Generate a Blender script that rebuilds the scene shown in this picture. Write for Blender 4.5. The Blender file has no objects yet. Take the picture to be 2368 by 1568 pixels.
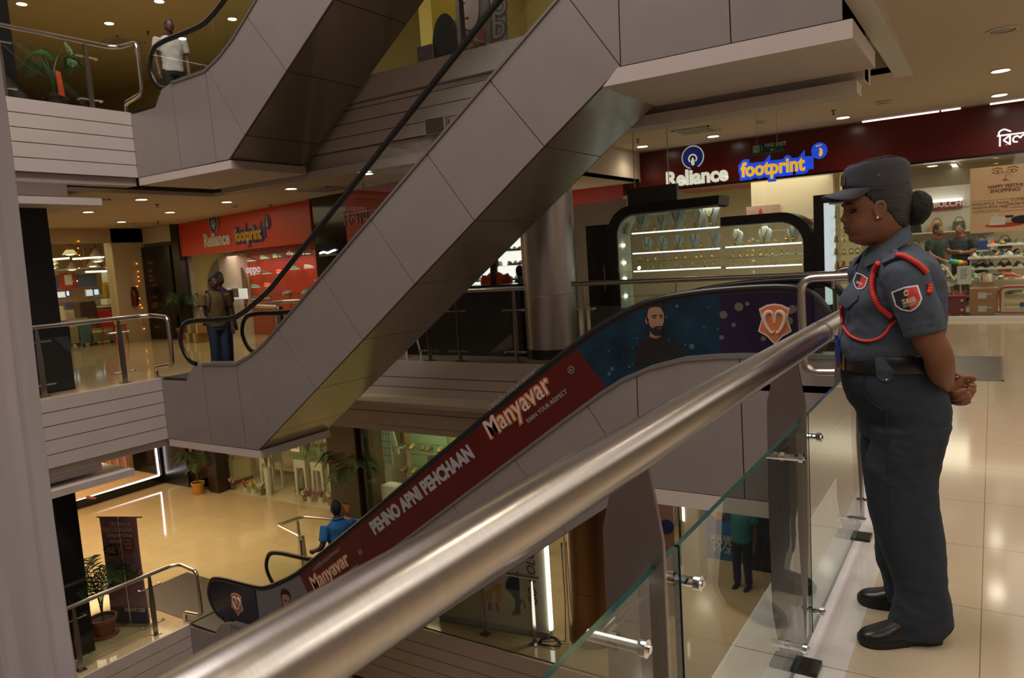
import bpy, bmesh, math, random
from mathutils import Vector, Matrix, Euler, noise as mnoise

random.seed(7)
SC = bpy.context.scene
COL = SC.collection

# ------------------------------------------------------------------ camera
cam_d = bpy.data.cameras.new('camera')
cam_d.sensor_fit = 'HORIZONTAL'
cam_d.sensor_width = 36.0
cam_d.lens = 1721.878 / 2368.0 * 36.0
cam_d.clip_start = 0.05
cam_d.clip_end = 120
cam = bpy.data.objects.new('camera', cam_d)
COL.objects.link(cam)
_r = Vector((0.84033216, 0.53836518, -0.06328343))
_u = Vector((-0.00546537, 0.1251523, 0.99212249))
_f = Vector((-0.54204427, 0.83336657, -0.10811186))
CAMROT = Matrix((_r, _u, -_f)).transposed()
cam.matrix_world = Matrix.Translation((0, 0, 1.5)) @ CAMROT.to_4x4()
cam_d.dof.use_dof = True
cam_d.dof.focus_distance = 2.75
cam_d.dof.aperture_fstop = 7.0
SC.camera = cam

# ------------------------------------------------------------------ world, exposure, render switches
w = bpy.data.worlds.new('world')
SC.world = w
w.use_nodes = True
w.node_tree.nodes['Background'].inputs[0].default_value = (1.0, 0.86, 0.72, 1)
w.node_tree.nodes['Background'].inputs[1].default_value = 0.02
SC.view_settings.view_transform = 'Standard'
SC.view_settings.look = 'None'
SC.view_settings.exposure = 0.0
SC.view_settings.gamma = 1.0
SC.view_settings.use_curve_mapping = False
SC.cycles.use_denoising = True
SC.cycles.max_bounces = 6
SC.cycles.diffuse_bounces = 3
SC.cycles.glossy_bounces = 3
SC.cycles.transmission_bounces = 4
SC.cycles.transparent_max_bounces = 14
SC.cycles.sample_clamp_indirect = 4.0
SC.cycles.caustics_reflective = False
SC.cycles.caustics_refractive = False

WARM = (1.0, 0.83, 0.62)
NEUT = (1.0, 0.93, 0.82)


def area_lamp(name, loc, size, power, color=WARM, rot=(0, 0, 0), sy=None, spread=None):
    l = bpy.data.lights.new(name, 'AREA')
    l.energy = power
    l.color = color
    l.shape = 'RECTANGLE'
    l.size = size
    l.size_y = sy or size
    if spread:
        l.spread = spread
    o = bpy.data.objects.new(name, l)
    o.location = loc
    o.rotation_euler = rot
    COL.objects.link(o)
    return o


# unseen area light added high above the escalators to fill the atrium
area_lamp('atrium_fill_light', (-6.0, 2.0, 12.5), 7.0, 1350, (1.0, 0.90, 0.86), sy=8.0)
# broad area fills added under the storey ceilings, besides the downlights
area_lamp('corridor_fill_light', (2.2, 2.2, 3.40), 3.4, 80, NEUT, sy=7.0)
area_lamp('corridor_fill_light', (2.0, 10.5, 3.40), 3.6, 60, NEUT, sy=6.0)
area_lamp('lobby_fill_light', (-14.6, 8.4, 2.80), 5.0, 34, (1.0, 0.80, 0.50), sy=3.0)
area_lamp('lobby_fill_light', (-14.6, 7.6, -1.15), 6.0, 190, (1.0, 0.80, 0.50), sy=4.0)
area_lamp('lobby_fill_light', (-14.6, 8.6, 6.9), 6.0, 55, (1.0, 0.86, 0.50), sy=4.0)
area_lamp('lobby_fill_light', (-4.2, 10.8, -0.75), 3.2, 60, (1.0, 0.80, 0.62), sy=2.6)


# ------------------------------------------------------------------ materials
MATS = {}


def mat(name, color, rough=0.5, metal=0.0, spec=0.5, noise=0.0, nscale=8.0, bump=0.0, bscale=60.0,
        emit=None, estr=0.0, coat=0.0, detail=4.0, stretch=None, color2=None, aniso=0.0):
    if name in MATS:
        return MATS[name]
    m = bpy.data.materials.new(name)
    m.use_nodes = True
    nt = m.node_tree
    b = nt.nodes['Principled BSDF']
    c = (color[0], color[1], color[2], 1)
    b.inputs['Base Color'].default_value = c
    b.inputs['Roughness'].default_value = rough
    b.inputs['Metallic'].default_value = metal
    b.inputs['Specular IOR Level'].default_value = spec
    if coat:
        b.inputs['Coat Weight'].default_value = coat
    if aniso:
        b.inputs['Anisotropic'].default_value = aniso
    tc = None
    if noise or bump:
        tc = nt.nodes.new('ShaderNodeTexCoord')
        mp = nt.nodes.new('ShaderNodeMapping')
        if stretch:
            mp.inputs['Scale'].default_value = stretch
        nt.links.new(tc.outputs['Object'], mp.inputs['Vector'])
    if noise:
        n = nt.nodes.new('ShaderNodeTexNoise')
        n.inputs['Scale'].default_value = nscale
        n.inputs['Detail'].default_value = detail
        nt.links.new(mp.outputs['Vector'], n.inputs['Vector'])
        mr = nt.nodes.new('ShaderNodeMapRange')
        mr.inputs['From Min'].default_value = 0.3
        mr.inputs['From Max'].default_value = 0.7
        nt.links.new(n.outputs['Fac'], mr.inputs['Value'])
        mx = nt.nodes.new('ShaderNodeMix')
        mx.data_type = 'RGBA'
        c2 = color2 or tuple(max(0, k * (1 - noise)) for k in color)
        mx.inputs[6].default_value = c
        mx.inputs[7].default_value = (c2[0], c2[1], c2[2], 1)
        nt.links.new(mr.outputs['Result'], mx.inputs[0])
        nt.links.new(mx.outputs[2], b.inputs['Base Color'])
    if bump:
        n2 = nt.nodes.new('ShaderNodeTexNoise')
        n2.inputs['Scale'].default_value = bscale
        n2.inputs['Detail'].default_value = 3
        nt.links.new(mp.outputs['Vector'], n2.inputs['Vector'])
        bp = nt.nodes.new('ShaderNodeBump')
        bp.inputs['Strength'].default_value = bump
        bp.inputs['Distance'].default_value = 0.01
        nt.links.new(n2.outputs['Fac'], bp.inputs['Height'])
        nt.links.new(bp.outputs['Normal'], b.inputs['Normal'])
    if emit:
        b.inputs['Emission Color'].default_value = (emit[0], emit[1], emit[2], 1)
        b.inputs['Emission Strength'].default_value = estr
    MATS[name] = m
    return m


def tile_mat(name, c1, c2, grout, size, rough, off=(0, 0), bumpy=0.0, nscale=3.0):
    m = bpy.data.materials.new(name)
    m.use_nodes = True
    nt = m.node_tree
    b = nt.nodes['Principled BSDF']
    tc = nt.nodes.new('ShaderNodeTexCoord')
    mp = nt.nodes.new('ShaderNodeMapping')
    mp.inputs['Location'].default_value = (off[0], off[1], 0)
    nt.links.new(tc.outputs['Object'], mp.inputs['Vector'])
    br = nt.nodes.new('ShaderNodeTexBrick')
    br.offset = 0.0
    br.inputs['Scale'].default_value = 1.0
    br.inputs['Brick Width'].default_value = size[0]
    br.inputs['Row Height'].default_value = size[1]
    br.inputs['Mortar Size'].default_value = 0.0022
    br.inputs['Mortar Smooth'].default_value = 0.1
    nt.links.new(mp.outputs['Vector'], br.inputs['Vector'])
    n = nt.nodes.new('ShaderNodeTexNoise')
    n.inputs['Scale'].default_value = nscale
    n.inputs['Detail'].default_value = 7
    n.inputs['Roughness'].default_value = 0.62
    n.inputs['Distortion'].default_value = 0.6
    nt.links.new(tc.outputs['Object'], n.inputs['Vector'])
    mr = nt.nodes.new('ShaderNodeMapRange')
    mr.inputs['From Min'].default_value = 0.35
    mr.inputs['From Max'].default_value = 0.68
    nt.links.new(n.outputs['Fac'], mr.inputs['Value'])
    mx = nt.nodes.new('ShaderNodeMix')
    mx.data_type = 'RGBA'
    mx.inputs[6].default_value = (*c1, 1)
    mx.inputs[7].default_value = (*c2, 1)
    nt.links.new(mr.outputs['Result'], mx.inputs[0])
    nt.links.new(mx.outputs[2], br.inputs['Color1'])
    nt.links.new(mx.outputs[2], br.inputs['Color2'])
    br.inputs['Mortar'].default_value = (*grout, 1)
    nt.links.new(br.outputs['Color'], b.inputs['Base Color'])
    b.inputs['Roughness'].default_value = rough
    MATS[name] = m
    return m


def glass_mat(name, tint=(0.95, 0.99, 0.96), rough=0.0, gain=1.0, base=0.04):
    """thin architectural glass: tinted see-through plus mirror reflection rising towards grazing"""
    m = bpy.data.materials.new(name)
    m.use_nodes = True
    nt = m.node_tree
    nt.nodes.clear()
    out = nt.nodes.new('ShaderNodeOutputMaterial')
    tr = nt.nodes.new('ShaderNodeBsdfTransparent')
    tr.inputs[0].default_value = (*tint, 1)
    gl = nt.nodes.new('ShaderNodeBsdfGlossy')
    gl.inputs['Roughness'].default_value = rough
    lw = nt.nodes.new('ShaderNodeLayerWeight')
    lw.inputs['Blend'].default_value = 0.5
    pw = nt.nodes.new('ShaderNodeMath')
    pw.operation = 'POWER'
    pw.inputs[1].default_value = 5.0
    nt.links.new(lw.outputs['Facing'], pw.inputs[0])
    ma = nt.nodes.new('ShaderNodeMath')
    ma.operation = 'MULTIPLY_ADD'
    ma.inputs[1].default_value = 0.96 * gain
    ma.inputs[2].default_value = base
    nt.links.new(pw.outputs[0], ma.inputs[0])
    mx = nt.nodes.new('ShaderNodeMixShader')
    nt.links.new(ma.outputs[0], mx.inputs[0])
    nt.links.new(tr.outputs[0], mx.inputs[1])
    nt.links.new(gl.outputs[0], mx.inputs[2])
    nt.links.new(mx.outputs[0], out.inputs[0])
    MATS[name] = m
    return m


def lamp_mat(name, color, strength):
    return mat(name, (0.8, 0.8, 0.8), 0.4, emit=color, estr=strength)


M_PLASTER = mat('white_plaster', (0.66, 0.57, 0.52), 0.6, noise=0.06, nscale=3, bump=0.05, bscale=90)
M_GAP = mat('shadow_gap', (0.08, 0.06, 0.05), 0.8)
M_CEIL = mat('ceiling_paint', (0.64, 0.54, 0.43), 0.7, noise=0.04, nscale=2)
M_CEILY = mat('ceiling_cream_paint', (0.62, 0.52, 0.33), 0.7, noise=0.04, nscale=2)
M_CLAD = mat('aluminium_panel', (0.34, 0.30, 0.285), 0.36, metal=0.25, noise=0.07, nscale=2.2, bump=0.02, bscale=200)
M_CLADU = mat('aluminium_panel_gloss', (0.33, 0.275, 0.225), 0.16, metal=0.35, noise=0.06, nscale=2)
M_STEEL = mat('brushed_steel', (0.72, 0.69, 0.67), 0.22, metal=1.0, noise=0.1, nscale=30, bump=0.03, bscale=120, stretch=(1, 1, 12))
M_STEELD = mat('dull_steel', (0.42, 0.38, 0.35), 0.3, metal=1.0)
M_CHROME = mat('chrome', (0.85, 0.85, 0.86), 0.08, metal=1.0)
M_BLACK = mat('black_panel', (0.012, 0.011, 0.011), 0.35)
M_BLACKG = mat('black_gloss', (0.010, 0.009, 0.010), 0.12)
M_RUBBER = mat('black_rubber', (0.012, 0.012, 0.013), 0.28)
M_GRANITE = mat('dark_granite', (0.035, 0.03, 0.026), 0.25, noise=0.5, nscale=90)
M_FLOORR = tile_mat('beige_stone_tile', (0.47, 0.39, 0.285), (0.49, 0.375, 0.26), (0.22, 0.16, 0.10), (0.60, 0.685), 0.10, off=(0.03, -0.585), nscale=6)
M_FLOORL = tile_mat('cream_stone_tile', (0.60, 0.47, 0.27), (0.55, 0.42, 0.23), (0.36, 0.27, 0.15), (0.6, 0.6), 0.07, nscale=1.6)
M_MARBLE = tile_mat('white_marble', (0.62, 0.58, 0.55), (0.52, 0.48, 0.46), (0.12, 0.1, 0.09), (3.0, 1.37), 0.10, off=(1.2, 0.1), nscale=1.2)
M_GLASS = glass_mat('clear_glass')
M_GLASSR = glass_mat('balustrade_glass', tint=(0.90, 0.94, 0.90), gain=1.0, base=0.045)
M_GEDGE = mat('glass_edge', (0.012, 0.06, 0.055), 0.1)
M_WHITE = mat('white_paint', (0.78, 0.76, 0.72), 0.45)
M_REDP = mat('red_panel', (0.50, 0.035, 0.02), 0.35, noise=0.1, nscale=1.5)


# ------------------------------------------------------------------ helpers
def label(o, text=None, cat=None, group=None, kind=None):
    if text:
        o['label'] = text
    if cat:
        o['category'] = cat
    if group:
        o['group'] = group
    if kind:
        o['kind'] = kind
    return o


def thing(name, text, cat, loc=(0, 0, 0), rz=0.0, group=None):
    o = bpy.data.objects.new(name, None)
    o.empty_display_size = 0.1
    COL.objects.link(o)
    o.location = loc
    o.rotation_euler = (0, 0, rz)
    return label(o, text, cat, group)


def part_label(o, text):
    o['label'] = text
    return o


def _mat_of(o):
    m = Matrix.Translation(o.location) @ o.rotation_euler.to_matrix().to_4x4()
    if o.parent:
        return _mat_of(o.parent) @ m
    return m


class MB:
    """collects shapes in world coordinates and links them as ONE mesh object"""

    def __init__(self):
        self.v = []
        self.f = []
        self.mi = []

    def add(self, vs, fs, mi=0):
        n = len(self.v)
        self.v.extend([tuple(p) for p in vs])
        for k in fs:
            self.f.append(tuple(i + n for i in k))
            self.mi.append(mi)
        return self

    def box(self, a, b, mi=0):
        x0, y0, z0 = min(a[0], b[0]), min(a[1], b[1]), min(a[2], b[2])
        x1, y1, z1 = max(a[0], b[0]), max(a[1], b[1]), max(a[2], b[2])
        vs = [(x0, y0, z0), (x1, y0, z0), (x1, y1, z0), (x0, y1, z0), (x0, y0, z1), (x1, y0, z1), (x1, y1, z1), (x0, y1, z1)]
        return self.add(vs, [(0, 3, 2, 1), (4, 5, 6, 7), (0, 1, 5, 4), (1, 2, 6, 5), (2, 3, 7, 6), (3, 0, 4, 7)], mi)

    def obox(self, c, ax, ay, az, mi=0):
        """centre and three half-vectors"""
        c, ax, ay, az = Vector(c), Vector(ax), Vector(ay), Vector(az)
        vs = [c + sx * ax + sy * ay + sz * az for sz in (-1, 1) for sx, sy in ((-1, -1), (1, -1), (1, 1), (-1, 1))]
        return self.add(vs, [(0, 3, 2, 1), (4, 5, 6, 7), (0, 1, 5, 4), (1, 2, 6, 5), (2, 3, 7, 6), (3, 0, 4, 7)], mi)

    def prism(self, pts, d, mi=0, mi_side=None):
        """polygon of 3D points extruded by vector d"""
        d = Vector(d)
        p = [Vector(q) for q in pts]
        n = len(p)
        vs = p + [q + d for q in p]
        ms = mi if mi_side is None else mi_side
        self.add(vs, [tuple(range(n - 1, -1, -1)), tuple(range(n, 2 * n))], mi)
        b = len(self.v) - 2 * n
        for i in range(n):
            j = (i + 1) % n
            self.f.append((b + i, b + j, b + n + j, b + n + i))
            self.mi.append(ms)
        return self

    def tube(self, pts, r, seg=10, closed=False, cap=True, mi=0, flat=None, ref=None):
        """tube along points; r number or list; flat=(a,b) elliptical section with ref up vector"""
        P = [Vector(p) for p in pts]
        n = len(P)
        rings = []
        prev = None
        for i in range(n):
            if closed:
                t = (P[(i + 1) % n] - P[(i - 1) % n])
            else:
                t = P[min(i + 1, n - 1)] - P[max(i - 1, 0)]
            if t.length < 1e-9:
                t = Vector((0, 0, 1))
            t.normalize()
            if ref is not None:
                a = Vector(ref) - t * t.dot(Vector(ref))
            elif prev is None:
                a = Vector((0, 0, 1)) if abs(t.z) < 0.9 else Vector((1, 0, 0))
                a = a - t * t.dot(a)
            else:
                a = prev - t * t.dot(prev)
            if a.length < 1e-6:
                a = t.orthogonal()
            a.normalize()
            prev = a
            b = t.cross(a)
            rr = r[i] if isinstance(r, (list, tuple)) else r
            ra, rb = (rr, rr) if flat is None else (rr * flat[0], rr * flat[1])
            rings.append([P[i] + a * (ra * math.cos(k * 2 * math.pi / seg)) + b * (rb * math.sin(k * 2 * math.pi / seg)) for k in range(seg)])
        vs = [q for R in rings for q in R]
        fs = []
        m = n if closed else n - 1
        for i in range(m):
            for k in range(seg):
                a0 = i * seg + k
                a1 = i * seg + (k + 1) % seg
                b0 = ((i + 1) % n) * seg + k
                b1 = ((i + 1) % n) * seg + (k + 1) % seg
                fs.append((a0, a1, b1, b0))
        if cap and not closed:
            fs.append(tuple(range(seg - 1, -1, -1)))
            fs.append(tuple((n - 1) * seg + k for k in range(seg)))
        return self.add(vs, fs, mi)

    def lathe(self, prof, c=(0, 0, 0), seg=24, mi=0, cap=True, a0=0.0, axis=None):
        """profile of (r, z) turned about a vertical axis through c"""
        c = Vector(c)
        if axis is None:
            A, B, Zv = Vector((1, 0, 0)), Vector((0, 1, 0)), Vector((0, 0, 1))
        else:
            Zv = Vector(axis).normalized()
            A = Zv.orthogonal().normalized()
            B = Zv.cross(A)
        vs = []
        for (r, z) in prof:
            for k in range(seg):
                t = a0 + k * 2 * math.pi / seg
                vs.append(c + A * (r * math.cos(t)) + B * (r * math.sin(t)) + Zv * z)
        fs = []
        n = len(prof)
        for i in range(n - 1):
            for k in range(seg):
                k1 = (k + 1) % seg
                fs.append((i * seg + k, i * seg + k1, (i + 1) * seg + k1, (i + 1) * seg + k))
        if cap:
            fs.append(tuple(range(seg - 1, -1, -1)))
            fs.append(tuple((n - 1) * seg + k for k in range(seg)))
        return self.add(vs, fs, mi)

    def ell(self, c, rx, ry=None, rz=None, seg=14, ring=9, mi=0, M=None):
        ry = rx if ry is None else ry
        rz = rx if rz is None else rz
        c = Vector(c)
        vs = [Vector((0, 0, -rz))]
        for i in range(1, ring):
            t = math.pi * i / ring - math.pi / 2
            for k in range(seg):
                a = 2 * math.pi * k / seg
                vs.append(Vector((rx * math.cos(t) * math.cos(a), ry * math.cos(t) * math.sin(a), rz * math.sin(t))))
        vs.append(Vector((0, 0, rz)))
        fs = []
        for k in range(seg):
            fs.append((0, 1 + (k + 1) % seg, 1 + k))
        for i in range(ring - 2):
            for k in range(seg):
                a0 = 1 + i * seg + k
                a1 = 1 + i * seg + (k + 1) % seg
                fs.append((a0, a1, a1 + seg, a0 + seg))
        top = len(vs) - 1
        for k in range(seg):
            fs.append((1 + (ring - 2) * seg + k, 1 + (ring - 2) * seg + (k + 1) % seg, top))
        if M is not None:
            vs = [M @ v for v in vs]
        return self.add([c + v for v in vs], fs, mi)

    def rings(self, rs, mi=0, cap=True, closed=True):
        """loft of equal-length rings"""
        m = len(rs[0])
        vs = [q for R in rs for q in R]
        fs = []
        for i in range(len(rs) - 1):
            for k in range(m if closed else m - 1):
                k1 = (k + 1) % m
                fs.append((i * m + k, i * m + k1, (i + 1) * m + k1, (i + 1) * m + k))
        if cap:
            fs.append(tuple(range(m - 1, -1, -1)))
            fs.append(tuple((len(rs) - 1) * m + k for k in range(m)))
        return self.add(vs, fs, mi)

    def mesh(self, name, inv=None):
        me = bpy.data.meshes.new(name)
        vs = self.v if inv is None else [tuple(inv @ Vector(p)) for p in self.v]
        me.from_pydata(vs, [], self.f)
        me.polygons.foreach_set('material_index', self.mi)
        me.update()
        return me

    def build(self, name, mats, parent=None, smooth=None, bevel=0.0, fix=True, local=False):
        inv = _mat_of(parent).inverted() if (parent and not local) else None
        me = self.mesh(name, inv)
        if not isinstance(mats, (list, tuple)):
            mats = [mats]
        for m in mats:
            me.materials.append(m)
        if fix or bevel or smooth:
            bm = bmesh.new()
            bm.from_mesh(me)
            if fix:
                bmesh.ops.recalc_face_normals(bm, faces=bm.faces[:])
            if bevel:
                es = [e for e in bm.edges if len(e.link_faces) == 2 and e.calc_face_angle(0) > 0.6]
                if es:
                    bmesh.ops.bevel(bm, geom=es, offset=bevel, segments=2, profile=0.6, affect='EDGES', clamp_overlap=True)
            if smooth:
                for fc in bm.faces:
                    fc.smooth = True
                for e in bm.edges:
                    if len(e.link_faces) == 2 and e.calc_face_angle(0) > smooth:
                        e.smooth = False
            bm.to_mesh(me)
            bm.free()
        o = bpy.data.objects.new(name, me)
        COL.objects.link(o)
        if parent:
            o.parent = parent
        return o


def struct(name, mb, m, **k):
    o = mb.build(name, m, **k)
    o['kind'] = 'structure'
    return o


KIDS = {}


def copy_tree(o, loc=None, text=None, group=None, rz=None, parent=None):
    c = o.copy()
    COL.objects.link(c)
    if parent is not None:
        c.parent = parent
    for ch in [q for q in bpy.data.objects if q.parent == o]:
        copy_tree(ch, parent=c)
    if loc is not None:
        c.location = loc
    if rz is not None:
        c.rotation_euler = (0, 0, rz)
    if text:
        c['label'] = text
    if group:
        c['group'] = group
    return c


def remesh(mb, voxel, smooth_it=4, factor=0.5):
    """fuse overlapping closed shapes into one continuous skin; returns an MB"""
    me = mb.mesh('tmp')
    bm = bmesh.new()
    bm.from_mesh(me)
    bmesh.ops.recalc_face_normals(bm, faces=bm.faces[:])
    bm.to_mesh(me)
    bm.free()
    o = bpy.data.objects.new('tmp', me)
    COL.objects.link(o)
    r = o.modifiers.new('r', 'REMESH')
    r.mode = 'VOXEL'
    r.voxel_size = voxel
    if smooth_it:
        s = o.modifiers.new('s', 'SMOOTH')
        s.iterations = smooth_it
        s.factor = factor
    dg = bpy.context.evaluated_depsgraph_get()
    dg.update()
    ev = o.evaluated_get(dg)
    m2 = ev.to_mesh()
    out = MB()
    out.v = [tuple(v.co) for v in m2.vertices]
    out.f = [tuple(p.vertices) for p in m2.polygons]
    out.mi = [0] * len(out.f)
    ev.to_mesh_clear()
    bpy.data.objects.remove(o)
    bpy.data.meshes.remove(me)
    return out


def text_mb(s, size, org, xd, yd, depth=0.004, bold=0.0, shear=0.0, align='LEFT', space=1.0, wide=1.0, res=3):
    """lettering as extruded mesh; org = baseline start, xd/yd = unit directions on the surface"""
    cu = bpy.data.curves.new('t', 'FONT')
    cu.body = s
    cu.size = size
    cu.extrude = depth / 2
    cu.offset = bold
    cu.shear = shear
    cu.align_x = align
    cu.space_character = space
    cu.resolution_u = res
    o = bpy.data.objects.new('t', cu)
    COL.objects.link(o)
    dg = bpy.context.evaluated_depsgraph_get()
    dg.update()
    ev = o.evaluated_get(dg)
    m2 = ev.to_mesh()
    org, xd, yd = Vector(org), Vector(xd).normalized(), Vector(yd).normalized()
    zd = xd.cross(yd)
    out = MB()
    out.v = [tuple(org + xd * (v.co.x * wide) + yd * v.co.y + zd * (v.co.z + depth / 2)) for v in m2.vertices]
    out.f = [tuple(p.vertices) for p in m2.polygons]
    out.mi = [0] * len(out.f)
    ev.to_mesh_clear()
    bpy.data.objects.remove(o)
    bpy.data.curves.remove(cu)
    return out


def smooth_path(pts, n=6):
    """Catmull-Rom through the points"""
    P = [Vector(p) for p in pts]
    out = []
    for i in range(len(P) - 1):
        p0 = P[max(i - 1, 0)]
        p1, p2 = P[i], P[i + 1]
        p3 = P[min(i + 2, len(P) - 1)]
        for k in range(n):
            t = k / n
            out.append(0.5 * ((2 * p1) + (-p0 + p2) * t + (2 * p0 - 5 * p1 + 4 * p2 - p3) * t * t + (-p0 + 3 * p1 - 3 * p2 + p3) * t ** 3))
    out.append(P[-1])
    return out


def round_path(pts, r, n=5):
    """polyline with corners rounded to radius r"""
    P = [Vector(p) for p in pts]
    out = [P[0]]
    for i in range(1, len(P) - 1):
        a = (P[i - 1] - P[i])
        b = (P[i + 1] - P[i])
        d = min(r, a.length * 0.45, b.length * 0.45)
        s = P[i] + a.normalized() * d
        e = P[i] + b.normalized() * d
        for k in range(n + 1):
            t = k / n
            out.append(s * (1 - t) ** 2 + P[i] * (2 * t * (1 - t)) + e * t * t)
    out.append(P[-1])
    return out


def sstep(a, b, x):
    t = max(0.0, min(1.0, (x - a) / (b - a)))
    return t * t * (3 - 2 * t)


def interp(tab, x):
    """piecewise smooth table lookup"""
    if x <= tab[0][0]:
        return tab[0][1]
    for i in range(len(tab) - 1):
        if x <= tab[i + 1][0]:
            x0, y0 = tab[i]
            x1, y1 = tab[i + 1]
            t = (x - x0) / (x1 - x0)
            # cubic Hermite with finite-difference slopes
            m0 = (y1 - (tab[i - 1][1] if i else y0)) / (x1 - (tab[i - 1][0] if i else x0))
            j = min(i + 2, len(tab) - 1)
            m1 = (tab[j][1] - y0) / (tab[j][0] - x0)
            h = x1 - x0
            return ((2 * t ** 3 - 3 * t * t + 1) * y0 + (t ** 3 - 2 * t * t + t) * h * m0 + (-2 * t ** 3 + 3 * t * t) * y1 + (t ** 3 - t * t) * h * m1)
    return tab[-1][1]

# ------------------------------------------------------------------ sight lines: where a point seen in the photograph lies on a real plane
EYE = Vector((0, 0, 1.5))


def sight(px, py):
    return _f + (px - 1184) / 1721.878 * _r - (py - 784) / 1721.878 * _u


def on_z(px, py, z):
    d = sight(px, py)
    return EYE + d * ((z - 1.5) / d.z)


def on_y(px, py, y):
    d = sight(px, py)
    return EYE + d * (y / d.y)


def on_x(px, py, x):
    d = sight(px, py)
    return EYE + d * (x / d.x)


def on_plane(px, py, p0, n):
    d = sight(px, py)
    n = Vector(n)
    return EYE + d * ((Vector(p0) - EYE).dot(n) / d.dot(n))


XL = -10.78      # atrium edge, far left side
YE = 6.59        # near side of the escalators
YF = 7.90        # far side of the escalators
XR = -0.83       # atrium edge on the right


# ------------------------------------------------------------------ floors, slabs
def slab(name, rects, top, thick, m):
    mb = MB()
    for (x0, y0, x1, y1) in rects:
        mb.box((x0, y0, top - thick), (x1, y1, top))
    return struct(name, mb, m)


slab('floor', [(-0.42, -5, 7, 14.36)], 0, 0.5, M_FLOORR)
slab('floor', [(XL + 0.02, 8.84, -0.42, 14.36)], 0, 0.5, M_FLOORR)
slab('floor', [(-30, -4, XL - 0.04, 14.36)], 0, 0.5, M_FLOORL)
slab('floor', [(-30, 14.36, 7, 21)], 0, 0.5, M_FLOORL)
slab('trim_1', [(XR + 0.02, -5, -0.42, 8.84)], 0, 0.5, M_MARBLE)
slab('floor', [(-30, -4, XL - 0.04, 8.2), (-30, 8.2, 7, 21)], -4, 0.5, M_FLOORL)
slab('floor', [(-14, -4, 7, 14)], -8.2, 0.3, M_FLOORL)
slab('floor', [(-30, -4, XL - 0.04, 8.2), (-30, 8.16, -1.2, 14)], 4.0, 0.12, M_FLOORL)


# ------------------------------------------------------------------ boarded fascias round the atrium
def fascia(name, p0, p1, ztop, n, boards=(0, 0.19, 0.38, 0.57, 0.77, 0.957), foot=1.07, deep=0.5):
    """boarded slab edge from p0 to p1 (x,y); n = outward normal"""
    a, b = Vector((*p0, 0)), Vector((*p1, 0))
    n = Vector((*n, 0)).normalized()
    L = (b - a)
    mid = (a + b) / 2
    mb = MB()

    def bar(z0, z1, d0, d1, mi):
        c = mid + n * ((d0 + d1) / 2) + Vector((0, 0, ztop - (z0 + z1) / 2))
        mb.obox(c, L / 2, n * (abs(d1 - d0) / 2), (0, 0, (z1 - z0) / 2), mi)
    for i in range(len(boards) - 1):
        g0 = 0.0 if i == 0 else 0.006
        bar(boards[i] + g0, boards[i + 1] - 0.006, -0.04, 0.0, 0)
    bar(0.012, boards[-1], -0.09, -0.012, 1)
    bar(boards[-1] - 0.002, foot, -0.35, -0.06, 0)
    bar(0.02, foot - 0.01, -deep, -0.09, 0)
    return struct(name, mb, [M_PLASTER, M_GAP])


fascia('trim_2', (XL, -3), (XL, YE), 0, (1, 0))
fascia('trim_3', (XL, -3), (XL, YE), 4.0, (1, 0))
fascia('trim_4', (XL, -3), (XL, YE), -4.0, (1, 0))
fascia('trim_5', (XL, 8.80), (XR, 8.80), 0.0, (0, -1), boards=(0, 0.26, 0.42, 0.62, 0.84, 1.06), foot=1.18)
fascia('trim_6', (XL, 8.06), (-1.05, 8.06), 4.15, (0, -1), boards=(0, 0.33, 0.40, 0.58, 0.76, 0.94), foot=1.16)
fascia('trim_7', (XL, 8.12), (XR, 8.12), -4.0, (0, -1), boards=(0, 0.24, 0.44, 0.64, 0.84, 1.04), foot=1.18)
# the wider top course of the upper fascia stands proud of the rest
mb = MB()
mb.box((XL + 0.02, 7.99, 3.83), (-1.1, 8.03, 4.14))
mb.box((XL + 0.02, 8.0, 2.86), (-1.1, 8.3, 2.98))
struct('trim_8', mb, M_PLASTER)
# right-hand slab edge of the guard's storey (seen edge-on) and of the storey above
mb = MB()
mb.box((XR, -5, -1.07), (XR + 0.04, 8.8, -0.02))
struct('trim_9', mb, M_PLASTER)
mb = MB()
mb.box((XR - 0.17, YE + 0.02, 3.36), (XR + 0.02, 10.36, 4.3))
mb.box((-1.0, 6.75, 3.42), (-0.80, 6.9, 4.4))
struct('trim_10', mb, M_WHITE)

# the boxed-in beam ends below the left fascias
mb = MB()
for z in (2.62, -1.36):
    mb.box((-12.4, 2.0, z + 0.14), (-11.02, 5.66, z + 0.34))
    mb.box((-12.4, 2.0, z), (-10.74, 5.98, z + 0.10))
struct('trim_11', mb, M_PLASTER)

# ------------------------------------------------------------------ ceilings
ZCL, ZCR = 2.85, 3.45
mb = MB()
mb.box((-30, -4, ZCL), (-11.12, 14.3, ZCL + 0.06))
mb.box((-11.12, 8.12, ZCL), (-6.0, 14.3, ZCL + 0.06))
mb.box((-6.06, 8.3, ZCL), (-6.0, 14.36, ZCR + 0.06))
struct('ceiling', mb, M_CEIL)
mb = MB()
mb.box((XR, -5, ZCR), (7, 10.4, ZCR + 0.06))
mb.box((-6.0, 10.4, ZCR), (7, 14.36, ZCR + 0.06))
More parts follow.
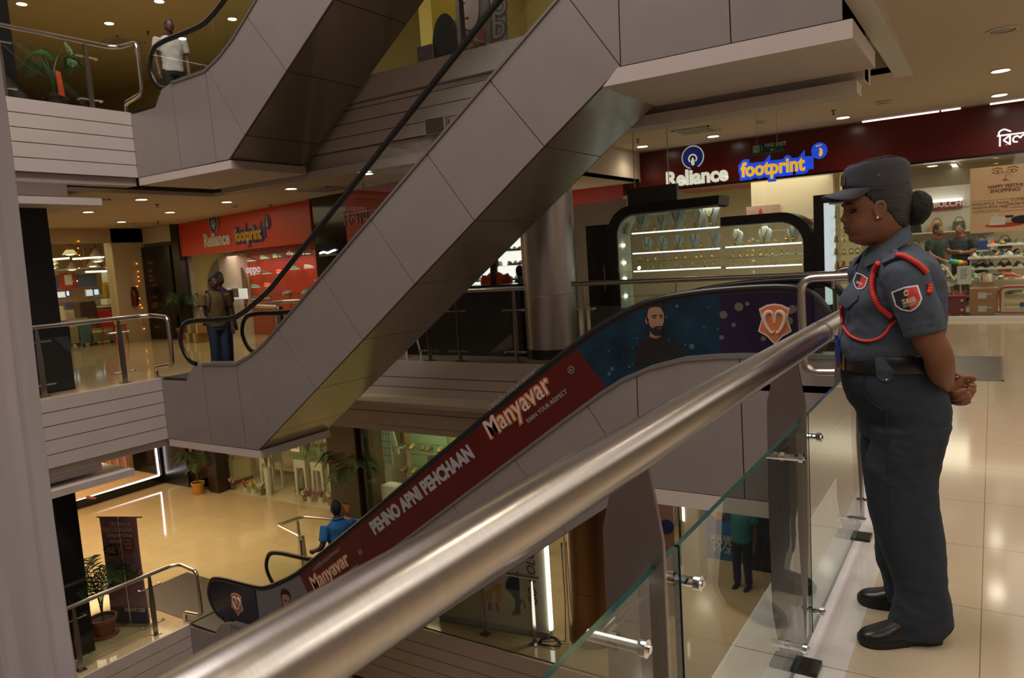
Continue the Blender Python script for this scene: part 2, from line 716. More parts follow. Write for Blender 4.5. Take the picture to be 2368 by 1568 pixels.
# higher soffit behind the escalator landing with its upstand
mb.box((-6.0, 8.3, 3.72), (XR + 0.03, 10.46, 3.78))
mb.box((-6.0, 10.4, ZCR), (XR, 10.46, 3.74))
mb.box((XR - 0.02, 8.1, ZCR), (XR + 0.02, 10.46, 3.74))
struct('ceiling', mb, M_CEIL)
mb = MB()
mb.box((-30, -4, 7.0), (-11.0, 16, 7.06))
mb.box((-11.0, 8.2, 7.0), (-1.0, 16, 7.06))
struct('ceiling', mb, M_CEILY)
mb = MB()
mb.box((-30, -4, -1.06), (-11.12, 14, -1.0))
mb.box((-11.12, 8.3, -0.62), (7, 21, -0.56))
struct('ceiling', mb, M_CEIL)

# ------------------------------------------------------------------ outer walls that close the view
mb = MB()
mb.box((7, -5, -0.5), (7.1, 21, 3.5))
struct('wall_right', mb, M_PLASTER)
mb = MB()
mb.box((-30, 21, -8), (7, 21.1, 7.1))
struct('wall_back', mb, M_PLASTER)
mb = MB()
mb.box((-30.1, -4, -8), (-30, 21, 7.1))
struct('wall_left', mb, M_PLASTER)
mb = MB()
mb.box((-30, -5.2, -8.5), (7, -5.05, 13))
struct('wall_front', mb, mat('wall_tan', (0.35, 0.30, 0.26), 0.7))
mb = MB()
mb.box((-30, -5, 12.9), (7, 21, 13))
struct('ceiling', mb, M_PLASTER)

# ================================================================== escalators
KC = [(-10.15, -0.02), (-10.05, 0.10), (-9.95, 0.20), (-9.7, 0.25), (-8.95, 0.27), (-8.62, 0.39), (-8.3, 0.56), (-8.0, 0.77)]
KINC = 0.708
CT = KC + [(x, 0.77 + (x + 8.0) * KINC) for x in (-7.07, -6.17, -5.26, -4.37, -3.62)] + [(-3.29, 4.10), (-3.03, 4.26), (-2.75, 4.38), (-2.41, 4.47), (-2.1, 4.5), (-1.88, 4.51), (-1.0, 4.52)]
HR = [(-10.0, 0.22), (-10.2, 0.30), (-10.33, 0.55), (-10.22, 0.80), (-9.95, 0.87), (-9.5, 0.88), (-9.08, 0.90), (-8.85, 0.96), (-8.58, 1.08),
      (-8.2, 1.28), (-7.9, 1.49), (-6.69, 2.35), (-5.5, 3.21), (-4.24, 4.12), (-3.6, 4.56), (-3.3, 4.75), (-3.0, 4.90), (-2.72, 5.0), (-2.35, 5.06), (-1.91, 5.09), (-1.5, 5.09), (-1.3, 5.03), (-1.17, 4.87), (-1.16, 4.70), (-1.25, 4.55)]


def ctz(x):
    for i in range(len(CT) - 1):
        if CT[i][0] <= x <= CT[i + 1][0]:
            t = (x - CT[i][0]) / (CT[i + 1][0] - CT[i][0])
            return CT[i][1] + t * (CT[i + 1][1] - CT[i][1])
    return CT[0][1] if x < CT[0][0] else CT[-1][1]


SEAM = [((-9.72, ctz(-9.72)), (-9.69, -0.955)), ((-8.93, ctz(-8.93)), (-8.90, -0.95)), ((-8.90, ctz(-8.90)), (-8.26, -0.68)),
        ((-8.0, ctz(-8.0)), (-7.36, -0.03)), ((-7.07, ctz(-7.07)), (-6.46, 0.62)), ((-6.17, ctz(-6.17)), (-5.57, 1.27)),
        ((-5.26, ctz(-5.26)), (-4.67, 1.92)), ((-4.37, ctz(-4.37)), (-3.76, 2.58)), ((-3.45, ctz(-3.45)), (-2.90, 3.19)),
        ((-2.88, ctz(-2.88)), (-2.90, 3.19)), ((-1.89, ctz(-1.89)), (-1.88, 3.19))]
BOT = [(-10.78, -0.957), (-8.63, -0.95), (-2.90, 3.19), (-1.0, 3.19)]
LEFT_TOP = [(-10.78, -0.03), (-10.15, -0.03)]


def side_polys():
    """cladding panels between the seams, as lists of (x, z)"""
    top = LEFT_TOP[:1] + CT

    def sub(line, xa, xb):
        return [p for p in line if xa + 1e-4 < p[0] < xb - 1e-4]
    polys = []
    pt, pb = (-10.78, -0.03), (-10.78, -0.957)
    ends = SEAM + [((-1.0, 4.52), (-1.0, 3.19))]
    for (t, b) in ends:
        poly = [pb] + [p for p in BOT if pb[0] + 1e-3 < p[0] < b[0] - 1e-3] + [b, t] + sub(top, pt[0], t[0])[::-1] + [pt]
        out = []
        for p in poly:
            if not out or (abs(p[0] - out[-1][0]) + abs(p[1] - out[-1][1])) > 1e-3:
                out.append(p)
        if abs(out[0][0] - out[-1][0]) + abs(out[0][1] - out[-1][1]) < 1e-3:
            out.pop()
        if len(out) > 2:
            polys.append(out)
        pt, pb = t, b
    return polys


def inset(poly, d):
    """shrink a polygon of (x,z) by d (mitred)"""
    n = len(poly)
    area = sum(poly[i][0] * poly[(i + 1) % n][1] - poly[(i + 1) % n][0] * poly[i][1] for i in range(n))
    s = 1 if area > 0 else -1
    out = []
    for i in range(n):
        a, b, c = Vector(poly[i - 1]), Vector(poly[i]), Vector(poly[(i + 1) % n])
        e1, e2 = (b - a).normalized(), (c - b).normalized()
        n1, n2 = Vector((-e1.y, e1.x)) * s, Vector((-e2.y, e2.x)) * s
        m = n1 + n2
        k = m.length_squared
        if k < 0.15:
            out.append((b.x + n1.x * d, b.y + n1.y * d))
        else:
            m = m * (2 * d / k)
            out.append((b.x + m.x, b.y + m.y))
    return out


def make_escalator(text, z0, ads):
    t = thing('escalator', text, 'escalator', (XL, YE, z0))
    up = Vector((0, 0, z0))

    def P(x, z, y):
        return Vector((x, y, z + z0))
    polys = side_polys()
    full = LEFT_TOP[:1] + CT + [(-1.0, 3.19), (-2.90, 3.19), (-8.63, -0.95), (-10.78, -0.957)]
    for nm, y, d in (('side_cladding', YE, 1), ('side_cladding', YF, -1)):
        mb = MB()
        for pl in polys:
            q = inset(pl, 0.0055)
            mb.prism([P(x, z, y) for x, z in q], (0, 0.02 * d, 0), 0)
        mb.prism([P(x, z, y + 0.014 * d) for x, z in inset(full, 0.01)], (0, 0.02 * d, 0), 1)
        mb.build(nm, [M_CLAD, M_GAP], t)
    # underside panels
    mb = MB()
    us = [(-8.63, -0.95), (-8.26, -0.68), (-7.36, -0.03), (-6.46, 0.62), (-5.57, 1.27), (-4.67, 1.92), (-3.76, 2.58), (-3.08, 3.06)]
    n = Vector((-0.708, 0, 1)).normalized()
    for i in range(len(us) - 1):
        a, b = Vector((us[i][0], 0, us[i][1])), Vector((us[i + 1][0], 0, us[i + 1][1]))
        e = (b - a).normalized() * 0.006
        a, b = a + e, b - e
        q = [Vector((a.x, YE + 0.035, a.z + z0)), Vector((b.x, YE + 0.035, b.z + z0)), Vector((b.x, YF - 0.035, b.z + z0)), Vector((a.x, YF - 0.035, a.z + z0))]
        mb.prism(q, n * 0.02, 0)
    a, b = Vector((-8.63, 0, -0.95)), Vector((-3.06, 0, 3.075))
    q = [Vector((p.x, y, p.z + z0)) + n * 0.012 for p, y in ((a, YE + 0.02), (b, YE + 0.02), (b, YF - 0.02), (a, YF - 0.02))]
    mb.prism(q, n * 0.02, 1)
    mb.build('underside_cladding', [M_CLADU, M_GAP], t)
    # plaster pit boxes under the two landings
    mb = MB()
    mb.box((XL + 0.01, YE + 0.004, z0 - 1.07), (-8.60, YF, z0 - 0.958))
    mb.prism([P(-3.09, 3.04, YE - 0.002), P(-2.93, 3.187, YE - 0.002), P(-0.93, 3.187, YE - 0.002), P(-0.93, 3.04, YE - 0.002)], (0, 1.33, 0))
    mb.build('landing_pit', M_PLASTER, t)
    # decking along the top of the cladding
    for nm, y, d in (('deck_trim', YE, 1), ('deck_trim', YF, -1)):
        mb = MB()
        pts = CT[3:]
        for i in range(len(pts) - 1):
            (x0, a), (x1, b) = pts[i], pts[i + 1]
            mb.prism([P(x0, a - 0.025, y - 0.012 * d), P(x1, b - 0.025, y - 0.012 * d), P(x1, b + 0.012, y - 0.012 * d), P(x0, a + 0.012, y - 0.012 * d)], (0, 0.20 * d, 0))
        mb.build(nm, mat('grey_aluminium', (0.30, 0.28, 0.28), 0.35, metal=0.6), t)
    # newel front skirts and floor plates
    mb = MB()
    mb.box((-10.74, YE + 0.02, z0 - 0.03), (-9.0, YF - 0.02, z0 + 0.015))
    mb.box((-2.9, YE + 0.2, z0 + 4.22), (-0.9, YF - 0.2, z0 + 4.26))
    mb.build('floor_plate', mat('dark_plate', (0.06, 0.055, 0.05), 0.35, metal=0.7), t)
    # steps
    mb = MB()
    x, z = -9.0, 0.02
    prof = []
    for k in range(36):
        s = min(1.0, max(0.0, (k - 2) / 3.0)) * min(1.0, max(0.0, (34 - k) / 3.0))
        rise = 0.142 * s
        x1 = x + (0.40 if s == 0 else 0.20 + 0.0 * s) if False else x + 0.198
        prof += [(x, z), (x1, z)]
        x, z = x1, z + rise
        if x > -2.9:
            break
    base = [(px, pz - 0.35) for px, pz in prof][::-1]
    mb.prism([P(a, b, YE + 0.22) for a, b in prof + base], (0, YF - YE - 0.44, 0))
    mb.build('step_band', M_STEELD, t)
    # balustrades and handrails
    hp = smooth_path([(x, 0, z) for x, z in HR], 4)
    for near, y in ((True, YE + 0.10), (False, YF - 0.10)):
        mb = MB()
        mb.tube([P(p.x, p.z, y) for p in hp], 0.040, seg=12, flat=(0.62, 1.0), ref=(0, 1, 0.0001))
        # ref along y makes the wide side lie across the rail
        mb.build('handrail', M_RUBBER, t, smooth=0.9)
        pane_pts = [(p.x, p.z) for p in hp][1:-1]
        if near and ads:
            ad_panels(t, y, pane_pts, z0)
            continue
        # five panes of glass with open joints
        cuts = [(-10.4, -10.4), (-8.85, -8.80), (-7.62, -7.22), (-5.79, -5.38), (-3.97, -3.53), (-1.0, -1.0)]
        mb = MB()
        for i in range(5):
            (ta, ba), (tb, bb) = cuts[i], cuts[i + 1]
            top = [p for p in pane_pts if ta < p[0] < tb and p[1] > ctz(p[0]) - 0.02]
            if i == 0:
                k = max(range(len(pane_pts)), key=lambda j: pane_pts[j][0] if pane_pts[j][0] < tb and pane_pts[j][1] < 1.2 else -99)
                top = [p for p in pane_pts[:k + 1]]
            if i == 4:
                top = [p for p in pane_pts if p[0] > ta and p[1] > 4.0]
            bx0 = max(ba, -9.98)
            bx1 = min(bb, -1.24)
            m = 6
            bot = [(bx0 + (bx1 - bx0) * j / m, ctz(bx0 + (bx1 - bx0) * j / m) - 0.005) for j in range(m + 1)]
            poly = top + bot[::-1]
            q = inset(poly, 0.004) if i in (1, 2, 3) else poly
            mb.prism([P(a, b, y - 0.005) for a, b in q], (0, 0.010, 0))
        mb.build('balustrade_pane', M_GLASS, t)
    return t

C35 = Vector((0.816, 0, 0.578)).normalized()
S35 = Vector((-0.578, 0, 0.816)).normalized()
M_ADRED = mat('vinyl_dark_red', (0.105, 0.010, 0.010), 0.28, noise=0.15, nscale=2)
M_ADNAVY = mat('vinyl_navy', (0.010, 0.014, 0.032), 0.25)
M_ADPURP = mat('vinyl_purple', (0.018, 0.010, 0.040), 0.25, noise=0.5, nscale=2.5)
M_ADTEAL = mat('vinyl_teal', (0.006, 0.035, 0.065), 0.25, noise=0.65, nscale=4, detail=6)
M_ADGREY = mat('vinyl_grey_blue', (0.16, 0.155, 0.18), 0.3)
M_INKW = mat('ink_white', (0.60, 0.52, 0.45), 0.5)
M_INKO = mat('ink_orange', (0.55, 0.17, 0.05), 0.5)
M_INKG = mat('ink_grey', (0.30, 0.28, 0.26), 0.5)
M_SKINP = mat('print_skin', (0.36, 0.20, 0.13), 0.5, noise=0.2, nscale=9)
M_HAIRP = mat('print_dark', (0.010, 0.008, 0.008), 0.5)


def flat_poly(mb, pts, org, xd, yd, lift, mi=0, thick=0.0015):
    n = xd.cross(yd)
    p = [org + xd * a + yd * b + n * lift for a, b in pts]
    mb.prism(p, n * thick, mi)


def ellipse(cx, cy, rx, ry, n=28, a0=0, a1=360):
    return [(cx + rx * math.cos(math.radians(a0 + (a1 - a0) * k / n)), cy + ry * math.sin(math.radians(a0 + (a1 - a0) * k / n))) for k in range(n + (0 if a1 - a0 == 360 else 1))]


def crest(parent, org, xd, yd, s):
    """orange shield emblem with a pale looping monogram"""
    sh = [(-0.5, 0.45), (-0.25, 0.58), (0.0, 0.62), (0.25, 0.58), (0.5, 0.45), (0.42, 0.1), (0.55, -0.32), (0.25, -0.5), (0.0, -0.78), (-0.25, -0.5), (-0.55, -0.32), (-0.42, 0.1)]
    mb = MB()
    flat_poly(mb, [(a * s, b * s) for a, b in sh], org, xd, yd, 0.0015, 0)
    flat_poly(mb, [(a * s * 0.9, b * s * 0.9) for a, b in sh], org, xd, yd, 0.0035, 1)
    for sx in (-1, 1):
        loop = [(0.0 + sx * 0.02, -0.05), (sx * 0.06, 0.28), (sx * 0.2, 0.34), (sx * 0.33, 0.2), (sx * 0.3, -0.05), (sx * 0.12, -0.36), (sx * 0.03 + 0.02, -0.3)]
        pts = smooth_path([org + xd * a * s + yd * b * s + xd.cross(yd) * 0.006 for a, b in loop], 5)
        mb.tube(pts, [0.02 * s + 0.05 * s * math.sin(math.pi * i / (len(pts) - 1)) for i in range(len(pts))], seg=6, mi=0)
    o = mb.build('emblem', [M_INKW, mat('ink_deep_orange', (0.60, 0.16, 0.05), 0.45)], parent)
    return part_label(o, 'orange shield emblem with pale monogram')


def script_word(parent, org, xd, yd, s):
    """the three-line wordmark: small italics, large outlined word, small capitals"""
    nrm = xd.cross(yd)
    a = text_mb('celebrationwear', 0.155 * s, org + xd * 0.28 * s + yd * 0.355 * s, xd, yd, 0.002, shear=0.35, wide=1.12, bold=-0.001)
    a.build('lettering', M_INKG, parent)
    b = text_mb('Manyavar', 0.44 * s, org + nrm * 0.001, xd, yd, 0.002, bold=0.026 * s, shear=0.12, wide=0.86, space=1.02)
    o = b.build('lettering', M_INKO, parent)
    part_label(o, 'orange outline of the large word')
    c = text_mb('Manyavar', 0.44 * s, org + nrm * 0.004, xd, yd, 0.002, bold=0.002 * s, shear=0.12, wide=0.86, space=1.02)
    c.build('lettering', M_INKW, parent)
    d = text_mb('EARN YOUR RESPECT', 0.092 * s, org + xd * 0.78 * s - yd * 0.17 * s, xd, yd, 0.002, bold=0.001)
    d.build('lettering', M_INKG, parent)
    mb = MB()
    rc = org + xd * 1.93 * s + yd * 0.06 * s + nrm * 0.002
    mb.tube([rc + xd * 0.05 * s * math.cos(k * math.pi / 9) + yd * 0.05 * s * math.sin(k * math.pi / 9) for k in range(18)], 0.005 * s, seg=5, closed=True)
    e = text_mb('R', 0.075 * s, rc - xd * 0.022 * s - yd * 0.026 * s, xd, yd, 0.002)
    mb.add(e.v, e.f)
    mb.build('lettering', M_INKG, parent)


def portrait(parent, org, xd, yd, s, turn=1):
    """printed head and shoulders of a bearded man in a dark high-collared coat"""
    mb = MB()

    def fp(pts, lift, mi):
        flat_poly(mb, [(a * s * turn, b * s) for a, b in pts], org, xd, yd, lift, mi, 0.001)
    fp([(-0.62, -0.75), (-0.60, -0.30), (-0.46, -0.10), (-0.2, 0.0), (0.12, 0.02), (0.30, -0.06), (0.52, -0.14), (0.60, -0.26), (0.66, -0.62), (0.2, -0.70)], 0.001, 1)
    fp([(-0.17, -0.02), (-0.17, 0.28), (0.13, 0.22), (0.12, 0.0), (0.0, -0.04)], 0.002, 0)
    fp(smooth2([(-0.22, 0.62), (-0.24, 0.42), (-0.16, 0.2), (-0.02, 0.08), (0.1, 0.08), (0.2, 0.2), (0.24, 0.42), (0.24, 0.62), (0.16, 0.8), (-0.1, 0.8)]), 0.003, 0)
    fp(ellipse(-0.235, 0.42, 0.045, 0.09), 0.003, 0)
    # beard, hair, brows, eyes, mouth
    fp(smooth2([(-0.23, 0.42), (-0.2, 0.2), (-0.06, 0.03), (0.1, 0.02), (0.2, 0.14), (0.235, 0.38), (0.19, 0.28), (0.1, 0.27), (0.02, 0.27), (-0.1, 0.22), (-0.18, 0.34)]), 0.004, 1)
    fp(smooth2([(-0.24, 0.46), (-0.27, 0.7), (-0.2, 0.92), (0.0, 0.98), (0.18, 0.93), (0.25, 0.78), (0.24, 0.62), (0.16, 0.76), (-0.02, 0.78), (-0.18, 0.72)]), 0.004, 1)
    fp([(-0.10, 0.545), (0.0, 0.575), (0.05, 0.555), (0.05, 0.535), (-0.1, 0.52)], 0.004, 1)
    fp([(0.11, 0.555), (0.17, 0.575), (0.22, 0.55), (0.22, 0.53), (0.11, 0.535)], 0.004, 1)
    fp(ellipse(-0.02, 0.49, 0.035, 0.016, 12), 0.004, 1)
    fp(ellipse(0.165, 0.49, 0.03, 0.016, 12), 0.004, 1)
    fp([(0.09, 0.33), (0.14, 0.35), (0.16, 0.33), (0.12, 0.315)], 0.004, 2)
    fp(ellipse(0.10, 0.215, 0.055, 0.014, 12), 0.005, 2)
    fp([(-0.18, -0.02), (0.0, -0.075), (0.13, -0.02), (0.13, 0.0), (0.0, -0.055), (-0.18, 0.005)], 0.005, 2)
    o = mb.build('portrait_print', [M_SKINP, M_HAIRP, mat('print_brown', (0.2, 0.085, 0.06), 0.5)], parent)
    return part_label(o, 'printed portrait of a bearded man in a dark collared coat')


def smooth2(pts, n=4):
    P = [Vector((a, b, 0)) for a, b in pts]
    m = len(P)
    out = []
    for i in range(m):
        p0, p1, p2, p3 = P[i - 1], P[i], P[(i + 1) % m], P[(i + 2) % m]
        for k in range(n):
            t = k / n
            q = 0.5 * ((2 * p1) + (-p0 + p2) * t + (2 * p0 - 5 * p1 + 4 * p2 - p3) * t * t + (-p0 + 3 * p1 - 3 * p2 + p3) * t ** 3)
            out.append((q.x, q.y))
    return out


def ad_panels(t, y, pane_pts, z0):
    """printed vinyl on the near balustrade of the lowest escalator"""
    def P(x, z, yy=None):
        return Vector((x, (y if yy is None else yy), z + z0))
    secs = [('x', -10.4, -10.4, -9.14, -9.12, M_ADNAVY), ('x', -9.14, -9.12, -8.16, -7.88, M_ADGREY), ('x', -8.16, -7.88, -3.58, -3.24, M_ADRED),
            ('x', -3.58, -3.24, -2.08, -2.08, M_ADTEAL), ('x', -2.08, -2.08, -1.0, -1.0, M_ADPURP)]
    names = ['navy section with orange emblem', 'grey section with a man\'s face', 'dark red section with wordmarks', 'teal section with the bearded man', 'purple section with orange emblem']
    objs = []
    for k, (_, ta, ba, tb, bb, m) in enumerate(secs):
        if k == 0:
            top = [p for p in pane_pts if p[0] < tb and p[1] < 1.0]
        else:
            top = [p for p in pane_pts if ta < p[0] < tb and p[1] > ctz(max(-10, min(-1, p[0]))) + 0.05]
            top = [(ta, None)] + top + ([(tb, None)] if k < 4 else [])
            fixed = []
            for (x, z) in top:
                if z is None:
                    cand = [q for q in pane_pts if q[1] > ctz(max(-10, min(-1, q[0]))) + 0.05]
                    cand.sort()
                    z = next((a[1] + (b[1] - a[1]) * (x - a[0]) / (b[0] - a[0]) for a, b in zip(cand, cand[1:]) if a[0] <= x <= b[0] and b[0] > a[0]), 1)
                fixed.append((x, z))
            top = fixed
        if k == 4:
            tail = [p for p in pane_pts if p[0] > tb - 0.9 and p[1] > 4.5]
            top = [top[0]] + [p for p in pane_pts if p[0] > ta and p[1] > 4.4]
        bx0, bx1 = max(ba, -9.98), min(bb, -1.24)
        bot = [(bx0 + (bx1 - bx0) * j / 8, ctz(bx0 + (bx1 - bx0) * j / 8) - 0.004) for j in range(9)]
        mb = MB()
        mb.prism([P(a, b, y - 0.014) for a, b in top + bot[::-1]], (0, 0.020, 0))
        o = mb.build('printed_panel', m, t)
        part_label(o, names[k])
        objs.append(o)
    yy = y - 0.015
    ux, uz = Vector((1, 0, 0)), Vector((0, 0, 1))
    crest(objs[0], P(-9.62, 0.56, yy), ux, uz, 0.26)
    crest(objs[4], P(-1.60, 4.80, yy), ux, uz, 0.26)
    portrait(objs[3], P(-2.70, 4.67, yy), ux, uz, 0.36)
    portrait(objs[1], P(-8.47, 0.62, yy), ux, uz, 0.40)
    script_word(objs[2], P(-4.72, 3.50, yy), C35, S35, 0.70)
    script_word(objs[2], P(-7.86, 1.10, yy), C35, S35, 0.62)
    c = text_mb('PEHNO APNI PEHCHAAN', 0.225, P(-6.62, 2.10, yy), C35, S35, 0.002, bold=0.012, wide=0.80)
    c.build('lettering', mat('ink_cool_grey', (0.36, 0.36, 0.36), 0.5), objs[2])
    # out-of-focus light spots in the printed night scene
    rnd = random.Random(4)
    mb = MB()
    for k in range(34):
        x = -3.3 + rnd.random() * 2.0
        lo, hi = ctz(x) + 0.06, 4.98 if x > -2.6 else 4.7 + (x + 3.2) * 0.35
        if hi <= lo:
            continue
        z = lo + rnd.random() * (hi - lo)
        r = 0.008 + 0.022 * rnd.random() ** 2 + (0.012 if x > -2.08 else 0)
        flat_poly(mb, ellipse(0, 0, r, r, 14), P(x, z, yy), ux, uz, 0.0008 + 0.00004 * k, 1 if x > -2.08 else 0, 0.0004)
    o = mb.build('printed_light_spots', [mat('print_spot_blue', (0.04, 0.11, 0.17), 0.4), mat('print_spot_tan', (0.12, 0.10, 0.085), 0.4)], objs[3])


ESC_UP = make_escalator('grey clad escalator rising from the guard\'s storey, handrail held by a man with a backpack', 0.0, False)
ESC_TOP = make_escalator('topmost grey escalator, cut off by the upper edge of the photo', 4.0, False)
ESC_AD = make_escalator('lowest escalator wearing dark red advertising with orange-edged lettering', -4.0, True)

# ================================================================== railings
M_RAIL = mat('satin_steel_rail', (0.60, 0.56, 0.54), 0.25, metal=1.0, bump=0.02, bscale=40, stretch=(1, 30, 1), noise=0.10, nscale=14)


def bolt(mb, p, d, L=0.11, r=0.011):
    """standoff: tube along d from p with a capped head"""
    d = Vector(d)
    p = Vector(p)
    mb.tube([p, p + d * L], r, seg=10)
    mb.tube([p + d * (L - 0.002), p + d * (L + 0.012)], r * 1.5, seg=12)
    mb.tube([p + d * (L + 0.011), p + d * (L + 0.018)], r * 0.7, seg=10)


def near_railing():
    t = thing('glass_railing', 'nearest railing: thick steel handrail over glass panes, running past the guard', 'railing', (-0.56, 2.0, 0))
    mb = MB()
    mb.tube([(-0.56, -0.9, 1.135), (-0.56, 1.3, 1.135), (-0.56, 2.61, 1.135), (-0.56, 4.9, 1.135)], 0.046, seg=28)
    mb.build('handrail', M_RAIL, t, smooth=0.9)
    mb = MB()
    mb.tube([(-0.56, 3.02, 1.135), (-0.56, 3.05, 1.135)], 0.0475, seg=28)
    mb.build('joint_sleeve', M_STEELD, t, smooth=0.9)
    posts = [0.0, 1.30, 2.60, 3.92]
    for y in posts:
        mb = MB()
        w0, w1 = -0.655, -0.545
        prof = [(-0.575, 1.095), (-0.552, 1.095), (w1 + 0.012, 0.98), (w1 + 0.018, 0.94), (w1 + 0.018, 0.5), (w1, 0.06), (-0.59, 0.012), (-0.63, 0.012), (w0, 0.2), (w0 - 0.004, 0.6), (w0, 0.95), (-0.635, 1.03), (-0.60, 1.075)]
        mb.prism([(x, y - 0.005, z) for x, z in prof], (0, 0.010, 0))
        p = mb.build('post_plate', mat('dark_satin_steel', (0.34, 0.31, 0.31), 0.30, metal=1.0), t, bevel=0.002)
        mb = MB()
        mb.box((-0.66, y - 0.05, 0.0), (-0.50, y + 0.05, 0.014))
        mb.build('base_plate', mat('dark_bronze', (0.05, 0.045, 0.04), 0.35, metal=0.8), p, bevel=0.002)
        for z in (0.80, 0.15):
            for s in (-1, 1):
                mb = MB()
                bolt(mb, (-0.625, y + s * 0.145, z), (1, 0, 0), 0.105)
                mb.tube([(-0.60, y, z), (-0.60, y + s * 0.145, z)], 0.008, seg=8)
                mb.build('standoff_bolt', M_CHROME, p, smooth=0.6)
    for i in range(len(posts) - 1):
        a, b = posts[i] + 0.012 + 0.11, posts[i + 1] + 0.11 - 0.0
        mb = MB()
        y0, y1 = posts[i] + 0.125, posts[i + 1] + 0.112
        z0, z1 = 0.07, 0.885
        mb.add([(-0.556, y0, z0), (-0.544, y0, z0), (-0.544, y1, z0), (-0.556, y1, z0), (-0.556, y0, z1), (-0.544, y0, z1), (-0.544, y1, z1), (-0.556, y1, z1)],
               [(1, 2, 6, 5), (3, 0, 4, 7)], 0)
        n = 0
        mb.add([(-0.556, y0, z0), (-0.544, y0, z0), (-0.544, y1, z0), (-0.556, y1, z0), (-0.556, y0, z1), (-0.544, y0, z1), (-0.544, y1, z1), (-0.556, y1, z1)],
               [(4, 5, 6, 7), (0, 1, 5, 4), (2, 3, 7, 6), (0, 3, 2, 1)], 1)
        mb.build('glass_pane', [M_GLASSR, M_GEDGE], t)
    y0, y1 = -1.2, 0.112
    mb = MB()
    mb.box((-0.556, y0, 0.07), (-0.544, y1, 0.885))
    mb.build('glass_pane', [M_GLASSR], t)
    return t


near_railing()


def far_railing(text, z, pts, posts, loop=None, r=0.032, inward=(-1, 0, 0), name='glass_railing', h=0.96, panes=True, bolts=True):
    """steel rail through pts (x,y,dz above the floor); posts = list of (x,y); loop = bent end"""
    p0 = posts[0] if posts else pts[0]
    t = thing(name, text, 'railing', (p0[0], p0[1], z))
    mb = MB()
    mb.tube(round_path([(x, y, z + dz) for x, y, dz in pts], 0.10), r, seg=12)
    mb.build('handrail', M_RAIL, t, smooth=0.9)
    iw = Vector(inward)
    for (x, y) in posts:
        mb = MB()
        mb.prism([(x - 0.012, y - 0.035, z + 0.01), (x - 0.012, y + 0.035, z + 0.01), (x - 0.012, y + 0.04, z + 0.5), (x - 0.012, y + 0.02, z + h - 0.02), (x - 0.012, y - 0.02, z + h - 0.02), (x - 0.012, y - 0.04, z + 0.5)], (0.024, 0, 0))
        mb.box((x - 0.07, y - 0.06, z), (x + 0.07, y + 0.06, z + 0.012))
        p = mb.build('post', M_STEELD, t)
        if bolts:
            al = Vector((pts[1][0] - pts[0][0], pts[1][1] - pts[0][1], 0)).normalized()
            for dz in (0.76, 0.16):
                mb = MB()
                mb.tube([Vector((x, y, z + dz)) - al * 0.16, Vector((x, y, z + dz)) + al * 0.16], 0.011, seg=6)
                for s in (-1, 1):
                    mb.tube([Vector((x, y, z + dz)) + al * 0.16 * s, Vector((x, y, z + dz)) + al * 0.16 * s + iw * 0.06], 0.016, seg=6)
                mb.build('standoff_bolt', M_STEEL, p)
    if panes and len(posts) > 1:
        for (xa, ya), (xb, yb) in zip(posts, posts[1:]):
            a, b = Vector((xa, ya, z)), Vector((xb, yb, z))
            e = (b - a).normalized()
            a, b = a + e * 0.03, b - e * 0.03
            n = e.cross(Vector((0, 0, 1))) * 0.005
            off = iw * 0.05
            mb = MB()
            mb.prism([a + off - n + Vector((0, 0, 0.06)), b + off - n + Vector((0, 0, 0.06)), b + off - n + Vector((0, 0, 0.80)), a + off - n + Vector((0, 0, 0.80))], n * 2)
            mb.build('glass_pane', M_GLASS, t)
    return t


xr = XL - 0.22
for z, nm in ((0.0, 'railing on the far left edge of the guard\'s storey'), (4.0, 'railing on the uppermost storey edge at top left'), (-4.0, 'railing on the lowest storey beside the massage banner')):
    far_railing('steel and glass ' + nm, z, [(xr, 0.5, 0.97), (xr, 6.5, 0.97), (xr + 0.10, 6.62, 0.97), (xr + 0.55, 6.60, 0.94), (xr + 0.55, 6.60, 0.22), (xr + 0.06, 6.62, 0.16), (xr + 0.06, 6.62, 0.0)] if z != -9 else [],
                [(xr, 2.5), (xr, 3.8), (xr, 5.0), (xr, 6.15)], inward=(-1, 0, 0))
# stub rails beside the newels of the far balustrades
for z, nm in ((0.0, 'behind the two riders'), (-4.0, 'behind the man in blue')):
    t = far_railing('U-shaped steel and glass barrier ' + nm + ' at the escalator foot', z,
                    [(-9.2, 9.3, 0.98), (-10.75, 9.0, 0.98), (-10.9, 8.55, 0.95), (-10.05, 8.35, 0.93), (-10.05, 8.35, 0.05)], [(-10.75, 8.9), (-10.05, 8.4)], inward=(0, -1, 0), bolts=False)

# railings on the guard's storey behind the escalators
far_railing('long steel handrail in front of the jewellery display cases', 0.0, [(-4.75, 8.86, 1.10), (-2.8, 8.9, 1.10), (-0.9, 8.9, 1.10)], [(-4.6, 8.9), (-3.3, 8.9), (-2.0, 8.9), (-1.0, 8.9)], inward=(0, -1, 0), h=1.08)
far_railing('short steel railing in front of the dark counter left of the pillar', 0.0, [(-7.6, 8.84, 1.06), (-5.5, 8.9, 1.06)], [(-7.3, 8.88), (-6.72, 8.88), (-5.72, 8.9)], inward=(0, -1, 0), h=1.04)
far_railing('steel railing below the escalator in front of the white leggings poster', -4.0, [(-8.0, 8.30, 1.0), (-5.32, 8.5, 1.0)], [(-7.4, 8.38), (-6.27, 8.41), (-5.47, 8.5)], inward=(0, -1, 0), bolts=False)

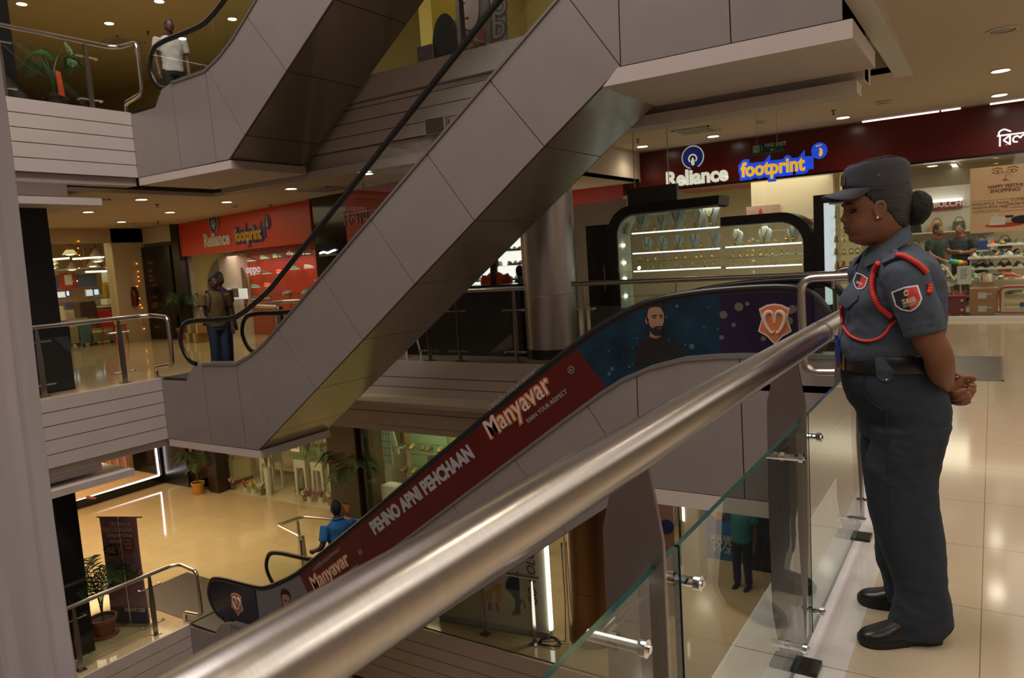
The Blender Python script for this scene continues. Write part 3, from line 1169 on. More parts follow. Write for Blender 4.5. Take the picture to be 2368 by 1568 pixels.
# steel box guard at the upper landing of the advertising escalator
t = thing('landing_guard', 'rounded rectangular steel frame at the landing behind the guard\'s waist', 'railing', (-1.3, 6.44, 0.3))
for dy, s in ((0.0, 1.0), (1.62, 0.95)):
    mb = MB()
    mb.tube(round_path([(-0.5, 6.44 + dy, 1.19), (-1.33, 6.44 + dy, 1.18), (-1.31, 6.44 + dy, 0.40), (-0.5, 6.44 + dy, 0.42)], 0.12, 6), 0.034, seg=14)
    mb.build('bent_tube', M_RAIL, t, smooth=0.9)
    mb = MB()
    for x in (-1.08,):
        mb.tube([(x, 6.44 + dy, 1.16), (x, 6.44 + dy, 1.09)], 0.012, seg=8)
        mb.tube([(x, 6.44 + dy, 0.44), (x, 6.44 + dy, 0.50)], 0.012, seg=8)
    mb.build('glass_clamp', M_STEEL, t)
    mb = MB()
    mb.box((-1.22, 6.435 + dy, 0.48), (-0.5, 6.445 + dy, 1.10))
    mb.build('glass_pane', M_GLASS, t)
mb = MB()
mb.box((-2.2, YE + 0.0, 0.20), (XR + 0.02, 8.0, 0.26))
mb.box((-1.05, YE - 0.05, -0.9), (XR + 0.02, 8.0, 0.24))
struct('trim_12', mb, M_GRANITE)

# ================================================================== ceiling fittings
M_LENS = lamp_mat('lamp_lens', (1.0, 0.97, 0.84), 14.0)
M_LENSOFF = mat('unlit_reflector', (0.30, 0.28, 0.26), 0.25, metal=0.6)
M_RIM = mat('lamp_rim', (0.7, 0.66, 0.6), 0.4)


def downlight_proto(name, r, power, lit=True, color=(1.0, 0.84, 0.62)):
    t = thing(name, 'round recessed downlight', 'ceiling light', (0, 0, 0))
    mb = MB()
    mb.lathe([(r * 1.18, 0.0), (r * 1.18, -0.012), (r * 1.0, -0.016), (r * 0.98, 0.0)], seg=24, cap=False)
    mb.build('trim_ring', M_RIM, t, smooth=0.8)
    mb = MB()
    mb.lathe([(r * 0.98, -0.004), (r * 0.6, -0.010), (0.002, -0.011)], seg=24)
    mb.build('lens', M_LENS if lit else M_LENSOFF, t, smooth=0.8)
    if lit and power:
        l = bpy.data.lights.new('bulb', 'SPOT')
        l.energy = power
        l.color = color
        l.spot_size = math.radians(150)
        l.spot_blend = 0.8
        l.shadow_soft_size = r
        o = bpy.data.objects.new('bulb', l)
        o.location = (0, 0, -0.03)
        COL.objects.link(o)
        o.parent = t
    return t


DL = downlight_proto('downlight', 0.10, 26)
DLC = downlight_proto('downlight', 0.09, 13, color=(1.0, 0.80, 0.48))
DLX = downlight_proto('downlight', 0.12, 0, lit=False)
used = {}


def put(proto, p, text, group):
    if id(proto) not in used:
        used[id(proto)] = 1
        proto.location = p
        proto['label'] = text
        proto['group'] = group
        return proto
    return copy_tree(proto, p, text, group)


GR = 'downlights over the red shopfront'
for (x, y, tx) in [(-4.24, 11.5, 'lit downlight nearest the grey escalator underside, first of its row'),
                   (-2.08, 11.5, 'lit downlight midway along the row above the red shop band'),
                   (0.07, 11.5, 'lit downlight at the right edge, farther from the dark lamp'),
                   (0.07, 13.57, 'lit downlight at the right edge, close above the red band'),
                   (-4.24, 13.57, 'small lit downlight beside the square grille above the first shop letters'),
                   (-2.08, 13.57, 'small lit downlight between sprinkler and red band above the guard'),
                   (-6.0 + 0.4, 13.57, 'lit downlight hidden by the escalator above the pillar')]:
    put(DL, (x, y, ZCR), tx, GR)
for x in (0.07, 2.22, 4.37):
    for y in (-1.1, 1.05, 3.2, 5.3, 7.4, 9.5, 11.5, 13.57):
        if (x == 0.07 and y > 9) or (x > 3 and y > 12):
            continue
        put(DL, (x, y, ZCR), 'lit downlight of the corridor ceiling over the guard, outside the photo', 'downlights over the guard\'s corridor')
put(DLX, (0.07, 9.21, ZCR), 'unlit dark downlight at the top right of the ceiling', 'downlights over the red shopfront')

LEFTS = [(327, 460), (673, 435), (848, 400), (834, 443), (686, 468), (524, 466), (556, 492), (393, 490), (281, 512), (340, 529), (182, 532), (249, 545), (204, 489)]
LT = ['left of the white escalator pit, on the storey below it', 'close under the upper escalator pit', 'seen through the escalator glass, nearest the atrium', 'seen through the escalator glass beside a sprinkler',
      'above the lit red shop sign, right of two', 'in the middle of the lobby ceiling above the red sign', 'just above the blue ring of the red shop sign', 'between two sprinklers in the middle of the lobby ceiling',
      'left of the square vent near the electronics shop', 'closest to the pale panel beside the black door', 'above the electronics shop window, leftmost', 'just above the electronics shop top edge', 'brightest, nearest the black column']
for (px, py), s in zip(LEFTS, LT):
    put(DLC, on_z(px, py, ZCL), 'lit downlight ' + s, 'downlights in the left lobby ceiling')
TOPS = [(50, 8), (252, 53), (368, 2), (537, 43), (421, 88), (186, 176)]
TT = ['in the very corner of the top storey', 'in the middle of the top storey ceiling', 'at the upper edge left of the escalator rail', 'seen through the top escalator glass', 'touching the curved black handrail']
for (px, py), s in zip(TOPS, TT):
    put(DLC, on_z(px, py, 7.0), 'lit downlight ' + s, 'downlights in the top storey ceiling')


def vent(px, py, z, sx, sy, text, rz=0.0, slats=9):
    p = on_z(px, py, z)
    t = thing('ceiling_vent', text, 'vent', p, rz, 'ceiling vents')
    mb = MB()
    M = Matrix.Translation(p) @ Matrix.Rotation(rz, 4, 'Z')

    def bx(a, b):
        c = [(a[0], a[1], a[2]), (b[0], a[1], a[2]), (b[0], b[1], a[2]), (a[0], b[1], a[2])]
        mb.prism([M @ Vector(q) for q in c], (0, 0, b[2] - a[2]))
    for a, b in (((-sx, -sy, -0.02), (sx, -sy + 0.03, 0)), ((-sx, sy - 0.03, -0.02), (sx, sy, 0)), ((-sx, -sy, -0.02), (-sx + 0.03, sy, 0)), ((sx - 0.03, -sy, -0.02), (sx, sy, 0))):
        bx(a, b)
    mb.build('frame', M_RIM, t)
    mb = MB()
    bx((-sx, -sy, -0.003), (sx, sy, 0))
    mb.build('dark_back', M_GAP, t)
    mb = MB()
    n = slats
    for k in range(n):
        x = -sx + 0.05 + (2 * sx - 0.1) * (k + 0.5) / n
        bx((x - 0.008, -sy + 0.03, -0.018), (x + 0.012, sy - 0.03, -0.008))
    mb.build('slats', M_RIM, t)
    return t


vent(1610, 301, ZCR, 0.32, 0.32, 'square slatted vent in the ceiling above the shop band letters')
vent(755, 437, ZCL, 0.34, 0.30, 'square dark vent partly hidden behind the black escalator handrail')
vent(315, 519, ZCL, 0.36, 0.30, 'square vent left of the red sign in the lobby ceiling')
vent(185, 464, ZCL, 0.36, 0.30, 'square vent beside the boxed beam under the left fascia')
vent(285, 97, 7.0, 0.34, 0.34, 'square dark vent in the top storey ceiling left of the handrail')
t = thing('linear_slot_vent', 'long narrow slot vent beside the escalator landing soffit', 'vent', (-3.1, 10.75, ZCR))
mb = MB()
mb.box((-3.97, 10.66, ZCR - 0.02), (-2.3, 10.82, ZCR))
mb.build('frame', M_RIM, t)
mb = MB()
mb.box((-3.94, 10.69, ZCR - 0.024), (-2.33, 10.79, ZCR - 0.019))
mb.build('slot', M_GAP, t)
# grille on the boarded upper fascia
t = thing('wall_vent', 'small slatted grille on the boarded fascia behind the escalator glass', 'vent', (-5.95, 7.99, 3.5))
p = on_y(1010, 291, 8.0)
mb = MB()
mb.box((p.x - 0.17, 7.955, p.z - 0.10), (p.x + 0.17, 8.03, p.z + 0.10))
mb.build('frame', M_PLASTER, t)
mb = MB()
for k in range(8):
    z = p.z - 0.085 + 0.024 * k
    mb.box((p.x - 0.15, 7.945, z - 0.005), (p.x + 0.15, 7.958, z + 0.007))
mb.build('slats', M_GAP, t)


def sprinkler(p, text):
    t = thing('sprinkler', text, 'sprinkler', p, group='ceiling sprinklers')
    mb = MB()
    mb.lathe([(0.035, 0), (0.035, -0.01), (0.012, -0.014), (0.012, -0.06), (0.03, -0.062), (0.03, -0.068), (0.004, -0.07)], c=p, seg=12)
    mb.build('head', mat('sprinkler_brass', (0.18, 0.13, 0.08), 0.4, metal=0.7), t)


for px, py, z, s in [(1475, 322, ZCR, 'hanging from the ceiling left of the square grille'), (1927, 255, ZCR, 'on the ceiling right of the smoke detector'), (363, 472, ZCL, 'high in the lobby ceiling left of the red sign'),
                     (625, 473, ZCL, 'above the right part of the red shop sign'), (365, 512, ZCL, 'in the middle of the lobby ceiling'), (296, 537, ZCL, 'near the pale strip above the black door'), (342, 73, 7.0, 'in the top storey ceiling'), (840, 424, ZCL, 'seen through the escalator glass between two lamps')]:
    sprinkler(on_z(px, py, z), 'small brass fire sprinkler ' + s)


def disc(p, r, text, nm='smoke_detector', cat='smoke detector', m=None):
    t = thing(nm, text, cat, p)
    mb = MB()
    mb.lathe([(r, 0), (r, -0.02), (r * 0.75, -0.035), (r * 0.7, -0.05), (0.01, -0.055)], c=p, seg=20)
    mb.build('housing', m or M_RIM, t, smooth=0.6)
    mb = MB()
    mb.lathe([(r * 0.74, -0.030), (r * 0.74, -0.042)], c=p, seg=20, cap=False)
    mb.build('sensing_slot', M_GAP, t)


disc(on_z(1762, 281, ZCR), 0.09, 'white smoke detector on the ceiling above the green exit sign')
disc(on_z(2045, 234, ZCR), 0.11, 'round ceiling speaker plate right of the middle downlight', 'ceiling_speaker', 'speaker', M_CEIL)
disc(on_z(543, 475, ZCL), 0.07, 'small smoke detector in the lobby ceiling above the red sign')

# ================================================================== the guard
from mathutils.bvhtree import BVHTree

M_SKIN = mat('brown_skin', (0.235, 0.098, 0.056), 0.48, noise=0.14, nscale=22, bump=0.05, bscale=260, spec=0.4)
M_PALM = mat('palm_skin', (0.34, 0.17, 0.11), 0.5)
M_UNIF = mat('uniform_blue_grey', (0.058, 0.076, 0.112), 0.85, noise=0.14, nscale=26, bump=0.20, bscale=420)
M_TROU = mat('trouser_navy', (0.022, 0.031, 0.050), 0.85, noise=0.12, nscale=20, bump=0.18, bscale=420)
M_CAP = mat('cap_charcoal', (0.055, 0.056, 0.072), 0.85, noise=0.1, nscale=30, bump=0.18, bscale=500)
M_HAIR = mat('black_hair', (0.008, 0.0075, 0.009), 0.38, bump=0.5, bscale=60, stretch=(1, 1, 8))
M_BUN = mat('netted_bun', (0.009, 0.009, 0.011), 0.75, bump=0.6, bscale=330, noise=0.4, nscale=120)
M_LEATHER = mat('black_leather', (0.012, 0.012, 0.015), 0.30, bump=0.08, bscale=130)
M_SOLE = mat('rubber_sole', (0.011, 0.010, 0.010), 0.6)
M_CORD = mat('red_cord', (0.62, 0.030, 0.018), 0.6)
M_PRED = mat('patch_red', (0.60, 0.045, 0.035), 0.7)
M_PBLK = mat('patch_black', (0.015, 0.016, 0.020), 0.7)
M_PWHT = mat('patch_white', (0.72, 0.72, 0.80), 0.7)
M_CREAM = mat('patch_cream', (0.62, 0.50, 0.36), 0.7)
M_NAIL = mat('fingernail', (0.52, 0.32, 0.27), 0.3)
M_BRASS = mat('brass', (0.55, 0.32, 0.10), 0.3, metal=1.0)

GP0 = Vector((-0.29, 3.08, 0))
GF = Vector((-0.9, -0.43598, 0)).normalized()
GRZ = math.atan2(GF.y, GF.x)
guard = thing('person', 'woman security guard in blue-grey uniform and cap, hands clasped behind her back', 'person', GP0, GRZ)
GM = Matrix.Translation(GP0) @ Matrix.Rotation(GRZ, 4, 'Z')
GMI = GM.inverted()


def wob(mb, amp, scale, seed=0.0, zs=1.0, lim=None):
    """cloth folds: push vertices along their normals with soft noise"""
    me = mb.mesh('t')
    nrm = [v.normal.copy() for v in me.vertices]
    bpy.data.meshes.remove(me)
    for i, p in enumerate(mb.v):
        q = Vector((p[0] * scale + seed, p[1] * scale, p[2] * scale * zs))
        n = mnoise.noise(q) + 0.5 * mnoise.noise(q * 2.1)
        n = n - 0.6 * abs(mnoise.noise(q * 1.3 + Vector((7, 3, 1))))
        a = amp if lim is None else amp * lim(p)
        mb.v[i] = tuple(Vector(p) + nrm[i] * (n * a))
    return mb


def ovals(levels, seg=40, pw=0.92):
    """rings from rows (z, front, back, halfwidth[, t-centre])"""
    out = []
    for L in levels:
        z, f, b, wd = L[:4]
        tc = L[4] if len(L) > 4 else 0.0
        c, a = (f + b) / 2, (f - b) / 2
        ring = []
        for k in range(seg):
            th = 2 * math.pi * k / seg
            co, si = math.cos(th), math.sin(th)
            ring.append((c + a * math.copysign(abs(co) ** pw, co), tc + wd * math.copysign(abs(si) ** pw, si), z))
        out.append(ring)
    return out


def dense(levels, n=4):
    """smooth interpolation of table rows"""
    cols = len(levels[0])
    tabs = [[(r[0], r[c]) for r in levels] for c in range(1, cols)]
    z0, z1 = levels[0][0], levels[-1][0]
    N = (len(levels) - 1) * n
    return [tuple([z0 + (z1 - z0) * i / N] + [interp(t, z0 + (z1 - z0) * i / N) for t in tabs]) for i in range(N + 1)]


# ---- head as a function, shared by skin and hair
HEAD = [  # z, front (without nose), back, half width
    (1.462, 0.120, 0.058, 0.028), (1.472, 0.150, 0.040, 0.046), (1.485, 0.168, 0.012, 0.055), (1.500, 0.173, -0.008, 0.061), (1.516, 0.183, -0.018, 0.0655),
    (1.531, 0.185, -0.024, 0.069), (1.545, 0.184, -0.028, 0.071), (1.560, 0.181, -0.031, 0.072), (1.580, 0.181, -0.035, 0.0725), (1.600, 0.186, -0.037, 0.073),
    (1.620, 0.188, -0.037, 0.074), (1.650, 0.186, -0.036, 0.0745), (1.680, 0.176, -0.030, 0.072), (1.710, 0.150, -0.012, 0.060), (1.730, 0.118, 0.02, 0.04), (1.738, 0.085, 0.055, 0.012)]
HT = [[(r[0], r[c]) for r in HEAD] for c in (1, 2, 3)]
NOSE = [(1.535, 0.0), (1.546, 0.004), (1.552, 0.013), (1.559, 0.023), (1.566, 0.0235), (1.575, 0.0165), (1.587, 0.0105), (1.600, 0.0055), (1.612, 0.0015), (1.625, 0.0)]


def head_pt(z, th, off=0.0):
    f, b, wd = interp(HT[0], z), interp(HT[1], z), interp(HT[2], z)
    sc = 0.075
    co, si = math.cos(th), math.sin(th)
    a = (f - sc) if co > 0 else (sc - b)
    s = sc + (a + off) * math.copysign(abs(co) ** 0.88, co)
    t = (wd + off) * math.copysign(abs(si) ** 0.86, si)
    if co > 0:
        at = abs(t)
        s += interp(NOSE, z) * math.exp(-(t / (0.0085 + 0.005 * max(0, 1 - abs(z - 1.556) / 0.014))) ** 2)
        # nostril wings
        s += 0.004 * math.exp(-((at - 0.013) / 0.006) ** 2 - ((z - 1.556) / 0.008) ** 2)
        # eye sockets, cheeks, lips, chin
        s -= 0.012 * math.exp(-((at - 0.031) / 0.015) ** 2 - ((z - 1.592) / 0.011) ** 2)
        s += 0.006 * math.exp(-((at - 0.034) / 0.022) ** 2 - ((z - 1.560) / 0.02) ** 2)
        t += math.copysign(0.004, t) * math.exp(-((at - 0.05) / 0.02) ** 2 - ((z - 1.535) / 0.03) ** 2)
        s += 0.0055 * math.exp(-(t / 0.020) ** 2 - ((z - 1.5325) / 0.0042) ** 2)
        s += 0.0055 * math.exp(-(t / 0.017) ** 2 - ((z - 1.5165) / 0.0050) ** 2)
        s -= 0.004 * math.exp(-(t / 0.020) ** 2 - ((z - 1.5245) / 0.0025) ** 2)
        s -= 0.004 * math.exp(-(t / 0.03) ** 2 - ((z - 1.503) / 0.006) ** 2)
        s += 0.003 * math.exp(-(t / 0.02) ** 2 - ((z - 1.484) / 0.010) ** 2)
        s += 0.004 * math.exp(-((at - 0.02) / 0.03) ** 2 - ((z - 1.612) / 0.008) ** 2)
    return Vector((s, t, z))


body = MB()
zs = [1.462 + (1.738 - 1.462) * i / 92 for i in range(93)]
SEGH = 96
body.rings([[head_pt(z, 2 * math.pi * k / SEGH) for k in range(SEGH)] for z in zs])
# neck
body.rings(ovals(dense([(1.36, 0.10, -0.06, 0.085), (1.42, 0.105, -0.052, 0.066), (1.46, 0.100, -0.034, 0.056), (1.50, 0.098, -0.026, 0.054), (1.56, 0.10, -0.02, 0.05)])))
# trunk core and legs inside the clothes
body.rings(ovals(dense([(0.80, 0.10, -0.10, 0.13), (0.95, 0.12, -0.10, 0.14), (1.10, 0.15, -0.11, 0.14), (1.25, 0.14, -0.11, 0.14), (1.34, 0.10, -0.09, 0.14), (1.39, 0.08, -0.06, 0.09)])))
for sg, hx in ((1, 0.0), (-1, -0.02)):
    body.tube([(0.0, sg * 0.09, 0.86), (0.02, sg * 0.10, 0.50), (-0.03 + hx, sg * 0.11, 0.12)], [0.085, 0.055, 0.04], seg=14)
# ears
for sg in (1, -1):
    ec = Vector((0.092, sg * 0.0745, 1.586))
    ring = []
    for k in range(22):
        a = 2 * math.pi * k / 22
        rr = 0.0175 if math.sin(a) > -0.2 else 0.0135
        ring.append(ec + Vector((-rr * math.cos(a) - 0.004 * math.sin(a), sg * (0.004 + 0.006 * max(0, math.cos(a))), 0.029 * math.sin(a))))
    body.tube(ring, 0.0046, seg=8, closed=True)
    body.tube([ec + Vector((-0.006, sg * 0.004, 0.014)), ec + Vector((-0.008, sg * 0.003, 0.0)), ec + Vector((0.0, sg * 0.003, -0.012))], 0.0036, seg=8)
    body.ell(ec + Vector((0, sg * -0.001, 0.0)), 0.015, 0.005, 0.027)
    body.ell(ec + Vector((0.007, sg * 0.003, -0.027)), 0.008, 0.0045, 0.010)
    body.ell(ec + Vector((0.013, sg * 0.001, -0.003)), 0.005, 0.005, 0.008)


def limb(pts, rad, seg=18):
    P = smooth_path(pts, 6)
    n = len(pts)
    R = [interp([(i, rad[i]) for i in range(n)], k / 6) for k in range(len(P))]
    body.tube(P, R, seg=seg)


# near (left) arm and far (right) arm
limb([(0.05, 0.165, 1.38), (0.018, 0.215, 1.24), (-0.006, 0.236, 1.14), (-0.034, 0.236, 1.085), (-0.062, 0.190, 1.030), (-0.097, 0.130, 0.975), (-0.128, 0.085, 0.942)],
     [0.060, 0.056, 0.052, 0.047, 0.047, 0.036, 0.026])
limb([(0.05, -0.165, 1.38), (-0.03, -0.215, 1.24), (-0.075, -0.232, 1.15), (-0.112, -0.220, 1.095), (-0.130, -0.165, 1.03), (-0.150, -0.10, 0.965), (-0.165, -0.045, 0.925)],
     [0.060, 0.056, 0.050, 0.044, 0.044, 0.034, 0.026])
# left hand: palm turned back, index finger stretched, the rest curled
body.rings([[Vector(c) + Vector((-0.45, -0.2, 0.05)).normalized() * 0 + Vector((0.35, 0.9, 0)).normalized() * (wt * math.cos(a)) + Vector((0.0, 0, 1)) * (wz * math.sin(a)) for a in [2 * math.pi * k / 14 for k in range(14)]]
            for c, wt, wz in (((-0.118, 0.095, 0.950), 0.020, 0.024), ((-0.150, 0.064, 0.940), 0.019, 0.030), ((-0.178, 0.048, 0.938), 0.017, 0.036), ((-0.200, 0.036, 0.938), 0.014, 0.034), ((-0.212, 0.030, 0.938), 0.008, 0.026))])
HANDS = [  # start, knuckle bends, tip; radii
    ([(-0.198, 0.036, 0.962), (-0.226, 0.030, 0.962), (-0.256, 0.026, 0.953)], [0.0105, 0.0092, 0.0072]),
    ([(-0.203, 0.032, 0.948), (-0.234, 0.022, 0.944), (-0.246, 0.030, 0.930), (-0.232, 0.052, 0.932), (-0.212, 0.058, 0.938)], [0.0100, 0.0096, 0.009, 0.0085, 0.0075]),
    ([(-0.203, 0.030, 0.930), (-0.232, 0.020, 0.925), (-0.244, 0.032, 0.912), (-0.230, 0.055, 0.915), (-0.204, 0.062, 0.922)], [0.0100, 0.0096, 0.009, 0.0085, 0.0075]),
    ([(-0.200, 0.028, 0.915), (-0.225, 0.020, 0.908), (-0.236, 0.034, 0.896), (-0.222, 0.056, 0.900), (-0.200, 0.062, 0.908)], [0.0092, 0.0086, 0.0082, 0.0078, 0.0068]),
    # right hand: fingers passing under the left wrist towards the camera, thumb over the top
    ([(-0.165, -0.020, 0.905), (-0.142, 0.045, 0.908), (-0.150, 0.090, 0.916), (-0.172, 0.098, 0.924), (-0.190, 0.094, 0.928)], [0.0105, 0.0105, 0.0105, 0.0098, 0.0080]),
    ([(-0.170, -0.020, 0.892), (-0.152, 0.045, 0.890), (-0.166, 0.088, 0.897), (-0.190, 0.090, 0.908), (-0.206, 0.082, 0.916)], [0.0108, 0.0108, 0.0105, 0.0098, 0.0080]),
    ([(-0.175, -0.022, 0.880), (-0.168, 0.040, 0.874), (-0.184, 0.078, 0.881), (-0.205, 0.078, 0.892), (-0.218, 0.070, 0.900)], [0.0104, 0.0102, 0.0100, 0.0092, 0.0076]),
    ([(-0.180, -0.022, 0.870), (-0.184, 0.030, 0.866), (-0.202, 0.062, 0.872), (-0.220, 0.062, 0.880)], [0.0092, 0.0090, 0.0086, 0.0070]),
    ([(-0.165, -0.035, 0.945), (-0.160, 0.020, 0.978), (-0.166, 0.058, 0.982), (-0.182, 0.074, 0.968)], [0.0125, 0.0115, 0.0110, 0.0085]),
]
for pts, rd in HANDS:
    limb(pts, rd, seg=12)
    for q, r_ in zip(pts[1:-1], rd[1:-1]):
        body.ell(q, r_ * 1.08, seg=10, ring=7)
body.rings([[Vector(c) + Vector((1, 0, 0)) * (a_ * math.cos(a)) + Vector((0, 0, 1)) * (b_ * math.sin(a)) for a in [2 * math.pi * k / 14 for k in range(14)]]
            for c, a_, b_ in (((-0.163, -0.055, 0.930), 0.024, 0.024), ((-0.168, -0.030, 0.912), 0.022, 0.038), ((-0.172, 0.0, 0.902), 0.020, 0.040), ((-0.172, 0.022, 0.894), 0.014, 0.034))])
body = remesh(body, 0.0042, 3, 0.4)
o = body.build('body', M_SKIN, guard, smooth=3.2, fix=False, local=True)
GB = o

# ---- face details
mb = MB()
for sg in (1, -1):
    mb.ell((0.1705, sg * 0.0315, 1.5905), 0.0075, 0.0115, 0.0062)
mb.build('eyes', mat('dark_eye', (0.03, 0.02, 0.018), 0.25), guard, smooth=2, local=True)
mb = MB()
for sg in (1, -1):
    P = [head_pt(1.5925 + 0.002 * math.sin(k), math.atan2(1, 1) * 0 + sg * (0.26 + 0.11 * k), 0.0022) for k in range(5)]
    mb.tube(P, [0.0016, 0.0024, 0.0026, 0.0026, 0.0014], seg=6)
mb.build('eyelashes', M_HAIR, guard, smooth=2, local=True)
mb = MB()
for sg in (1, -1):
    P = [head_pt(1.613 + [0.0, 0.0035, 0.0045, 0.003, -0.001][k], sg * (0.16 + 0.125 * k), 0.0012) for k in range(5)]
    mb.tube(P, [0.0030, 0.0036, 0.0034, 0.0028, 0.0012], seg=7)
mb.build('eyebrows', M_HAIR, guard, smooth=2, local=True)
mb = MB()
rw = []
for z, ww, lift in ((1.5375, 0.008, 0.0002), (1.534, 0.017, 0.0014), (1.5295, 0.020, 0.0014), (1.5255, 0.022, 0.0004), (1.5215, 0.021, 0.0008), (1.517, 0.018, 0.0016), (1.5125, 0.012, 0.0009), (1.5095, 0.006, 0.0)):
    rw.append([head_pt(z, math.asin(max(-1, min(1, (ww * (k - 6) / 6) / 0.066))) * 1.0, lift) for k in range(13)])
n = len(rw)
vs = [q for r_ in rw for q in r_]
mb.add(vs, [(i * 13 + k, i * 13 + k + 1, (i + 1) * 13 + k + 1, (i + 1) * 13 + k) for i in range(n - 1) for k in range(12)])
mb.build('lips', mat('dark_lips', (0.135, 0.045, 0.034), 0.4), guard, smooth=2, local=True)
mb = MB()
mb.ell((0.101, 0.0805, 1.559), 0.0042, 0.003, 0.0042)
mb.build('ear_stud', mat('diamond_stud', (0.9, 0.9, 0.95), 0.05, metal=1.0, emit=None), guard, smooth=2, local=True)
mb = MB()
mb.ell(head_pt(1.558, 0.20, 0.002), 0.0016)
mb.build('nose_stud', M_CHROME, guard, smooth=2, local=True)

# ---- hair and bun
HS = [(1.508, -0.012), (1.520, 0.004), (1.532, 0.022), (1.550, 0.040), (1.575, 0.058), (1.592, 0.096), (1.604, 0.104), (1.620, 0.116), (1.640, 0.136), (1.660, 0.152), (1.690, 0.150), (1.705, 0.135)]
rings = []
for i in range(44):
    z = 1.508 + (1.700 - 1.508) * i / 43
    s0 = interp(HS, z)
    # angle at which the head outline passes s0
    th0 = math.pi
    for k in range(200):
        th = math.pi * k / 199
        if head_pt(z, th).x <= s0:
            th0 = th
            break
    N = 40
    th0 = min(th0, math.pi - 0.12)
    th0 += 0.03 * math.sin(i * 2.1)
    out = [head_pt(z, th0 + (2 * math.pi - 2 * th0) * k / N, 0.0065 * min(1, 0.15 + 6 * min(k, N - k) / N) + 0.0010 * math.sin(i * 1.7 + k * 2.3)) for k in range(N + 1)]
    inn = [head_pt(z, th0 + (2 * math.pi - 2 * th0) * k / N, -0.004) for k in range(N, -1, -1)]
    rings.append(out + inn)
mb = MB()
mb.rings(rings)
mb.build('hair', M_HAIR, guard, smooth=2, local=True)
mb = MB()
mb.ell((-0.064, 0, 1.586), 0.050, 0.054, 0.064, seg=36, ring=24, M=Matrix.Rotation(math.radians(-14), 3, 'Y'))
mb.ell((-0.03, 0, 1.59), 0.035, 0.035, 0.04, seg=24, ring=16)
mb = remesh(mb, 0.004, 4)
wob(mb, 0.0028, 40)
mb.build('hair_bun', M_BUN, guard, smooth=2, local=True)

# ---- cap
def cap_ring(f, b, wd, zf, zb, zm, seg=56):
    R = []
    for k in range(seg):
        th = 2 * math.pi * k / seg
        co, si = math.cos(th), math.sin(th)
        c, a = (f + b) / 2, (f - b) / 2
        s = c + a * math.copysign(abs(co) ** 0.9, co)
        t = wd * math.copysign(abs(si) ** 0.88, si)
        u = (s - b) / (f - b)
        z = zb + (zf - zb) * u + (zm - (zf + zb) / 2) * 4 * u * (1 - u)
        R.append((s, t, z))
    return R


mb = MB()
CR = [cap_ring(0.186, -0.036, 0.0815, 1.670, 1.666, 1.658), cap_ring(0.190, -0.038, 0.0830, 1.674, 1.670, 1.663), cap_ring(0.189, -0.038, 0.0835, 1.695, 1.690, 1.690),
      cap_ring(0.189, -0.038, 0.0840, 1.722, 1.715, 1.722), cap_ring(0.186, -0.037, 0.0835, 1.740, 1.735, 1.748), cap_ring(0.181, -0.033, 0.0815, 1.748, 1.747, 1.764),
      cap_ring(0.174, -0.026, 0.0785, 1.751, 1.753, 1.771), cap_ring(0.160, -0.016, 0.070, 1.752, 1.757, 1.775), cap_ring(0.12, 0.02, 0.042, 1.763, 1.765, 1.777)]
mb.rings(CR)
wob(mb, 0.0022, 26, 3.0)
cap = mb.build('cap', M_CAP, guard, smooth=0.9, local=True)
mb = MB()
mb.tube([Vector(p) + Vector((0, 0, 0.001)) for p in CR[6]], 0.0016, seg=6, closed=True)
mb.tube([Vector(p) * 1.0 + Vector((0, 0, 0.011)) for p in cap_ring(0.1905, -0.0385, 0.0836, 1.672, 1.668, 1.661)], 0.0010, seg=6, closed=True)
mb.build('seam_piping', M_CAP, cap, smooth=2, local=True)
# peak
vs, fs = [], []
NU, NV = 25, 9
for j in range(NV):
    v = j / (NV - 1)
    for i in range(NU):
        u = -1 + 2 * i / (NU - 1)
        th = math.radians(68) * u
        bs, bt = 0.075 + 0.113 * abs(math.cos(th)) ** 0.9, 0.083 * math.copysign(abs(math.sin(th)) ** 0.88, u)
        reach = 0.078 * max(0, 1 - abs(u) ** 2.6) ** 0.6
        s = bs + reach * v
        t = bt * (1 - 0.02 * v)
        z = 1.672 - 0.004 * u * u - v * (0.020 + 0.002 * u * u) * (reach / 0.078) - 0.046 * (u ** 2) * v ** 1.2 * (reach / 0.078 + 0.15)
        vs.append((s, t, z))
m0 = len(vs)
vs += [(a, b, c - 0.0035) for a, b, c in vs]
for j in range(NV - 1):
    for i in range(NU - 1):
        q = (j * NU + i, j * NU + i + 1, (j + 1) * NU + i + 1, (j + 1) * NU + i)
        fs.append(q)
        fs.append(tuple(m0 + x for x in q[::-1]))
edge = [i for i in range(NU)] + [j * NU + NU - 1 for j in range(1, NV)] + [(NV - 1) * NU + i for i in range(NU - 2, -1, -1)] + [j * NU for j in range(NV - 2, 0, -1)]
for a, b in zip(edge, edge[1:] + edge[:1]):
    fs.append((a, b, m0 + b, m0 + a))
mb = MB()
mb.add(vs, fs)
mb.build('peak', M_CAP, cap, smooth=0.9, local=True)
mb = MB()
mb.prism([(0.191, -0.02, 1.685), (0.191, 0.02, 1.685), (0.190, 0.02, 1.715), (0.189, 0.0, 1.728), (0.190, -0.02, 1.715)], (0.004, 0, 0.001))
o = mb.build('cap_badge', mat('badge_metal', (0.35, 0.30, 0.22), 0.3, metal=1.0), cap, local=True)
mb = MB()
mb.lathe([(0.003, 0.0), (0.005, 0.001), (0.003, 0.003), (0.0005, 0.003)], c=(0.095, 0.0838, 1.708), axis=(0, 1, 0.05), seg=14)
mb.build('eyelet', M_CHROME, cap, local=True)

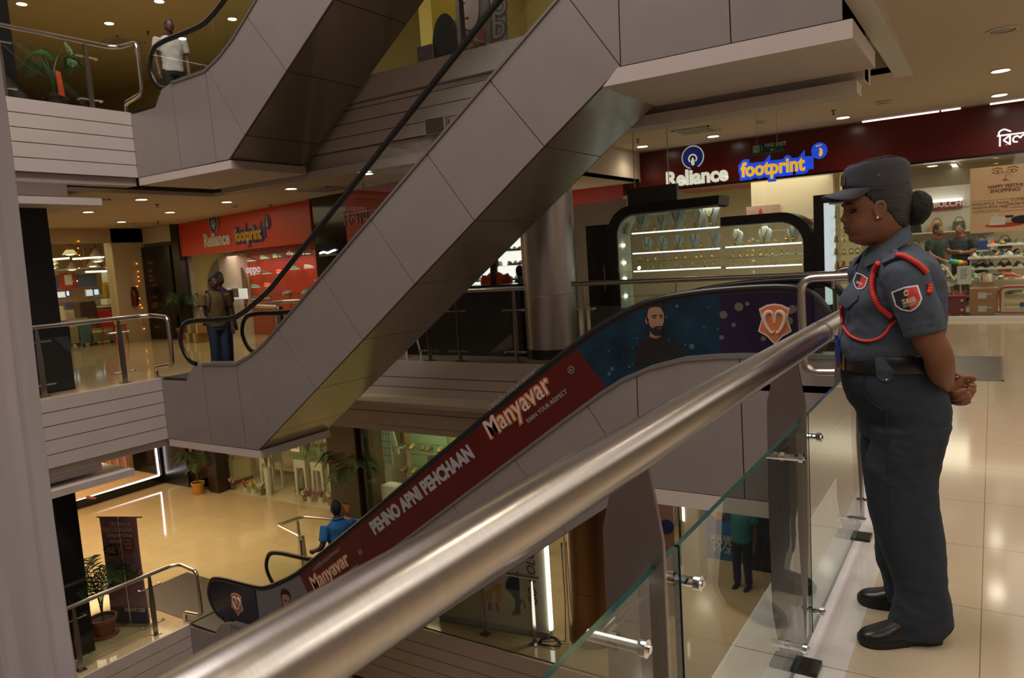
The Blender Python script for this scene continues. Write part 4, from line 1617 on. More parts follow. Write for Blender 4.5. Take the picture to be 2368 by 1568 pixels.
# ---- shirt
SH = [(1.035, 0.200, -0.120, 0.160), (1.050, 0.211, -0.130, 0.170), (1.075, 0.217, -0.136, 0.175), (1.110, 0.217, -0.141, 0.174), (1.143, 0.208, -0.143, 0.170), (1.190, 0.198, -0.146, 0.168), (1.230, 0.203, -0.149, 0.171),
      (1.257, 0.205, -0.150, 0.174), (1.280, 0.196, -0.149, 0.177), (1.326, 0.160, -0.141, 0.182), (1.360, 0.140, -0.129, 0.182), (1.390, 0.132, -0.115, 0.168), (1.418, 0.126, -0.093, 0.135), (1.442, 0.112, -0.070, 0.095), (1.462, 0.100, -0.050, 0.070)]
shirt = MB()
shirt.rings(ovals(dense(SH, 4), 48, 0.88))
for sg in (1, -1):
    back = 0 if sg > 0 else -0.045
    P = smooth_path([(0.045, sg * 0.125, 1.385), (0.048, sg * 0.172, 1.350), (0.034 + back * 0.5, sg * 0.207, 1.28), (0.016 + back * 0.8, sg * 0.226, 1.21), (0.004 + back, sg * 0.236, 1.152)], 6)
    R = [interp([(0, 0.066), (1, 0.076), (2, 0.074), (3, 0.070), (4, 0.068)], k / 6) for k in range(len(P))]
    shirt.tube(P, R, seg=28)
shirt = remesh(shirt, 0.0060, 5, 0.5)
wob(shirt, 0.0055, 9.0, 11.0, 1.25)
wob(shirt, 0.0026, 24.0, 2.0, 0.7)
SHO = shirt.build('shirt', M_UNIF, guard, smooth=3.2, fix=False, local=True)
BV_SH = BVHTree.FromPolygons([GM @ Vector(p) for p in shirt.v], shirt.f)


def at(bvh, px, py, lift=0.0, fall=3.0):
    d = sight(px, py).normalized()
    loc, nrm, idx, dist = bvh.ray_cast(EYE, d)
    if loc is None:
        loc, nrm, idx, dist = bvh.find_nearest(EYE + d * fall)
        nrm = -d
    if nrm.dot(d) > 0:
        nrm = -nrm
    return loc + nrm * lift


def drape(pts, bvh, lift, cuts=3, fn=None):
    """flat outline in sight coordinates laid on the cloth"""
    bm = bmesh.new()
    f = bm.faces.new([bm.verts.new((a, b, 0)) for a, b in pts])
    bmesh.ops.triangulate(bm, faces=[f])
    for _ in range(cuts):
        bmesh.ops.subdivide_edges(bm, edges=bm.edges[:], cuts=1, use_grid_fill=True)
    bm.verts.ensure_lookup_table()
    mb = MB()
    top = [fn(v.co.x, v.co.y, lift) if fn else at(bvh, v.co.x, v.co.y, lift) for v in bm.verts]
    mb.add(top, [tuple(v.index for v in fc.verts) for fc in bm.faces])
    bm.verts.index_update()
    bm.free()
    return mb


def drape_text(s, size, px, py, ang, bvh, lift, bold=0.0, wide=1.0, shear=0.0):
    a = math.radians(ang)
    t = text_mb(s, size, (px, py, 0), (math.cos(a), math.sin(a), 0), (math.sin(a), -math.cos(a), 0), 0.0, bold=bold, wide=wide, shear=shear, align='CENTER')
    mb = MB()
    mb.add([at(bvh, v[0], v[1], lift) for v in t.v], t.f)
    return mb


def shield_patch(name, c, ux, uy, text, scale=1.0):
    """shield-shaped cloth badge; ux, uy = sight-space half vectors"""
    def T(pts):
        return [(c[0] + a * ux[0] + b * uy[0], c[1] + a * ux[1] + b * uy[1]) for a, b in pts]
    out = [(-1, -0.86), (0, -0.98), (1, -0.86), (1.02, 0.25), (0.72, 0.66), (0.3, 0.92), (0, 1.0), (-0.3, 0.92), (-0.72, 0.66), (-1.02, 0.25)]
    ins = [(a * 0.86, b * 0.87) for a, b in out]
    p = drape(T(out), BV_SH, 0.0022, 2).build(name, M_PWHT, SHO, fix=False)
    part_label(p, text)
    lh = [(0, -0.98 * 0.87)] + [q for q in ins[6:]][0:] + [ins[0]]
    lh = [(0, -0.853), (0, 0.87), (-0.258, 0.80), (-0.62, 0.574), (-0.877, 0.2175), (-0.86, -0.748)]
    rh = [(-a, b) for a, b in lh]
    drape(T(lh), BV_SH, 0.0030, 2).build('black_half', M_PBLK, p, fix=False)
    drape(T(rh), BV_SH, 0.0030, 2).build('red_half', M_PRED, p, fix=False)
    return p, T


ux, uy = (30.5, -8.0), (9.0, 28.5)
pt, T = shield_patch('sleeve_patch', (2099.5, 691.5), ux, uy, 'red and black shield sleeve patch with white border')
drape_text('S&IB', 15.5, 2104, 700, -14.5, BV_SH, 0.0042, bold=0.55, wide=1.05).build('lettering', M_CREAM, pt, fix=False)
drape_text('SECURITY', 8.0, 2107, 707, -14.5, BV_SH, 0.0042, bold=0.12, wide=0.98).build('lettering', M_CREAM, pt, fix=False)
mb = drape([(2090, 676), (2093, 671), (2098, 670), (2102, 673), (2103, 679), (2100, 684), (2093, 685)], BV_SH, 0.0042, 2)
mb.build('emblem', M_CREAM, pt, fix=False)
mb = drape([(2093, 677), (2096, 675), (2098, 679), (2095, 681)], BV_SH, 0.0050, 1)
q = drape([(2099, 674), (2101, 676), (2100, 680), (2098, 677)], BV_SH, 0.0050, 1)
mb.add(q.v, q.f)
mb.build('emblem_holes', M_PBLK, pt, fix=False)
pb, T = shield_patch('chest_badge', (1989.5, 652), (13.5, 7.0), (-6.5, 17.5), 'small red and black shield badge on the chest')
drape_text('S&IB', 8.0, 1988, 658, 24, BV_SH, 0.0042, bold=0.25).build('lettering', M_CREAM, pb, fix=False)

# collar
def collar(sg):
    top = [(-0.020, 0.0, 1.532), (-0.010, 0.038, 1.526), (0.022, 0.064, 1.508), (0.062, 0.070, 1.478), (0.100, 0.060, 1.447), (0.133, 0.034, 1.420)]
    bot = [(-0.040, 0.0, 1.488), (-0.028, 0.060, 1.482), (0.012, 0.098, 1.462), (0.060, 0.106, 1.436), (0.104, 0.098, 1.408), (0.142, 0.068, 1.386)]
    T_ = smooth_path([(a, sg * b, c) for a, b, c in top], 5)
    B_ = smooth_path([(a, sg * b, c) for a, b, c in bot], 5)
    n = len(T_)
    vs = []
    for k in range(n):
        mid = (T_[k] + B_[k]) / 2 + Vector((0, sg * 0.004, 0.004))
        vs += [T_[k], mid, B_[k], B_[k] + Vector((0, -sg * 0.005, -0.003)), T_[k] + Vector((0, -sg * 0.006, -0.004))]
    fs = []
    for k in range(n - 1):
        for j in range(5):
            j1 = (j + 1) % 5
            fs.append((k * 5 + j, k * 5 + j1, (k + 1) * 5 + j1, (k + 1) * 5 + j))
    fs += [tuple(range(5)), tuple((n - 1) * 5 + j for j in range(4, -1, -1))]
    return vs, fs


mb = MB()
for sg in (1, -1):
    mb.add(*collar(sg))
mb.v = [tuple(GM @ Vector(p)) for p in mb.v]
mb.build('collar', M_UNIF, SHO, smooth=0.9)
# shoulder strap, its button and metal title bar
mb = drape([(2040, 572), (2056, 558), (2075, 566), (2082, 598), (2046, 614), (2038, 600)], BV_SH, 0.004, 2)
mb.build('shoulder_strap', M_UNIF, SHO, smooth=2, fix=False)
mb = MB()
mb.ell(at(BV_SH, 2054, 565, 0.005), 0.004, seg=12)
mb.build('button', mat('dark_button', (0.02, 0.025, 0.035), 0.3), SHO, smooth=2)
mb = MB()
a, b = at(BV_SH, 2045, 615, 0.008), at(BV_SH, 2081, 599, 0.008)
ax = (b - a) / 2
az = Vector((0, 0, 1)) - ax.normalized() * ax.normalized().z
mb.obox((a + b) / 2, ax, az.normalized() * 0.0058, ax.normalized().cross(az.normalized()) * 0.002)
bar = mb.build('title_bar', mat('dark_title_bar', (0.03, 0.03, 0.035), 0.25, metal=0.6), SHO)
mb = MB()
for k in range(7):
    c = a + (b - a) * (0.12 + 0.76 * k / 6)
    if k == 4:
        continue
    mb.obox(c + ax.normalized().cross(az.normalized()) * -0.0025, ax.normalized() * 0.0022, az.normalized() * 0.0030, ax.normalized().cross(az.normalized()) * 0.0006)
mb.build('raised_letters', M_CHROME, bar)
# pocket with flap
mb = drape([(1946, 688), (1957, 671), (1968, 672), (1988, 682), (1984, 694), (1962, 713), (1947, 705)], BV_SH, 0.005, 2)
mb.build('pocket_flap', M_UNIF, SHO, smooth=2, fix=False)
mb = MB()
mb.tube([at(BV_SH, x, y, 0.002) for x, y in ((1947, 706), (1957, 711), (1963, 713), (1974, 704), (1985, 694))], 0.0016, seg=6)
mb.build('flap_seam', M_TROU, SHO)
# hem stitch of the near sleeve
mb = MB()
mb.tube([at(BV_SH, x, y, 0.0008) for x, y in ((2083, 768), (2100, 762), (2125, 756), (2150, 752), (2172, 750))], 0.0011, seg=5)
mb.build('sleeve_hem', M_TROU, SHO)


# red cord
def cordline(pts, lift, r, name, braid=0.0):
    P = smooth_path([at(BV_SH, x, y, lift) for x, y in pts], 8)
    L = sum((P[i + 1] - P[i]).length for i in range(len(P) - 1))
    N = max(8, int(L / 0.0022))
    Q = []
    for k in range(N + 1):
        tt = k / N * (len(P) - 1)
        i = min(int(tt), len(P) - 2)
        Q.append(P[i].lerp(P[i + 1], tt - i))
    R = [r * (1 + braid * math.sin(k * 2 * math.pi / 4.0)) for k in range(len(Q))]
    mb = MB()
    mb.tube(Q, R, seg=10)
    return mb.build(name, M_CORD, CORD, smooth=2)


CORD = SHO
cordline([(2037, 611), (2028, 628), (2021, 650), (2020, 672), (2024, 692), (2034, 709), (2048, 722), (2062, 733)], 0.009, 0.0098, 'red_cord', 0.09)
cordline([(2075, 595), (2090, 597), (2107, 606), (2124, 618), (2139, 634)], 0.009, 0.0098, 'red_cord', 0.09)
cordline([(2145, 657), (2147, 668), (2146, 680)], 0.007, 0.0085, 'red_cord', 0.16)
cordline([(1948, 709), (1949, 730), (1953, 752), (1963, 770), (1977, 782), (2000, 789), (2025, 786), (2047, 771), (2060, 752), (2073, 740)], 0.006, 0.0052, 'red_cord', 0.06)

# ---- lanyard clip and blue tag at her front
mb = MB()
c = Vector((0.226, 0.01, 1.085))
mb.obox((0.2235, 0.012, 1.083), (0.0045, 0.0, 0.0), (0, 0.012, 0), (0.004, 0, 0.054))
tag = mb.build('blue_tag', mat('blue_plastic', (0.02, 0.07, 0.42), 0.35), guard, local=True)
mb = MB()
mb.tube([(0.214, 0.012, 1.134), (0.209, 0.012, 1.150), (0.211, 0.012, 1.160), (0.207, 0.012, 1.172)], 0.003, seg=8)
mb.build('clip', M_CHROME, guard, local=True)
mb = MB()
mb.tube([(0.207, 0.012, 1.172), (0.204, 0.03, 1.20), (0.206, 0.05, 1.24)], 0.003, seg=6)
mb.build('lanyard', M_BLACK, guard, local=True)

# ---- trousers
TR = [(0.74, 0.132, -0.118, 0.165), (0.760, 0.134, -0.138, 0.176), (0.786, 0.136, -0.156, 0.182), (0.827, 0.142, -0.164, 0.186), (0.865, 0.168, -0.164, 0.188), (0.912, 0.188, -0.153, 0.186), (0.962, 0.198, -0.134, 0.180), (1.000, 0.199, -0.120, 0.172), (1.045, 0.198, -0.118, 0.166)]
tr = MB()
tr.rings(ovals(dense(TR, 4), 44, 0.9))
LEGN = [(0.015, 0.098, -0.094, 0.062, 0.135), (0.045, 0.097, -0.130, 0.066, 0.132), (0.081, 0.094, -0.134, 0.068, 0.130), (0.145, 0.074, -0.128, 0.069, 0.126), (0.22, 0.072, -0.118, 0.071, 0.120), (0.32, 0.084, -0.112, 0.075, 0.112), (0.40, 0.104, -0.106, 0.080, 0.105),
        (0.50, 0.122, -0.094, 0.083, 0.099), (0.58, 0.131, -0.088, 0.086, 0.095), (0.66, 0.136, -0.100, 0.090, 0.092), (0.74, 0.137, -0.122, 0.096, 0.090), (0.80, 0.136, -0.145, 0.098, 0.088)]
LEGF = [(0.030, 0.010, -0.185, 0.062, -0.100), (0.075, 0.022, -0.180, 0.066, -0.102), (0.145, 0.035, -0.165, 0.069, -0.105), (0.22, 0.058, -0.148, 0.071, -0.105), (0.32, 0.090, -0.128, 0.075, -0.102), (0.40, 0.108, -0.112, 0.080, -0.098),
        (0.50, 0.122, -0.098, 0.083, -0.094), (0.58, 0.130, -0.092, 0.086, -0.092), (0.66, 0.134, -0.100, 0.090, -0.090), (0.74, 0.136, -0.120, 0.096, -0.090), (0.80, 0.136, -0.145, 0.098, -0.088)]
LEGN = [(a, b + (0.022 if 0.3 < a < 0.7 else 0), c, d, e) for a, b, c, d, e in LEGN]
LEGF = [(a, b - (0.028 if a > 0.3 else 0), c, d, e) for a, b, c, d, e in LEGF]
for LG in (LEGN, LEGF):
    tr.rings(ovals(dense(LG, 5), 36, 0.94))
tr = remesh(tr, 0.0068, 4, 0.5)
wob(tr, 0.0060, 7.0, 5.0, 0.55)
wob(tr, 0.0035, 17.0, 9.0, 1.4, lim=lambda p: 1.0 if (p[2] < 0.25 or 0.6 < p[2] < 0.9) else 0.45)
TRO = tr.build('trousers', M_TROU, guard, smooth=3.2, fix=False, local=True)
BV_TR = BVHTree.FromPolygons([GM @ Vector(p) for p in tr.v], tr.f)
mb = MB()
mb.tube(smooth_path([at(BV_TR, x, y, 0.0015) for x, y in ((2001, 870), (1994, 884), (1998, 905), (2012, 926), (2030, 941), (2046, 950))], 4), 0.0022, seg=6)
mb.build('pocket_edge', M_TROU, TRO, smooth=2)
mb = MB()
mb.tube(smooth_path([at(BV_TR, x, y, 0.0006) for x, y in ((2050, 885), (2051, 950), (2052, 1050), (2056, 1150), (2062, 1250), (2072, 1340))], 4), 0.0016, seg=5)
mb.build('side_seam', M_TROU, TRO, smooth=2)
# belt
mb = MB()
brow = [(1.008, 0.207, -0.128, 0.176), (1.012, 0.209, -0.130, 0.178), (1.066, 0.208, -0.130, 0.177), (1.070, 0.204, -0.126, 0.174)]
mb.rings(ovals(brow, 64, 0.9), cap=False)
inn = ovals([(1.070, 0.19, -0.11, 0.16), (1.008, 0.19, -0.11, 0.16)], 64, 0.9)
mb.rings([ovals(brow, 64, 0.9)[3], inn[0], inn[1], ovals(brow, 64, 0.9)[0]], cap=False)
belt = mb.build('belt', M_LEATHER, guard, smooth=0.9, local=True)
mb = MB()
mb.box((0.207, -0.040, 1.008), (0.214, 0.040, 1.070))
mb.v = [tuple(GM @ Vector(p)) for p in mb.v]
mb.build('buckle', M_BRASS, belt, bevel=0.002)
mb = MB()
lp = [(2024, 828), (2042, 826), (2058, 845), (2066, 858), (2064, 874), (2053, 884), (2042, 882), (2028, 874)]
bb = MB()
bb.rings(ovals(brow, 64, 0.9))
BV_BT = BVHTree.FromPolygons([GM @ Vector(p) for p in bb.v + []], bb.f)


def at2(x, y, lift):
    a_, b_ = at(BV_TR, x, y, lift), at(BV_BT, x, y, lift)
    return a_ if (a_ - EYE).length < (b_ - EYE).length else b_


o = drape(lp, None, 0.004, 2, at2).build('belt_loop', M_UNIF, TRO, smooth=2, fix=False)
mb = MB()
mb.ell(at2(2050, 878, 0.006), 0.004, seg=12)
mb.build('stud', M_CHROME, o, smooth=2)

# ---- shoes
def shoe(heel, ang, L=0.300):
    d = Vector((math.cos(ang), math.sin(ang), 0))
    sd = Vector((-d.y, d.x, 0))
    h = Vector(heel)

    def W(x, y, z):
        return h + d * x + sd * y + Vector((0, 0, z))

    def half(x):
        return interp([(0.0, 0.006), (0.008, 0.022), (0.03, 0.033), (0.09, 0.034), (0.15, 0.038), (0.21, 0.047), (0.25, 0.046), (0.28, 0.034), (0.295, 0.018), (0.300, 0.006)], x)
    xs = [0.0, 0.004, 0.010, 0.02, 0.035] + [0.05 + 0.0125 * i for i in range(19)] + [0.281, 0.287, 0.292, 0.296, 0.299, 0.300]
    sole = MB()
    rs = []
    for x in xs:
        w_ = half(x) + 0.004
        lo = 0.0 if (x < 0.085 or x > 0.125) else 0.006
        if x > 0.25:
            lo = 0.010 * ((x - 0.25) / 0.05) ** 2
        hi = 0.028 if x < 0.12 else interp([(0.12, 0.028), (0.2, 0.024), (0.3, 0.030)], x)
        rs.append([W(x, -w_, lo), W(x, -w_ - 0.0015, (lo + hi) / 2), W(x, -w_, hi), W(x, 0, hi), W(x, w_, hi), W(x, w_ + 0.0015, (lo + hi) / 2), W(x, w_, lo), W(x, 0, lo)])
    sole.rings(rs)
    up = MB()
    rs = []
    top = [(0.0, 0.055), (0.01, 0.085), (0.03, 0.098), (0.08, 0.100), (0.12, 0.100), (0.16, 0.090), (0.20, 0.074), (0.235, 0.062), (0.265, 0.055), (0.285, 0.046), (0.297, 0.034), (0.300, 0.028)]
    for x in xs:
        w_ = half(x)
        tz = interp(top, x)
        lo = 0.020
        ring = []
        for k in range(15):
            a = math.pi * k / 14
            ring.append(W(x, -w_ * math.copysign(abs(math.cos(a)) ** 0.62, math.cos(a)), lo + (tz - lo) * math.sin(a) ** 0.72))
        rs.append(ring)
    up.rings(rs)
    lace = MB()
    for k in range(4):
        x = 0.150 + 0.014 * k
        z = interp(top, x) + 0.001
        lace.tube([W(x, -0.018, z - 0.008), W(x + 0.003, 0, z + 0.002), W(x, 0.018, z - 0.008)], 0.0022, seg=6)
    crease = MB()
    for k in range(2):
        x = 0.205 + 0.008 * k
        crease.tube([W(x, half(x) * 0.97, 0.045), W(x + 0.004, half(x) * 0.80, 0.058), W(x + 0.003, half(x) * 0.5, interp(top, x) - 0.005)], 0.0016, seg=6)
    for x0, x1 in ((0.11, 0.175),):
        crease.tube([W(x0 + (x1 - x0) * i / 5, half(x0 + (x1 - x0) * i / 5) * (0.98 - 0.05 * i), 0.052 + 0.005 * i) for i in range(6)], 0.0018, seg=6)
    s_ = up.build('shoe', M_LEATHER, guard, smooth=1.2, local=True)
    for nm, mb_, m in (('sole', sole, M_SOLE), ('laces', lace, M_BLACK), ('seam', crease, M_LEATHER)):
        mb_.v = [tuple(GM @ Vector(p)) for p in mb_.v]
        mb_.build(nm, m, s_, smooth=0.9)


shoe((-0.090, 0.132, 0), math.radians(4), 0.30)
shoe((-0.172, -0.066, 0), math.radians(-24), 0.30)

# ---- fingernails
BV_BD = BVHTree.FromPolygons([GM @ Vector(p) for p in body.v], body.f)
for x, y, r_ in ((2213, 872, 0.0062), (2238, 880, 0.0050), (2232, 893, 0.0050), (2229, 900, 0.0045)):
    mb = MB()
    p = at(BV_BD, x, y, 0.0002)
    mb.ell(p, r_, r_ * 0.6, r_ * 0.55, seg=10, ring=6)
    mb.build('fingernail', M_NAIL, guard, smooth=2)

# ================================================================== red shopfront on the guard's storey
M_REDD = mat('dark_red_gloss', (0.115, 0.008, 0.008), 0.22, noise=0.08, nscale=1.5)
M_REDO = mat('orange_red_panel', (0.42, 0.030, 0.008), 0.35)
M_ACRYL = mat('lit_white_letters', (0.75, 0.78, 0.68), 0.35, emit=(0.90, 0.95, 0.80), estr=0.42)
M_BLUEL = mat('lit_blue_acrylic', (0.02, 0.06, 0.50), 0.3, emit=(0.02, 0.09, 0.85), estr=0.55)
M_BLUED = mat('blue_ring', (0.008, 0.022, 0.16), 0.3, emit=(0.01, 0.03, 0.2), estr=0.25)
M_YELL = mat('lit_yellow_letters', (0.75, 0.42, 0.01), 0.35, emit=(1.0, 0.60, 0.02), estr=0.55)
M_BLUEM = mat('blue_vinyl', (0.02, 0.04, 0.22), 0.4)
M_YELM = mat('yellow_vinyl', (0.60, 0.33, 0.03), 0.4)
M_SILV = mat('silver_letters', (0.62, 0.60, 0.56), 0.35)
M_CREAMW = mat('cream_wall', (0.70, 0.60, 0.45), 0.6)
M_WOODL = mat('shop_white_laminate', (0.70, 0.66, 0.60), 0.4)
M_PAPER = mat('paper_white', (0.74, 0.70, 0.64), 0.7)
UX, UZ, UY = Vector((1, 0, 0)), Vector((0, 0, 1)), Vector((0, 1, 0))


def shop_logo(parent, org, xd, yd, s, mw, mb_, my, mring, blobm):
    """wordmark: white word with a blue drop-ring over it and a yellow word on a blue cloud"""
    n = xd.cross(yd)
    t = text_mb('Reliance', 0.44 * s, org, xd, yd, 0.03 * s, bold=0.016 * s, wide=0.93)
    t.build('lettering', mw, parent)
    # drop ring
    c = org + xd * 0.635 * s + yd * 0.56 * s
    mb = MB()
    R, r = 0.235 * s, 0.085 * s
    out = [c + xd * R * math.cos(a) + yd * R * math.sin(a) for a in [math.radians(-62 + 316 * k / 40) for k in range(41)]]
    ci = c - yd * 0.03 * s
    inn = [ci + xd * r * math.cos(a) + yd * (r * math.sin(a)) for a in [math.radians(-80 + 340 * k / 40) for k in range(41)]]
    inn[0] = c + xd * 0.07 * s - yd * 0.20 * s
    inn[-1] = c - xd * 0.10 * s - yd * 0.21 * s
    vs = []
    for k in range(41):
        vs += [out[k], inn[k], inn[k] + n * 0.03 * s, out[k] + n * 0.03 * s]
    fs = []
    for k in range(40):
        for j in range(4):
            fs.append((k * 4 + j, k * 4 + (j + 1) % 4, (k + 1) * 4 + (j + 1) % 4, (k + 1) * 4 + j))
    mb.add(vs, fs + [(0, 1, 2, 3), (163, 162, 161, 160)])
    o = mb.build('ring_emblem', mring, parent)
    part_label(o, 'blue open ring above the white word')
    mb = MB()
    mb.tube([p + n * 0.032 * s for p in inn[4:-4]], 0.014 * s, seg=6)
    mb.tube([p + n * 0.025 * s for p in out], 0.010 * s, seg=6)
    fl = [(0, 0.05), (0.035, -0.03), (0.03, -0.10), (0.0, -0.13), (-0.03, -0.10), (-0.035, -0.03)]
    mb.prism([c + xd * a * s + yd * (b - 0.05) * s + n * 0.02 * s for a, b in fl], n * 0.02 * s)
    mb.build('ring_edge', mw, parent)
    # footprint word on its cloud
    o2 = org + xd * 1.66 * s + yd * 0.03 * s
    t = text_mb('footprint', 0.40 * s, o2, xd, yd, 0.012 * s, bold=0.075 * s, wide=0.86, res=2)
    mb = MB()
    mb.add(t.v, t.f)
    foot = [o2 + xd * 1.53 * s + yd * 0.34 * s + xd * 0.15 * s * math.cos(a) + yd * 0.16 * s * math.sin(a) for a in [2 * math.pi * k / 20 for k in range(20)]]
    mb.prism(foot, n * 0.012 * s)
    mb.prism([o2 + xd * a * s + yd * b * s for a, b in ((0.0, 0.0), (1.42, 0.0), (1.42, 0.26), (0.0, 0.26))], n * 0.011 * s)
    o = mb.build('cloud_panel', blobm, parent)
    part_label(o, 'blue outline behind the yellow word')
    t = text_mb('footprint', 0.40 * s, o2 + n * 0.016 * s, xd, yd, 0.02 * s, bold=0.014 * s, wide=0.86)
    t.build('lettering', my, parent)
    mb = MB()
    fo = [(0.0, -0.09), (0.04, -0.085), (0.065, -0.04), (0.06, 0.03), (0.03, 0.07), (0.0, 0.06), (0.015, 0.02), (0.0, -0.03)]
    mb.prism([o2 + xd * (1.53 + a) * s + yd * (0.32 + b) * s + n * 0.016 * s for a, b in fo], n * 0.02 * s)
    mb.build('footprint_mark', my, parent)
    mb = MB()
    for k in range(4):
        q = o2 + xd * (1.485 + 0.03 * k) * s + yd * (0.435 + 0.004 * k) * s + n * 0.02 * s
        mb.ell(q, 0.014 * s - 0.0015 * s * k, 0.006, 0.014 * s - 0.0015 * s * k, seg=8, ring=6)
    mb.build('toe_dots', my, parent)


sign = thing('shop_sign', 'long dark red shop band with glowing white and yellow words above the glass', 'sign', (-2.0, 14.40, 2.64))
mb = MB()
mb.box((-6.34, 14.38, 2.66), (6.9, 14.62, 3.43))
mb.build('band', M_REDD, sign, bevel=0.004)
mb = MB()
mb.box((-6.34, 14.37, 2.625), (6.9, 14.64, 2.66))
mb.build('lower_edge', M_BLACKG, sign)
mb = MB()
for a, b in ((-1.9, -0.75), (-0.72, -0.45), (-0.05, 6.9)):
    mb.box((a, 14.375, 3.425), (b, 14.40, 3.448))
mb.build('edge_light', lamp_mat('strip_white', (1.0, 0.93, 0.82), 2.2), sign)
shop_logo(sign, Vector((-5.47, 14.375, 2.71)), UX, UZ, 0.90, M_ACRYL, M_BLUEL, M_YELL, M_BLUED, M_BLUEL)
# Bengali lettering built from strokes
mb = MB()


def strokes(mb, org, xd, yd, s, lines, r=0.05, n=5):
    nn = xd.cross(yd)
    for ln in lines:
        P = [org + xd * a * s + yd * b * s + nn * 0.012 for a, b in ln]
        if len(P) > 2:
            P = smooth_path(P, n)
        mb.tube(P, r * s, seg=6)


BENG = [[(0.0, 0.78), (2.6, 0.80)], [(0.18, 0.78), (0.18, 0.0)], [(0.12, 0.80), (0.14, 1.05), (0.42, 1.20), (0.75, 1.05), (0.85, 0.98)],
        [(0.80, 0.78), (0.80, 0.05)], [(0.80, 0.74), (0.40, 0.42)], [(0.40, 0.42), (0.80, 0.08)], [(0.58, 0.08), (0.58, 0.06)],
        [(1.28, 0.20), (1.02, 0.25), (1.02, 0.52), (1.25, 0.62), (1.42, 0.45)], [(1.42, 0.45), (1.55, 0.62), (1.72, 0.66), (1.78, 0.6)], [(1.80, 0.78), (1.80, 0.05)], [(2.18, 0.78), (2.18, 0.04)]]
strokes(mb, Vector((0.045, 14.375, 2.76)), UX, UZ, 0.215, BENG, 0.055)
mb.build('lettering', lamp_mat('white_letters_lit', (0.95, 1.0, 1.0), 0.8), sign)
# angled brighter end of the band
t = thing('shop_sign', 'short bright orange-red end of the shop band beside the steel pillar', 'sign', (-6.9, 14.4, 2.5))
mb = MB()
mb.prism([(-8.4, 14.62, 2.52), (-6.37, 14.30, 2.57), (-6.37, 14.30, 3.42), (-8.4, 14.62, 3.42)], (0, 0.15, 0))
mb.build('band', M_REDO, t)
mb = MB()
mb.box((-6.32, 14.30, 2.56), (-6.14, 14.36, 2.62))
mb.build('bracket', M_STEEL, t)

# glass front, in four panes
for i, (a, b) in enumerate(((-6.3, -3.6), (-3.58, -0.42), (-0.40, 2.6), (2.62, 6.8))):
    mb = MB()
    mb.box((a, 14.40, 0.06), (b, 14.412, 2.63))
    struct('window_%d' % (i + 1), mb, M_GLASS)
mb = MB()
mb.box((-6.3, 14.34, 0.0), (6.9, 14.46, 0.06))
struct('baseboard_back', mb, M_WHITE)
# shop interior shell
mb = MB()
mb.box((-9, 14.65, 2.98), (6.9, 21, 3.05))
mb.box((-2.6, 15.2, 2.90), (-0.75, 18.5, 2.98), 1)
mb.box((-6.5, 16.5, 2.85), (-4.6, 19.0, 2.98), 1)
struct('ceiling', mb, [mat('shop_ceiling', (0.66, 0.60, 0.48), 0.6), mat('ceiling_red', (0.42, 0.06, 0.04), 0.4)])
mb = MB()
mb.box((-9.0, 20.4, 0), (6.9, 20.5, 3.0))
mb.box((-4.4, 16.6, 1.92), (-2.75, 16.8, 3.0))
mb.box((-2.75, 17.4, 0), (-2.4, 17.8, 3.0))
struct('wall_shop', mb, M_CREAMW)
area_lamp('shop_light', (-4.5, 16.6, 2.80), 3.4, 75, (1.0, 0.86, 0.62), sy=2.5)
area_lamp('shop_light', (1.2, 16.4, 2.85), 4.5, 120, (1.0, 0.86, 0.64), sy=2.6)
SL = downlight_proto('shop_downlight', 0.10, 0)
for i, (px, py) in enumerate(((2156, 383), (2164, 393), (2171, 402), (2178, 410), (2185, 418), (2305, 374), (2302, 386), (2199, 443), (1698, 458), (1700, 488))):
    p = on_z(px, py, 2.895 if i < 5 else 2.978)
    if p.y > 20:
        continue
    put(SL, p, 'small downlight inside the glass-fronted shop, ' + ['first', 'second', 'third', 'fourth', 'fifth'][i] + ' of the receding row behind the cap' if i < 5 else
        'small downlight inside the shop ' + ['above the poster top', 'just over the poster edge', 'over the crimson wall sign', 'left, under the footprint word', 'left, above the lower jewellery case'][i - 5], 'downlights inside the red shop')
t = thing('ceiling_panel_light', 'long white light slot in the shop ceiling above the poster', 'ceiling light', on_z(2290, 395, 2.95))
mb = MB()
a, b, c, d = [on_z(x, y, 2.94) for x, y in ((2195, 378), (2212, 376), (2235, 405), (2215, 408))]
mb.prism([a, b, c, d], (0, 0, 0.02))
mb.build('diffuser', lamp_mat('slot_light', (1.0, 0.97, 0.86), 1.2), t)
mb = MB()
for p, q in ((a, b), (b, c), (c, d), (d, a)):
    mb.tube([p, q], 0.02, seg=6)
mb.build('frame', M_WHITE, t)

